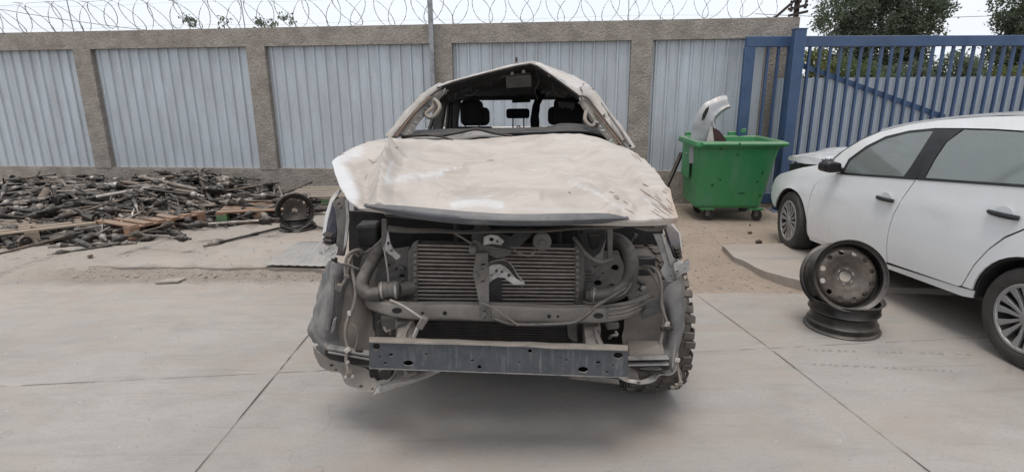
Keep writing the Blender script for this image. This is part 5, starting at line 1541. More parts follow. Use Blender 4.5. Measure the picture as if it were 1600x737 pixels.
# rear panel of the cab with the open back window
op = [(752, 158), (869, 156), (907, 160), (907, 199), (752, 201)]
ro = [(702, 146, 5.14), (760, 138, 5.14), (832, 124, 5.14), (870, 124, 5.14), (918, 140, 5.14), (918, 300, 5.14), (702, 300, 5.14)]
mb = T()
mb.prism([at(*p) for p in ro], (0, .03, 0), [[at(x, y, 5.14) for x, y in ((716, 158), (752, 157), (869, 156), (906, 160), (906, 202), (716, 203))]])
part(mb, 'cab_rear_panel', 'liner_fabric')
# seats
def cushion(name, x0, x1, y0, y1, Y, d, m='seat_fabric', parent=None, rnd_=.04):
    a, b = at(x0, y1, Y), at(x1, y0, Y)
    c = (a + b) / 2
    c.y = Y + d / 2
    return part(T().box(c, (b.x - a.x, d, b.z - a.z)), name, m, parent, bevel=rnd_, seg=4, smooth=60)
s1 = cushion('seat_back', 706, 772, 199, 330, 4.32, .16)
cushion('headrest', 719, 754, 157, 197, 4.32, .12, parent=s1)
cushion('headrest_side', 738, 764.5, 168, 197, 4.36, .10, parent=s1)
for x in (727, 749):
    part(T().tube([at(x, 195, 4.38), at(x, 204, 4.38)], .008, 6), 'headrest_post', 'galvanised', s1)
s2 = cushion('seat_back', 850, 920, 199, 330, 4.32, .16)
cushion('headrest', 866, 914, 153, 196, 4.32, .12, parent=s2)
cushion('headrest_side', 856.5, 886, 167, 196, 4.36, .10, parent=s2)
for x in (869, 893):
    part(T().tube([at(x, 195, 4.38), at(x, 204, 4.38)], .008, 6), 'headrest_post', 'galvanised', s2)
bk = cushion('rear_bench', 715, 908, 200.5, 330, 4.9, .16)
cushion('headrest', 791, 827.5, 170, 185.5, 4.93, .09, parent=bk, rnd_=.022)
for x in (801.5, 818.5):
    part(T().tube([at(x, 184, 4.97), at(x, 203, 4.97)], .006, 6), 'headrest_post', 'deep_black', bk)
part(T().tube(px_path([(808, 201, 4.88), (808.5, 197.5, 4.88), (812, 197.5, 4.88), (812.5, 201, 4.88)]), .005, 6), 'belt_anchor', 'deep_black', bk)
part(T().tube(px_path([(842, 201, 4.88), (843, 199, 4.88), (847, 199, 4.88), (848, 201, 4.88)]), .005, 6), 'belt_anchor', 'deep_black', bk)
br = part(T().plate([(800, 155, 5.1), (829, 153.5, 5.1), (829, 160, 5.1), (800, 161, 5.1)], .03), 'brake_light', 'deep_black', bevel=.004)
# torn cloth hanging in the back window
rag_l = [(838, 140), (836, 155), (832, 165), (830, 178), (828.5, 188), (829.5, 201)]
rag_r = [(853, 140), (849, 154), (844, 164), (843.5, 172), (842, 181), (843, 190), (842.5, 201)]
part(T().plate([(x, y, 4.9) for x, y in rag_l] + [(x, y, 4.9) for x, y in rag_r[::-1]], .03), 'hanging_cloth', 'seat_fabric', bevel=.006)
# grab handles on the pillars
gh = part(T().tube(px_path([(664, 178, 3.5), (671, 184, 3.48), (679, 181, 3.47), (687, 169, 3.48), (684, 160, 3.52), (679, 156, 3.56)]), .012, 10), 'grab_handle', 'pale_trim', smooth=60)
part(T().tube(px_path([(664, 178, 3.5), (672, 172, 3.53), (677, 166, 3.56), (679, 157, 3.57)]), .013, 8), 'grip_back', 'pale_trim', gh)
gh = part(T().tube(px_path([(916, 174, 3.5), (914, 186, 3.46), (919, 194, 3.44), (926, 197, 3.43), (931, 192, 3.46)]), .012, 10), 'grab_handle', 'pale_trim', smooth=60)
part(T().tube(px_path([(916, 174, 3.5), (923, 180, 3.5), (929, 187, 3.48), (931, 193, 3.46)]), .012, 8), 'grip_back', 'pale_trim', gh)

# ---- load bed
bedz0, bedz1 = .66, 1.16
for X in (-.90, .76):
    part(T().box((X, 6.02, (bedz0 + bedz1) / 2), (.07, 1.55, bedz1 - bedz0)), 'bed_side', 'silver_paint', bevel=.02, seg=2)
part(T().box((-.06, 5.27, .88), (1.69, .04, .5)), 'bed_headboard', 'silver_paint', bevel=.01)
part(T().box((-.06, 6.77, .91), (1.69, .05, .46)), 'tailgate', 'silver_paint', bevel=.01)
part(T().box((-.06, 6.02, .68), (1.69, 1.45, .04)), 'bed_floor', 'dusty_black')
part(T().tube([(-.86, 5.86, .385), (.78, 5.86, .385)], .05, 10), 'rear_axle', 'deep_black')
# torn mirror stub at the right
part(T().plate([(1016, 262, 2.98), (1026, 263, 2.98), (1026, 268, 2.98), (1017, 269, 2.98)], .04), 'mirror_stub', 'bare_steel', bevel=.008)
# ------------------------------------------------------------------ white parked car
mat('white_paint', (.74, .755, .765), .2, 0, c2=(.69, .695, .69), scale=2.5, lo=.45, hi=.75, dust=.5, dust0=.06, bump=.0, coat=1., dustc=(.52, .48, .43), grain=.05)
mat('car_black', (.018, .018, .02), .5, 0, dust=.3, dust0=.04)
mat('gloss_black', (.014, .014, .016), .35, 0, bump=0, grain=.1)
mat('car_rubber', (.022, .022, .022), .8, 0, dust=.5, dust0=.22, bump=.15, dustc=(.15, .135, .12))
mat('alloy', (.42, .425, .43), .38, .6, c2=(.34, .34, .34), scale=9, dust=.5, dust0=.1, bump=.05)
mat('cabin_dark', (.05, .052, .055), .9)
mat('seat_grey', (.10, .10, .105), .9)
m, t, p, v, vo = base_mat('car_glass')
t.nodes.remove(p)
out = t.nodes['Material Output']
tr = nd(t, 'ShaderNodeBsdfTransparent')
tr.inputs[0].default_value = (.55, .62, .59, 1)
gl = nd(t, 'ShaderNodeBsdfGlossy')
gl.inputs['Roughness'].default_value = .06
df = nd(t, 'ShaderNodeBsdfDiffuse')
df.inputs[0].default_value = (.34, .38, .36, 1)
fr = nd(t, 'ShaderNodeFresnel')
fr.inputs[0].default_value = 1.5
m1_ = nd(t, 'ShaderNodeMixShader')
t.links.new(mth(t, 'ADD', mth(t, 'MULTIPLY', fr.outputs[0], 1.5), .10, True), m1_.inputs[0])
t.links.new(tr.outputs[0], m1_.inputs[1])
t.links.new(gl.outputs[0], m1_.inputs[2])
m2_ = nd(t, 'ShaderNodeMixShader')      # pale grey-green diffuse layer over the glass
t.links.new(ramp(t, nz(t, v, 3, 5, .6), .3, .7, .30, .38), m2_.inputs[0])
t.links.new(m1_.outputs[0], m2_.inputs[1])
t.links.new(df.outputs[0], m2_.inputs[2])
t.links.new(m2_.outputs[0], out.inputs[0])

CC = .0636
car = thing('parked_car', (3.518, 5.45, 0), 'white four door car with a buckled bonnet parked by the blue gate', 'car', rz=math.pi / 2 + CC)
# local axes: x forward, y to the car's left, origin below the middle of the front axle
def belt(x):
    return .852 + (-x - .68) * .10
def S(x, z):
    b = belt(x)
    if z <= b:
        q = max(0, min(1, (z - .18) / (b - .18)))
        y = .788 + .040 * math.sin(math.pi * q ** .85) - .004 * q
        y += .006 * math.exp(-((z - (b - .17)) / .018) ** 2)       # pressed shoulder line
    else:
        y = .784 - (z - b) * .37 - (z - b) ** 2 * .12
    if x > -.1:
        y -= .26 * (x + .1) ** 2.0
    if x < -2.7:
        y -= .14 * (-x - 2.7) ** 1.5
    return y
def cpart(mb, name, m, parent=None, smooth=40, bevel=0., label=None):
    o = mb.build(name, m, parent or car, smooth, bevel, 2, fixn=True)
    if label:
        o['label'] = label
    return o
def skin(poly, side=1, step=.05, off=0., th=.012):
    # an outline in side view laid on the body's side surface
    bm = bmesh.new()
    bm.faces.new([bm.verts.new((x, 0, z)) for x, z in poly])
    xs_ = [q[0] for q in poly]
    zs_ = [q[1] for q in poly]
    for ax, lo, hi in (((1, 0, 0), min(xs_), max(xs_)), ((0, 0, 1), min(zs_), max(zs_))):
        k = math.ceil((hi - lo) / step)
        for i in range(1, k):
            c = lo + (hi - lo) * i / k
            bmesh.ops.bisect_plane(bm, geom=bm.verts[:] + bm.edges[:] + bm.faces[:], plane_co=Vector(ax) * c, plane_no=ax)
    bm.verts.index_update()
    mb = MB()
    vs_ = [(q.co.x, side * (S(q.co.x, q.co.z) + off), q.co.z) for q in bm.verts]
    vi = [(q.co.x, side * (S(q.co.x, q.co.z) + off - th), q.co.z) for q in bm.verts]
    n = len(vs_)
    fs_ = [[q.index for q in f.verts] for f in bm.faces]
    bd = [(e.verts[0].index, e.verts[1].index) for e in bm.edges if len(e.link_faces) == 1]
    bm.free()
    mb.add(vs_ + vi, [tuple(f) for f in fs_] + [tuple(i + n for i in f[::-1]) for f in fs_] + [(a, b, b + n, a + n) for a, b in bd])
    return mb
def arc(cx, cz, r, a0, a1, n=14):
    return [(cx + r * math.cos(R(a0 + (a1 - a0) * i / n)), cz + r * math.sin(R(a0 + (a1 - a0) * i / n))) for i in range(n + 1)]
FA, RA = (-.02, .285), (-2.465, .30)
def chaikin(p, closed=True, n=1, keep=()):
    return p
for side in (1, -1):
    fender = [(-.352, .25)] + [(-.338, .45), (-.342, .60), (-.358, .70), (-.42, .76), (-.53, .815), (-.62, .845), (-.50, .880), (-.30, .880), (-.1, .832), (.12, .765), (.34, .705), (.46, .64), (.49, .55), (.47, .45), (.40, .40)] + [q for q in arc(*FA, .335, 15, 185, 18)]
    cpart(skin(fender, side), 'front_wing', 'white_paint')
    fd = [(-.362, .235), (-.347, .45), (-.351, .60), (-.366, .703), (-.428, .767), (-.538, .822), (-.67, .853), (-1.0, .885), (-1.36, .921), (-1.493, .934), (-1.43, .80), (-1.383, .66), (-1.368, .55), (-1.372, .42), (-1.388, .30), (-1.37, .282)]
    d1 = cpart(skin(fd, side), 'front_door', 'white_paint')
    rd = [(-1.398, .30), (-1.381, .42), (-1.377, .55), (-1.392, .66), (-1.438, .80), (-1.503, .935), (-1.8, .965), (-2.2, 1.004), (-2.52, 1.036), (-2.46, .90), (-2.376, .805), (-2.26, .72), (-2.18, .62), (-2.11, .50), (-2.07, .40), (-2.045, .345), (-2.02, .333)]
    d2 = cpart(skin(rd, side), 'rear_door', 'white_paint')
    qp = [(-2.055, .345), (-2.08, .40), (-2.12, .50), (-2.19, .62), (-2.27, .713), (-2.386, .80), (-2.47, .90), (-2.53, 1.036), (-2.96, 1.125), (-3.11, 1.055), (-3.235, .955), (-3.275, .6), (-3.215, .345), (-2.9, .32)] + arc(*RA, .345, 176, 8, 18)
    cpart(skin(qp, side), 'rear_wing', 'white_paint')
    cpart(skin([(-.35, .232), (-1.37, .275), (-2.02, .326), (-2.13, .34), (-2.12, .29), (-2.05, .275), (-1.2, .235), (-.37, .195)], side, off=-.012), 'sill', 'white_paint')
    # door cheeks behind the gaps
    cpart(skin([(-.30, .24), (-.3, .80), (-.6, .84), (-2.4, 1.0), (-2.5, .9), (-2.2, .6), (-2.08, .3)], side, step=.12, off=-.02, th=.01), 'door_seal', 'car_black')
    # glass and its frames
    gf = [(-.687, .868), (-.69, .971), (-.817, 1.087), (-.974, 1.176), (-1.179, 1.235), (-1.405, 1.269), (-1.397, 1.157), (-1.382, 1.007), (-1.362, .930)]
    cpart(skin(gf, side, off=-.006, th=.005), 'front_window', 'car_glass', d1)
    gr = [(-1.565, .955), (-1.563, 1.083), (-1.578, 1.2), (-1.654, 1.284), (-1.87, 1.295), (-2.088, 1.298), (-2.40, 1.272), (-2.54, 1.18), (-2.59, 1.056)]
    cpart(skin(gr, side, off=-.006, th=.005), 'rear_window', 'car_glass', d2)
    bp = [(-1.367, .929), (-1.387, 1.007), (-1.402, 1.157), (-1.410, 1.274), (-1.646, 1.288), (-1.572, 1.2), (-1.557, 1.083), (-1.560, .950)]
    cpart(skin(bp, side, off=-.002), 'pillar_cover', 'gloss_black')
    # black window rubber under the glass
    cpart(skin([(-.66, .850), (-1.0, .882), (-1.5, .932), (-1.5, .948), (-1.0, .898), (-.69, .866)], side, off=.005), 'window_rubber', 'gloss_black', d1)
    cpart(skin([(-1.51, .933), (-2.0, .982), (-2.53, 1.034), (-2.53, 1.05), (-2.0, .998), (-1.51, .949)], side, off=.005), 'window_rubber', 'gloss_black', d2)
    # roof frame: from the mirror foot over the doors
    rt_ = [(-.40, .885), (-.483, .950), (-.569, 1.042), (-.712, 1.142), (-.882, 1.220), (-1.126, 1.287), (-1.29, 1.320), (-1.483, 1.345), (-1.742, 1.372), (-2.007, 1.390), (-2.35, 1.370), (-2.65, 1.285), (-2.95, 1.13), (-3.0, 1.07), (-2.61, 1.05), (-2.55, 1.19), (-2.41, 1.283), (-2.088, 1.308), (-1.87, 1.305), (-1.65, 1.295), (-1.405, 1.280), (-1.175, 1.247), (-.965, 1.189), (-.803, 1.099), (-.674, .980), (-.668, .868), (-.64, .852), (-.5, .86)]
    cpart(skin(rt_, side, step=.06, off=-.004), 'roof_frame', 'white_paint')
    cpart(skin([(-.668, .862), (-.676, .979), (-.805, 1.098), (-.967, 1.188), (-1.175, 1.246), (-1.41, 1.279), (-1.41, 1.264), (-1.179, 1.230), (-.978, 1.171), (-.823, 1.081), (-.704, .968), (-.70, .868)], side, off=-.003), 'window_rubber', 'gloss_black', d1)
    # handles with their finger recesses
    for dd, x0, x1, zz in ((d1, -1.19, -1.365, .755), (d2, -2.125, -2.325, .842)):
        hb = MB()
        pth = []
        for i in range(9):
            u = i / 8
            x = x0 + (x1 - x0) * u
            pth.append((x, side * (S(x, zz) + .006 + .022 * math.sin(math.pi * min(1, max(0, u)) ** .9) ** .5), zz))
        hb.tube(pth, [.012, .015, .016, .016, .016, .016, .016, .016, .013], 8)
        cpart(hb, 'door_handle', 'gloss_black', dd)
        rc = MB()
        xm = (x0 + x1) / 2
        rc.prism([(xm + .055 * math.cos(a * .4488), side * (S(xm, zz) + .002), zz + .012 + .038 * math.sin(a * .4488)) for a in range(14)], (0, -side * .004, 0))
        cpart(rc, 'handle_recess', 'white_paint', dd)
    cpart(skin([(-.02 + q[0] * 0 + 0, 0) for q in []] or arc(*FA, .345, 10, 190, 18) + arc(*FA, .325, 190, 10, 18), side, off=-.02, th=.14), 'arch_liner', 'car_black')
    cpart(skin(arc(*RA, .352, 0, 180, 18) + arc(*RA, .330, 180, 0, 18), side, off=-.02, th=.16), 'arch_liner', 'car_black')
    # wheel wells
    for cx in (FA[0], RA[0]):
        MB().box((cx, side * .57, .36), (.62, .16, .50)).build('wheel_well', 'car_black', car)
# top skin
def row(x, z, cr, y=None):
    y = y or S(x, z) - .002
    return [(x, y * k, z + cr * (1 - k * k)) for k in (1, .8, .5, .2, -.2, -.5, -.8, -1)]
roof_rows = [row(-.882, 1.222, .04), row(-1.126, 1.288, .034), row(-1.483, 1.347, .03), row(-1.742, 1.374, .028), row(-2.007, 1.392, .027), row(-2.35, 1.372, .027)]
cpart(MB().patch(roof_rows, 24, 20, th=.012), 'roof', 'white_paint', smooth=60)
cpart(MB().patch([row(-.42, .905, .06), row(-.569, 1.044, .055), row(-.712, 1.144, .048), row(-.882, 1.222, .04)], 20, 10, th=.006), 'windscreen', 'car_glass', smooth=60)
cpart(MB().patch([row(-2.35, 1.372, .027), row(-2.65, 1.29, .03), row(-2.95, 1.13, .05)], 20, 8, th=.006), 'back_window', 'car_glass', smooth=60)
cpart(MB().patch([row(-2.95, 1.12, .05), row(-3.1, 1.05, .04), row(-3.22, .95, .03), row(-3.26, .6, .0), row(-3.2, .36, .0)], 16, 12, th=.01), 'boot_lid', 'white_paint', smooth=60)
# bonnet pushed up at its front edge
def hrow(x, zl, zr, ye, cr):
    return [(x, ye * k, (zl if k > 0 else zr) * 1.0 + cr * (1 - k * k)) for k in (1, .8, .5, .2, -.2, -.5, -.8, -1)]
hr_ = [hrow(-.48, .915, .915, .72, .05), hrow(-.30, .935, .93, .74, .05), hrow(-.05, .925, .90, .74, .07), hrow(.15, .90, .86, .72, .09), hrow(.33, .875, .80, .68, .09), hrow(.42, .845, .76, .62, .06)]
cpart(MB().patch(hr_, 28, 22, lambda p, u, v: p + Vector((0, 0, noise.noise(p * 3.5) * .03 * v + noise.noise(p * 9) * .008 * v)), th=.012), 'bonnet', 'white_paint', smooth=45, label='white bonnet buckled up at the front')
cpart(MB().patch([[(-.30, .66, .86), (-.30, .3, .88), (-.3, -.66, .86)], [(.1, .64, .76), (.1, .3, .78), (.1, -.64, .76)], [(.36, .56, .68), (.40, .2, .70), (.36, -.56, .68)], [(.42, .55, .30), (.46, .2, .30), (.42, -.55, .30)]], 12, 12, th=.01), 'engine_bay', 'car_black', smooth=40)
cpart(MB().prism([(-.36, .70, .905), (-.30, .71, .915), (.40, .62, .80), (.42, .60, .70), (.1, .69, .74), (-.3, .71, .84)], (0, -.3, 0)), 'headlamp_hole_dark', 'car_black')  # black block filling the gap, the hole's shade put in as colour
fl = MB()
fl.patch([[(-.50, .725, .905), (-.30, .74, .928), (-.05, .74, .918), (.15, .72, .893), (.33, .68, .868), (.415, .62, .84)],
          [(-.50, .728, .875), (-.30, .745, .88), (-.05, .742, .862), (.15, .720, .862), (.33, .675, .852), (.415, .61, .832)]], 24, 4, lambda p, u, v: p + Vector((0, noise.noise(p * 7) * .008, 0)), th=.006)
cpart(fl, 'bonnet_edge', 'white_paint', smooth=45)
cpart(MB().patch([[(.30, .72, .56), (.44, .62, .56), (.54, .3, .56), (.56, 0, .56)], [(.32, .74, .40), (.47, .63, .40), (.56, .3, .40), (.58, 0, .40)], [(.30, .73, .22), (.45, .62, .20), (.54, .3, .20), (.56, 0, .2)]], 14, 8,
                   lambda p, u, v: p + Vector((noise.noise(p * 7) * .03, 0, noise.noise(p * 8) * .03)), th=.008), 'bumper_stub', 'car_black', smooth=40)
cpart(MB().box((.335, .742, .535), (.05, .02, .03)), 'side_marker', 'pale_plastic', bevel=.005)
# mirror, broken cover
mr = cpart(MB().prism([(-.60, .80, .872), (-.58, .88, .865), (-.58, .935, .875), (-.59, .945, .945), (-.60, .91, .962), (-.62, .82, .955)], (-.12, 0, 0)), 'door_mirror', 'gloss_black', bevel=.02)
cpart(MB().bar((-.66, .74, .88), (-.66, .83, .90), .06, .04), 'mirror_arm', 'car_black', mr, bevel=.008)
for i in range(5):
    cpart(MB().box((-.62 - .012 * (i % 2), .83 + i * .022, .967), (.03, .013, .02 + .008 * (i % 2))), 'mirror_clip', 'galvanised', mr, bevel=.003)
# cabin
cpart(MB().box((-1.55, 0, .34), (2.5, 1.40, .12)), 'floor_pan', 'cabin_dark')
cpart(MB().patch([[(-.45, .7, .85), (-.45, -.7, .85)], [(-.75, .7, .90), (-.75, -.7, .90)], [(-.82, .7, .6), (-.82, -.7, .6)]], 8, 8, th=.01), 'dashboard', 'cabin_dark')
for y in (.36, -.36):
    s_ = cpart(MB().box((-1.42, y, .72), (.16, .48, .66), Matrix.Rotation(-.22, 3, 'Y')), 'seat_back', 'seat_grey', bevel=.05)
    cpart(MB().box((-1.52, y, 1.15), (.10, .27, .17), Matrix.Rotation(-.2, 3, 'Y')), 'headrest', 'seat_grey', s_, bevel=.04)
    cpart(MB().box((-1.15, y, .46), (.5, .48, .14)), 'seat_base', 'seat_grey', bevel=.04)
cpart(MB().box((-2.30, 0, .80), (.16, 1.24, .60), Matrix.Rotation(-.3, 3, 'Y')), 'rear_seat', 'seat_grey', bevel=.05)
for y in (.38, -.38):
    cpart(MB().box((-2.42, y, 1.14), (.09, .25, .14), Matrix.Rotation(-.3, 3, 'Y')), 'headrest', 'seat_grey', bevel=.04)
cpart(MB().lathe([(.17, 0), (.185, .014), (.17, .028), (.155, .014)], (-.92, .36, .84), (-.9, 0, .42), 24, closed=True), 'steering_wheel', 'car_black', smooth=60)
cpart(MB().box((-1.5, 0, .26), (3.2, 1.30, .06)), 'underbody', 'car_black')
# wheels
def car_wheel(x, side):
    r, wd, rr_ = .292, .185, .198
    ty = MB().lathe([(rr_ - .004, -wd * .42), (rr_ + .012, -wd * .48), (r * .84, -wd * .5), (r * .95, -wd * .45), (r * .995, -wd * .34), (r * .985, -wd * .19), (r, -wd * .17), (r, wd * .17), (r * .985, wd * .19), (r * .995, wd * .34), (r * .95, wd * .45), (r * .84, wd * .5), (rr_ + .012, wd * .48), (rr_ - .004, wd * .42)], (0, 0, 0), (0, side, 0), 56).build('wheel', 'car_rubber', car, smooth=40, fixn=True)
    ty.location = (x, side * (.80 - wd / 2), r)
    MB().lathe([(rr_ + .004, wd * .44), (rr_ - .004, wd * .47), (rr_ - .014, wd * .46), (rr_ - .02, wd * .30), (rr_ - .03, wd * .1), (.03, wd * .08), (0, wd * .08)], (0, 0, 0), (0, side, 0), 40).build('rim', 'car_black', ty, smooth=30, fixn=True)
    cv = MB()
    cv.lathe([(rr_ + .002, wd * .455), (rr_ - .004, wd * .485), (rr_ - .016, wd * .485), (rr_ - .022, wd * .43)], (0, 0, 0), (0, side, 0), 48)
    cv.lathe([(.046, wd * .30), (.046, wd * .42), (.034, wd * .46), (0, wd * .47)], (0, 0, 0), (0, side, 0), 20)
    # nine paired spokes, each pair fanning out to the rim
    NS = 7
    for i in range(NS):
        a0 = 2 * math.pi * i / NS + .2
        for sgn in (-1, 1):
            def P_(a, rad_, h):
                return Vector((rad_ * math.cos(a), side * h, rad_ * math.sin(a)))
            ri, ro_ = .036, rr_ - .012
            ai, ao = a0 + sgn * .24, a0 + sgn * .21
            wi, wo_ = .2, .115
            hi, ho = wd * .43, wd * .465
            hm = wd * .405
            q = [P_(ai - wi, ri, hi), P_(ai + wi, ri, hi), P_(a0 + sgn * .2 + .1, .11, hm), P_(ao + wo_, ro_, ho), P_(ao - wo_, ro_, ho), P_(a0 + sgn * .2 - .1, .11, hm)]
            dn = Vector((0, -side * .02, 0))
            cv.add(q + [v_ + dn for v_ in q], [(0, 1, 2, 5), (5, 2, 3, 4), (7, 6, 11, 8), (8, 11, 10, 9), (0, 5, 11, 6), (5, 4, 10, 11), (1, 7, 8, 2), (2, 8, 9, 3)])
    cv.build('wheel_cover', 'alloy', ty, smooth=40, bevel=.002, fixn=True)
    return ty
for x in (0, -2.465):
    for sd_ in (1, -1):
        wh = car_wheel(x, sd_)
        if x == 0:
            wh.rotation_euler = (0, 0, R(-9))
# ------------------------------------------------------------------ green waste container
mat('green_plastic', (.026, .235, .078), .42, 0, c2=(.075, .23, .115), scale=2.5, streak=(3, 3, .8), lo=.42, hi=.72, dust=.6, dust0=.10, bump=.05, dustc=(.25, .27, .2))
mat('caster_metal', (.16, .15, .14), .6, .4, dust=.6, dust0=.2)
mat('dark_scuff', (.008, .04, .014), .8)
bx_, by_ = 2.655, 6.92
bin_ = thing('waste_container', (bx_, by_, 0), 'large green plastic wheeled waste container with its lid missing', 'waste container', rz=R(-3.5))
bin_.scale.x = .86
ZB, ZR = .17, .955
def rect(w_, d_, z, r=.06, n=4):
    out_ = []
    dx = -.065 * max(0, (ZR - z) / (ZR - ZB))
    for sx, sy, a0 in ((1, 1, 0), (-1, 1, 90), (-1, -1, 180), (1, -1, 270)):
        for k in range(n + 1):
            a = R(a0 + 90 * k / n)
            out_.append(Vector((dx + sx * (w_ / 2 - r) + r * math.cos(a), sy * (d_ / 2 - r) + r * math.sin(a), z)))
    return out_
def hull(rings, cap=True):
    mb = MB()
    n = len(rings[0])
    for rg in rings:
        mb.v += [tuple(q) for q in rg]
    mb.f = [(i * n + k, i * n + (k + 1) % n, (i + 1) * n + (k + 1) % n, (i + 1) * n + k) for i in range(len(rings) - 1) for k in range(n)]
    if cap:
        mb.f.append(tuple(range(n))[::-1])
    return mb
rings = [rect(.84, .60, ZB, .05), rect(.90, .66, ZB + .03, .06), rect(.905, .665, ZB + .045, .06), rect(1.06, .82, ZR - .10, .06), rect(1.08, .84, ZR - .06, .06), rect(1.08, .84, ZR, .06),
         rect(1.04, .80, ZR, .05), rect(1.01, .77, ZR - .2, .05), rect(.86, .62, ZB + .06, .05)]
mb = hull(rings)
mb.f.append(tuple(range(8 * 20, 9 * 20)))
b_ = mb.build('tub', 'green_plastic', bin_, smooth=40, fixn=True)
rg = [rect(1.10, .86, ZR - .045, .07), rect(1.19, .95, ZR - .05, .08), rect(1.205, .965, ZR - .03, .08), rect(1.19, .95, ZR + .012, .08), rect(1.08, .84, ZR + .016, .06), rect(1.05, .81, ZR - .01, .05)]
hull(rg, False).build('rim_flange', 'green_plastic', bin_, smooth=40, fixn=True)
# split grip bars along the front rim and the rear hinge lugs
for x0, x1 in ((-.52, -.06), (-.04, .58)):
    MB().tube([(x0, -.50, ZR - .01), (x1, -.50, ZR - .01)], .022, 8).build('grip_bar', 'green_plastic', bin_, smooth=50)
for x in (-.35, .28):
    MB().box((x, .49, ZR + .03), (.26, .06, .07)).build('hinge_lug', 'green_plastic', bin_, bevel=.01)
MB().box((.33, .46, ZR + .075), (.12, .09, .06)).build('hinge_cap', 'green_plastic', bin_, bevel=.01)
for sx in (-1, 1):
    MB().tube([(sx * .50, 0, .78), (sx * .60, 0, .78)], .022, 10).build('lifting_pin', 'galvanised', bin_)
MB().box((-.57, .05, .72), (.03, .34, .44)).build('folded_flap', 'green_plastic', bin_, bevel=.01)
for sx in (-.33, .34):
    for sy in (-.24, .24):
        MB().box((sx, sy, ZB - .012), (.20, .15, .03)).build('caster_plate', 'green_plastic', bin_, bevel=.006)
        k = MB()
        for q in (-1, 1):
            k.box((sx + .02, sy + q * .032, .115), (.06, .008, .10))
        k.box((sx + .02, sy, .157), (.07, .07, .012))
        ck = k.build('caster_fork', 'caster_metal', bin_, bevel=.002)
        MB().lathe([(.012, -.022), (.05, -.022), (.068, -.018), (.072, 0), (.068, .018), (.05, .022), (.012, .022)], (sx + .04, sy, .072), (0, 1, 0), 20).build('caster_wheel', 'car_rubber', ck, smooth=40)
# scuffs on the front face
sc = MB()
rr = random.Random(8)
for (x, z, L, a) in ((.10, .36, .16, .03), (-.30, .46, .07, 1.2), (-.22, .52, .05, .3), (.28, .50, .05, 1.), (.36, .33, .05, .8), (-.02, .82, .06, .1), (-.25, .88, .06, .1), (.33, .60, .08, 1.3)):
    y = -(.333 + (z - .215) * .1275) - .0015
    for i in range(4):
        z0 = z + rr.uniform(-.01, .01)
        x0 = x + rr.uniform(-.02, .02)
        d = Vector((math.cos(a), 0, math.sin(a))) * L / 2 * rr.uniform(.4, 1)
        n = Vector((-math.sin(a), 0, math.cos(a))) * rr.uniform(.002, .005)
        c = Vector((x0, y, z0))
        q = [c - d, c + n, c + d, c - n]
        q = [Vector((v_.x, -(.333 + (v_.z - .215) * .1275) - .0012, v_.z)) for v_ in q]
        sc.add(q, [(0, 1, 2, 3)])
sc.build('scuff', 'dark_scuff', bin_, smooth=0)['kind'] = 'stuff'

# silver wing panel standing in the container
mat('scrap_silver', (.40, .415, .43), .4, .3, c2=(.33, .34, .35), dust=.5, dust0=.1, bump=.05)
mat('dark_red', (.05, .02, .018), .6)
Yw = 6.75
wl = [(1079, 222), (1081, 205), (1084, 190), (1090, 176), (1100, 163), (1112, 156), (1124, 151), (1135, 150)]
wr = [(1126, 222), (1123, 210), (1120, 202), (1117, 194), (1119, 185), (1126, 177), (1134, 171), (1141, 168)]
c0 = at(1100, 222, Yw)
wing = thing('scrap_wing', (c0.x, Yw, .62), 'torn silver car wing panel sticking out of the green container', 'scrap panel')
rows = []
for k, dY in ((0, .05), (.3, .0), (.75, -.015), (.9, -.035), (1, .02)):
    rows.append([at(a[0] + (b[0] - a[0]) * k, a[1] + (b[1] - a[1]) * k, Yw + dY) for a, b in zip(wl, wr)])
for r_ in rows:
    r_.insert(0, r_[0] - Vector((0, 0, .25)))
wb = MB(wing.location)
wb.patch(rows, 34, 14, lambda p, u, v: p + Vector((noise.noise(p * 9) * .008, noise.noise(p * 7) * .012, noise.noise(p * 11) * .006)), th=.006, lin=.7)
wb.build('panel_skin', 'scrap_silver', wing, smooth=50, fixn=True)
MB(wing.location).plate([(1097, 189, Yw - .045), (1098, 179, Yw - .045), (1103, 170, Yw - .045), (1108, 166, Yw - .045), (1107, 173, Yw - .045), (1101, 186, Yw - .045)], .01).build('opening_dark', 'deep_black', wing, fixn=True)  # black plate before the skin, its colour standing for a shaded opening
MB(wing.location).plate([(1113, 222, Yw - .06), (1114, 199, Yw - .05), (1124, 204, Yw - .05), (1135, 218, Yw - .06), (1135, 224, Yw - .06)], .02).build('red_stub', 'dark_red', wing, bevel=.004, fixn=True)
MB(wing.location).plate([(1104, 221, Yw - .07), (1109, 200, Yw - .06), (1113, 198, Yw - .06), (1116, 221, Yw - .07)], .012).build('inner_flange', 'pale_plastic', wing, bevel=.002, fixn=True)
MB(wing.location).plate([(1126, 153, Yw + .05), (1130, 143, Yw + .06), (1131, 143, Yw + .06), (1131, 153, Yw + .05)], .004).build('torn_tab', 'scrap_silver', wing, fixn=True)

# black square bar leaning between container and wall
a, b = gnd(1036, 330, .0), at(1064, 240, 7.55)
a = Vector((at(1036, 330, 7.1).x - .10, 7.1, .02))
b = at(1065, 239, 7.5)
bar_ = tag(MB((a.x, a.y, 0)).bar(a, b, .045, .045).build('steel_bar', 'deep_black', bevel=.004), 'black square steel bar leaning against the wall left of the container', 'steel bar')
bar_.location = (a.x, a.y, 0)

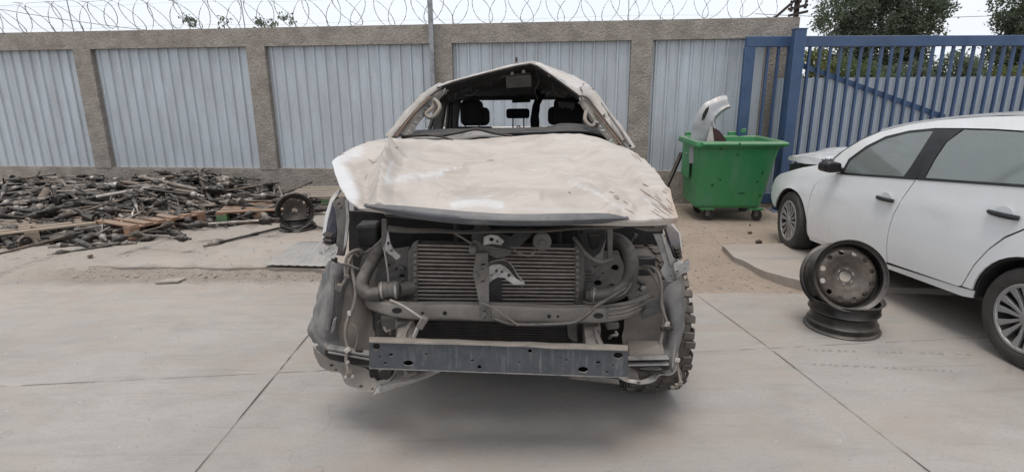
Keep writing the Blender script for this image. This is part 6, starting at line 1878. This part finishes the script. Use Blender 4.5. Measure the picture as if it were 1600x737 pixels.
# ------------------------------------------------------------------ steel wheel rims
mat('rim_black', (.013, .013, .014), .32, .2, c2=(.03, .026, .022), scale=8, dust=.45, dust0=.05, bump=.1, dustc=(.16, .14, .12))
mat('rim_rusty', (.035, .028, .023), .55, .2, c2=(.075, .058, .046), scale=10, lo=.42, hi=.66, dust=.5, dust0=.15, bump=.2, dustc=(.17, .145, .125))
mat('hub_steel', (.45, .44, .42), .4, .8)
def steel_rim(name, label, R_=.228, wd=.215, group='black steel wheel rims'):
    root = thing(name, (0, 0, 0), label, 'wheel rim', group)
    # barrel: flange, bead seat, drop centre, bead seat, flange
    pr = [(R_, 0), (R_ + .004, .006), (R_ - .004, .014), (R_ - .016, .018), (R_ - .014, .05), (R_ - .022, .058), (R_ - .030, .075), (R_ - .030, .11), (R_ - .018, .122), (R_ - .012, .13), (R_ - .018, .138), (R_ - .016, wd - .018), (R_ - .004, wd - .014), (R_ + .004, wd - .006), (R_, wd)]
    inn = [(r - .008, h) for r, h in pr[::-1]]
    inn[0] = (R_ - .005, wd - .003)
    inn[-1] = (R_ - .005, .003)
    MB().lathe(pr + inn, (0, 0, 0), (0, 0, 1), 56, closed=True).build('barrel', 'rim_black', root, smooth=40, fixn=True)
    # disc with hand holes, bolt holes and centre bore
    k_ = R_ / .228
    rings_ = [(.034 * k_, wd - .080), (.072 * k_, wd - .080), (.085 * k_, wd - .066), (.120 * k_, wd - .060), (.142 * k_, wd - .050), (.166 * k_, wd - .052), (.185 * k_, wd - .075), (R_ - .032, wd - .09)]
    N = 60
    mb = MB()
    for r, h in rings_:
        for k in range(N):
            mb.v.append((r * math.cos(2 * math.pi * k / N), r * math.sin(2 * math.pi * k / N), h))
    for i in range(len(rings_) - 1):
        for k in range(N):
            if i == 4 and k % 5 in (1, 2):
                continue
            k2 = (k + 1) % N
            mb.f.append((i * N + k, i * N + k2, (i + 1) * N + k2, (i + 1) * N + k))
    o = mb.build('disc', 'rim_rusty', root, smooth=50)
    so_ = o.modifiers.new('thickness', 'SOLIDIFY')
    so_.thickness = .006
    ss = o.modifiers.new('soften', 'SUBSURF')
    ss.levels = ss.render_levels = 1
    for i in range(6):
        a_ = 2 * math.pi * (i + .3) / 6
        MB().lathe([(.006, .0045), (.009, .0045), (.013, .001)], (math.cos(a_) * .055, math.sin(a_) * .055, wd - .078), (0, 0, 1), 10).build('bolt_seat', 'hub_steel', o)
    return root
# right pair
c = gnd(1314, 510)
r1 = steel_rim('wheel', 'black steel rim lying flat on the concrete in front of the white car')
r1.location = (c.x, c.y, .002)
r1.rotation_euler = (0, 0, .4)
r2 = steel_rim('wheel', 'black steel rim leaning upright on top of another, before the white car')
ctr = at(1325, 431, 3.42)
ax = Vector((-.10, -.93, .36)).normalized()
r2.rotation_euler = ax.to_track_quat('Z', 'Y').to_euler()
r2.location = ctr - ax * .175
# left pair
c = gnd(463, 365)
r3 = steel_rim('wheel', 'black steel rim lying flat below another near the small pallets', .20, .14)
r3.location = (c.x, c.y + .05, ground_z(c.x, c.y) + .01)
r4 = steel_rim('wheel', 'black steel rim standing upright on a flat one near the small pallets', .20, .15)
ctr = at(461, 330, 6.12)
ax = Vector((.42, -.90, .08)).normalized()
r4.rotation_euler = ax.to_track_quat('Z', 'Y').to_euler()
r4.location = ctr - ax * .10
for q_ in (r3, r4):
    q_['group'] = 'black steel rims by the pallets'

# ------------------------------------------------------------------ flat ribbed sheet lying on the concrete
mat('floor_sheet', (.27, .285, .29), .6, .2, c2=(.2, .205, .205), scale=4, dust=.7, dust0=.3, bump=.05, dustc=(.34, .31, .28))
pa, pb, pc, pd = gnd(412, 414, .075), gnd(517, 416, .075), gnd(520, 376, .075), gnd(468, 378, .075)
sh = MB()
NX, NY = 40, 10
for j in range(NY + 1):
    for i in range(NX + 1):
        u, v_ = i / NX, j / NY
        p = pa.lerp(pb, u).lerp(pd.lerp(pc, u), v_)
        rib = .004 if i % 5 in (0, 1) else 0
        sh.v.append((p.x, p.y, p.z + rib + .006 * noise.noise(p * 3)))
sh.f = [(j * (NX + 1) + i, j * (NX + 1) + i + 1, (j + 1) * (NX + 1) + i + 1, (j + 1) * (NX + 1) + i) for j in range(NY) for i in range(NX)]
o = sh.build('ribbed_sheet', 'floor_sheet', smooth=25)
sm_ = o.modifiers.new('thickness', 'SOLIDIFY')
sm_.thickness = .003
tag(o, 'loose grey ribbed metal sheet lying flat on the ground left of the wreck', 'metal sheet')
# broken floor tile and odd bits on the yard
c = gnd(266, 441)
o = MB((c.x, c.y, 0)).prism([(c.x - .10, c.y - .05, .02), (c.x + .09, c.y - .03, .025), (c.x + .10, c.y + .07, .02), (c.x - .06, c.y + .06, .015)], (0, 0, -.015)).build('broken_tile', 'rubble_stone', smooth=0, bevel=.002, fixn=True)
o.location = (c.x, c.y, 0)
tag(o, 'thin broken tile lying by the crumbled slab edge', 'tile')
rr = random.Random(77)
spots = [((437 / 3.077), 230 + 537 / 3.077, .035, 'dark lump of scrap on the dusty ground before the pallets'), (1172, 363, .03, 'dark clod on the dirt in front of the container'), (1186, 377, .035, 'dark clod on the dirt beside the white car wheel'), (1172, 350, .02, 'small dark clod close to the container wheel')]
for x, y, s, lb in spots:
    c = gnd(x, y, .03)
    mb = MB((c.x, c.y, 0))
    stone(mb, (c.x, c.y, ground_z(c.x, c.y) + s * .45), s, rr)
    o = mb.build('clod', 'dark_scuff' if False else 'bark', smooth=0)
    o.location = (c.x, c.y, 0)
    tag(o, lb, 'clod')
# ------------------------------------------------------------------ pallets
mat('pallet_wood', (.30, .235, .17), .85, 0, c2=(.21, .16, .115), scale=5, streak=(1, 8, 8), dust=.6, dust0=.15, bump=.3, bscale=40)
mat('pallet_red', (.27, .145, .085), .85, 0, c2=(.18, .10, .06), scale=5, streak=(1, 8, 8), dust=.6, dust0=.12, bump=.3)
mat('pallet_grey', (.30, .255, .21), .9, 0, c2=(.2, .165, .135), scale=5, streak=(1, 8, 8), dust=.5, dust0=.2, bump=.3)
mat('green_block', (.035, .14, .045), .8, 0, dust=.5, dust0=.2)
def pallet(x, y, z, yaw, wm, label, L=1.1, W_=.85, green=()):
    root = thing('wooden_pallet', (x, y, z), label, 'pallet', 'pallets by the scrap heap', rz=yaw)
    rr = random.Random(int(abs(x * 100) + z * 1000))
    k = 0
    for sx in (-1, 0, 1):
        for sy in (-1, 0, 1):
            m = 'green_block' if (sx, sy) in green else wm
            MB().box((sx * (L / 2 - .06), sy * (W_ / 2 - .05), .069), (.12, .10, .084)).build('block', m, root, bevel=.004, smooth=0)
    for sy in (-1, 0, 1):
        MB().box((0, sy * (W_ / 2 - .05), .013), (L, .10, .022)).build('bottom_board', wm, root, bevel=.003, smooth=0)
    for sx in (-1, 0, 1):
        MB().box((sx * (L / 2 - .06), 0, .121), (.12, W_, .018)).build('cross_board', wm, root, bevel=.003, smooth=0)
    n = 6
    for i in range(n):
        yy = -W_ / 2 + .05 + (W_ - .10) * i / (n - 1)
        MB().box((rr.uniform(-.012, .012), yy, .1395), (L, .095, .018), Matrix.Rotation(rr.uniform(-.015, .015), 3, 'Z')).build('board', wm, root, bevel=.003, smooth=0)
    return root
gz = lambda x, y: ground_z(x, y) + .012
pallet(-5.20, 5.95, gz(-5.2, 6), R(38), 'pallet_wood', 'yellowish wooden pallet under the scrap at the left edge')
pallet(-4.27, 6.33, gz(-4.2, 6.3), R(152), 'pallet_red', 'reddish wooden pallet with one green corner block at the front of the heap', green=((1, 1),))
pallet(-3.98, 7.15, gz(-3.9, 7.1), R(20), 'pallet_grey', 'grey weathered pallet half hidden under the middle of the scrap', .9, .7)
pallet(-3.06, 6.90, gz(-3.0, 6.9), R(10), 'pallet_red', 'reddish pallet with a green left corner below the smaller pile of shafts', .95, .8, green=((-1, -1),))
pallet(-2.46, 7.70, gz(-2.5, 7.7) + .02, R(2), 'pallet_grey', 'pale weathered pallet lying alone by the wall near the upright rim', 1.15, .85, green=((-1, -1), (0, -1)))

# ------------------------------------------------------------------ heap of drive shafts, rods and struts
mat('grease_black', (.014, .013, .013), .5, .2, c2=(.035, .03, .027), scale=9, dust=.45, dust0=.06, bump=.2, dustc=(.16, .14, .12))
mat('shaft_brown', (.085, .058, .042), .7, .3, c2=(.04, .032, .027), scale=9, dust=.5, dust0=.15, bump=.25)
mat('shaft_grey', (.20, .185, .17), .6, .5, c2=(.08, .072, .066), scale=9, dust=.5, dust0=.2, bump=.2)
mat('shaft_bright', (.34, .33, .32), .42, .8, c2=(.18, .165, .155), scale=12, dust=.5, dust0=.1, bump=.1)
mat('boot_rubber', (.012, .012, .012), .7, 0, dust=.5, dust0=.1)
def proto(kind, m1, m2, lenf=1.0):
    """pieces (name, mesh) of one kind of part, lying along x"""
    P_ = []
    X = (1, 0, 0)
    if kind == 'drive_shaft':
        L = .36 * lenf
        P_.append(('shaft', MB().lathe([(0, -L), (.0125, -L), (.0125, -.06), (.017, -.05), (.017, .05), (.0125, .06), (.0125, L), (0, L)], (0, 0, 0), X, 8)))
        for s in (-1, 1):
            pr = [(.013, 0)]
            for i in range(5):
                r = .020 + i * .0055
                pr += [(r + .006, .010 + i * .016), (r, .018 + i * .016)]
            pr += [(.043, .092)]
            P_.append(('boot', MB().lathe(pr, (s * (L - .02), 0, 0), (s, 0, 0), 10)))
            P_.append(('joint', MB().lathe([(.041, .07), (.046, .075), (.046, .12), (.036, .14), (.024, .15), (.022, .18), (.014, .182), (.013, .235), (0, .235)], (s * (L - .02), 0, 0), (s, 0, 0), 12)))
        mm = {'shaft': m1, 'boot': 'boot_rubber', 'joint': m2}
    elif kind == 'steering_rack':
        L = .34 * lenf
        P_.append(('housing', MB().lathe([(0, -L), (.02, -L), (.026, -L + .02), (.026, L * .4), (.034, L * .45), (.034, L * .7), (.024, L * .75), (.024, L), (0, L)], (0, 0, 0), X, 10)))
        P_.append(('pinion_tower', MB().lathe([(.022, 0), (.022, .06), (.012, .065), (.010, .12), (0, .12)], (L * .58, 0, .01), (.1, .8, .5), 8)))
        for s in (-1, 1):
            P_.append(('tie_rod', MB().lathe([(.022, 0), (.026, .03), (.018, .10), (.009, .11), (.009, .30), (.014, .31), (.014, .34), (0, .34)], (s * L, 0, 0), (s, .05 * s, .04), 8)))
        mm = {'housing': m1, 'pinion_tower': m2, 'tie_rod': m2}
    elif kind == 'suspension_strut':
        L = .25 * lenf
        P_.append(('damper_tube', MB().lathe([(0, -L), (.026, -L), (.028, -L + .02), (.028, .02), (.024, .03), (0, .03)], (0, 0, 0), X, 12)))
        P_.append(('piston_rod', MB().lathe([(.010, .03), (.010, .26), (.006, .262), (.006, .29), (0, .29)], (0, 0, 0), X, 8)))
        P_.append(('spring_seat', MB().lathe([(.028, -.03), (.065, -.025), (.07, -.012), (.028, -.012)], (0, 0, 0), X, 14)))
        P_.append(('knuckle_bracket', MB().box((-L + .03, .035, 0), (.09, .05, .04))))
        mm = {'damper_tube': m1, 'piston_rod': 'shaft_bright', 'spring_seat': m2, 'knuckle_bracket': m1}
    elif kind == 'propeller_shaft':
        L = .45 * lenf
        P_.append(('tube', MB().lathe([(0, -L), (.02, -L), (.032, -L + .03), (.032, L - .03), (.02, L), (0, L)], (0, 0, 0), X, 12)))
        for s in (-1, 1):
            y = MB()
            y.lathe([(.022, 0), (.026, .03), (0, .035)], (s * L, 0, 0), (s, 0, 0), 8)
            for q in (-1, 1):
                y.box((s * (L + .055), q * .03, 0), (.07, .014, .035))
            y.tube([(s * (L + .075), -.045, 0), (s * (L + .075), .045, 0)], .010, 8)
            P_.append(('yoke', y))
        mm = {'tube': m1, 'yoke': m2}
    elif kind == 'wheel_hub':
        P_.append(('knuckle', MB().box((0, 0, 0), (.10, .07, .09), Matrix.Rotation(.4, 3, 'Y')).tube([(-.03, 0, 0), (-.10, .03, .08), (-.16, .03, .10)], [.03, .022, .018], 8).tube([(-.02, 0, 0), (-.08, -.02, -.09), (-.10, -.02, -.14)], [.03, .022, .016], 8)))
        P_.append(('flange', MB().lathe([(0, .02), (.03, .02), (.032, .045), (.062, .048), (.064, .06), (.03, .062), (.028, .085), (0, .086)], (.03, 0, 0), (1, 0, 0), 16)))
        mm = {'knuckle': m1, 'flange': m2}
    else:  # control arm
        P_.append(('arm', MB().tube(smooth_path([(-.2, .0, 0), (-.08, .03, .01), (.05, .02, .02), (.2, -.03, 0)], 4), [.02] * 5 + [.027] * 5 + [.018] * 3, 8)))
        P_.append(('bush', MB().lathe([(.012, -.03), (.03, -.03), (.03, .03), (.012, .03)], (-.22, 0, 0), (0, 1, .3), 12)))
        P_.append(('ball_joint', MB().lathe([(0, -.02), (.024, -.018), (.024, .01), (.012, .025), (.008, .06), (0, .06)], (.22, -.035, 0), (0, .2, 1), 10)))
        mm = {'arm': m1, 'bush': 'boot_rubber', 'ball_joint': m2}
    return [(n, b.mesh(n, mm[n], 45)) for n, b in P_]
WORD = {'drive_shaft': 'booted drive shaft', 'steering_rack': 'steering rack', 'suspension_strut': 'suspension strut', 'propeller_shaft': 'forked propeller shaft', 'control_arm': 'curved control arm', 'wheel_hub': 'wheel hub carrier'}
CAT = {'drive_shaft': 'drive shaft', 'steering_rack': 'steering rack', 'suspension_strut': 'strut', 'propeller_shaft': 'propeller shaft', 'control_arm': 'control arm', 'wheel_hub': 'hub carrier'}
TONE = {'grease_black': 'black greasy', 'shaft_brown': 'rusty brown', 'shaft_grey': 'dusty grey', 'shaft_bright': 'bright steel'}
protos = []
for kind, wts in (('drive_shaft', 7), ('steering_rack', 3), ('suspension_strut', 2), ('propeller_shaft', 2), ('control_arm', 2), ('wheel_hub', 2)):
    for m1, m2 in (('grease_black', 'shaft_grey'), ('grease_black', 'grease_black'), ('shaft_brown', 'grease_black'), ('shaft_grey', 'grease_black'), ('grease_black', 'shaft_bright')) + ((('shaft_bright', 'grease_black'),) if kind in ('drive_shaft', 'steering_rack') else ()):
        for lf in (.8, 1.1):
            protos.append((kind, m1, proto(kind, m1, m2, lf), wts * (.8 if m1 == 'shaft_bright' else 1)))
PW = [p[3] for p in protos]

def heap_h(x, y):
    a = 0
    # long heap
    fr = 5.42 + .35 * sm(-4.9, -3.7, x) + .5 * sm(-4.0, -3.6, x)
    up = sm(fr, fr + 1.5, y) * (1 - .35 * sm(7.9, 8.35, y)) * (1 - sm(-4.25, -3.75, x))
    a = up * (.24 + .06 * noise.noise(Vector((x * 1.1, y * .6, 0))) + .05 * math.exp(-((x + 4.55) / .35) ** 2) + .06 * math.exp(-((x + 6.6) / .6) ** 2)) + (.13 * sm(fr - .1, fr + .5, y) if x < -3.75 else 0)
    # smaller pile on the right
    b = .36 * math.exp(-((x + 3.50) / .38) ** 2 - ((y - 7.45) / .42) ** 2)
    c = .19 * math.exp(-((x + 3.05) / .42) ** 2 - ((y - 6.95) / .40) ** 2) + (.12 if -3.6 < x < -2.6 and 6.6 < y < 7.4 else 0)
    return max(a, b, c)
def zone(x, y):
    if x > -3.75:
        return 'on the red pallet pile' if y < 7.15 else 'near the pallet by the wall'
    ew = 'far left' if x < -5.9 else ('left' if x < -5.2 else ('middle' if x < -4.5 else 'right'))
    ns = 'front' if y < 6.2 else ('centre' if y < 7.2 else 'wall side')
    return f'in the {ew} {ns} of the heap'
rr = random.Random(21)
def pick():
    r_ = rr.random() * sum(PW)
    for p, w_ in zip(protos, PW):
        r_ -= w_
        if r_ <= 0:
            return p
    return protos[-1]
def place(x, y, z, yaw, pit, p):
    kind, m1, pieces, _ = p
    o = bpy.data.objects.new(kind, None)
    sc_ = rr.uniform(.78, 1.0)
    o.scale = (sc_ * .95, sc_, sc_)
    o.empty_display_size = .05
    col.objects.link(o)
    o.location = (x, y, z)
    o.rotation_euler = (Matrix.Rotation(yaw, 3, 'Z') @ Matrix.Rotation(pit, 3, 'Y') @ Matrix.Rotation(rr.uniform(0, 6.28), 3, 'X')).to_euler()
    how = 'lying lengthwise' if abs(math.cos(yaw)) > .8 else ('pointing outwards' if abs(math.cos(yaw)) < .45 else 'lying askew')
    tag(o, f'{TONE[m1]} {WORD[kind]} {how} {zone(x, y)}', CAT[kind], 'car shafts and struts heaped along the wall')
    for n, me in pieces:
        c = bpy.data.objects.new(n, me)
        col.objects.link(c)
        c.parent = o
    return o
def yawr():
    return rr.gauss(.05, .42) if rr.random() < .68 else rr.uniform(-1.5, 1.5)
n = 0
tries = 0
while n < 285 and tries < 6000:
    tries += 1
    x, y = rr.uniform(-7.6, -2.7), rr.uniform(5.5, 8.15)
    if x < -6.2 and rr.random() < .5:
        continue
    wy = 8.668 - (x + 6.396) * .1077 - .30
    if y > wy:
        continue
    # inside what the camera sees of the yard
    if x / y < -.96:
        continue
    h = heap_h(x, y)
    if h < .05:
        continue
    yaw = yawr()
    hh = [heap_h(x + math.cos(yaw) * q, y + math.sin(yaw) * q) for q in (-.3, .3)]
    pit = -math.atan2(hh[1] - hh[0], .6) * .6 + rr.gauss(0, .05)
    if abs(math.cos(yaw)) < .6 and y > wy - .35:
        continue
    z = max(.06 + gz(x, y), h + rr.uniform(-.05, .015) + .0)
    place(x, y, z, yaw, pit, pick())
    n += 1
# single pieces lying in front
dsp = [p for p in protos if p[0] == 'drive_shaft' and p[1] != 'shaft_bright']
psp = [p for p in protos if p[0] == 'propeller_shaft']
def single(a, b, p, lab, zadd=.0):
    d = b - a
    o = place(*( (a + b) / 2), math.atan2(d.y, d.x), -math.atan2(d.z, Vector((d.x, d.y)).length), p)
    o.location.z += zadd
    o['label'] = lab
    return o
o = single(at(20, 378, 5.75), at(74, 298, 6.9), psp[5], 'long dusty tube shaft sloping across the left front of the heap')
o.scale = (1.35, 1.5, 1.5)
single(gnd(112, 384, .05), gnd(178, 381, .05), dsp[0], 'black drive shaft lying on the ground between the two front pallets')
single(gnd(130, 390, .05), gnd(200, 378, .06), dsp[3], 'brown drive shaft on the ground crossing before the front pallets')
single(gnd(374, 371, .07), gnd(420, 360, .07), dsp[1], 'lone dark drive shaft on the ground left of the lying rim')
single(gnd(490, 352, .08), gnd(525, 364, .08), dsp[2], 'drive shaft on the ground between the rims and the wreck')
single(gnd(190, 372, .2), gnd(260, 352, .2), dsp[4], 'grey drive shaft resting across the pallet with the green corner')
single(gnd(215, 366, .2), gnd(285, 372, .2), dsp[6], 'drive shaft lying along the front of the green cornered pallet')
single(gnd(15, 392, .2), gnd(70, 378, .2), dsp[5], 'drive shaft lying over the yellowish pallet at the left edge')
single(gnd(335, 349, .24), gnd(395, 345, .24), protos[[i for i, p in enumerate(protos) if p[1] == 'shaft_bright'][0]], 'bright straight shaft along the front of the smaller pile')
# everything deeper in the heap
core = MB()
for i in range(520):
    x, y = rr.uniform(-7.8, -2.8), rr.uniform(5.6, 8.2)
    wy = 8.668 - (x + 6.396) * .1077 - .25
    h = heap_h(x, y)
    if h < .06 or y > wy:
        continue
    kind, m1, pieces, _ = pick()
    if m1 == 'shaft_bright':
        continue
    M_ = Matrix.Translation((x, y, max(.05 + gz(x, y), rr.uniform(.0, 1) * (h - .04)))) @ Matrix.Rotation(yawr(), 4, 'Z') @ Matrix.Rotation(rr.gauss(0, .12), 4, 'Y')
    for nm, me in pieces:
        core.add([M_ @ v_.co for v_ in me.vertices], [tuple(f.vertices) for f in me.polygons])
tag(core.build('scrap_heap_core', 'grease_black', smooth=45), 'dark tangled mass of old shafts filling the inside of the heap', 'scrap', kind='stuff')
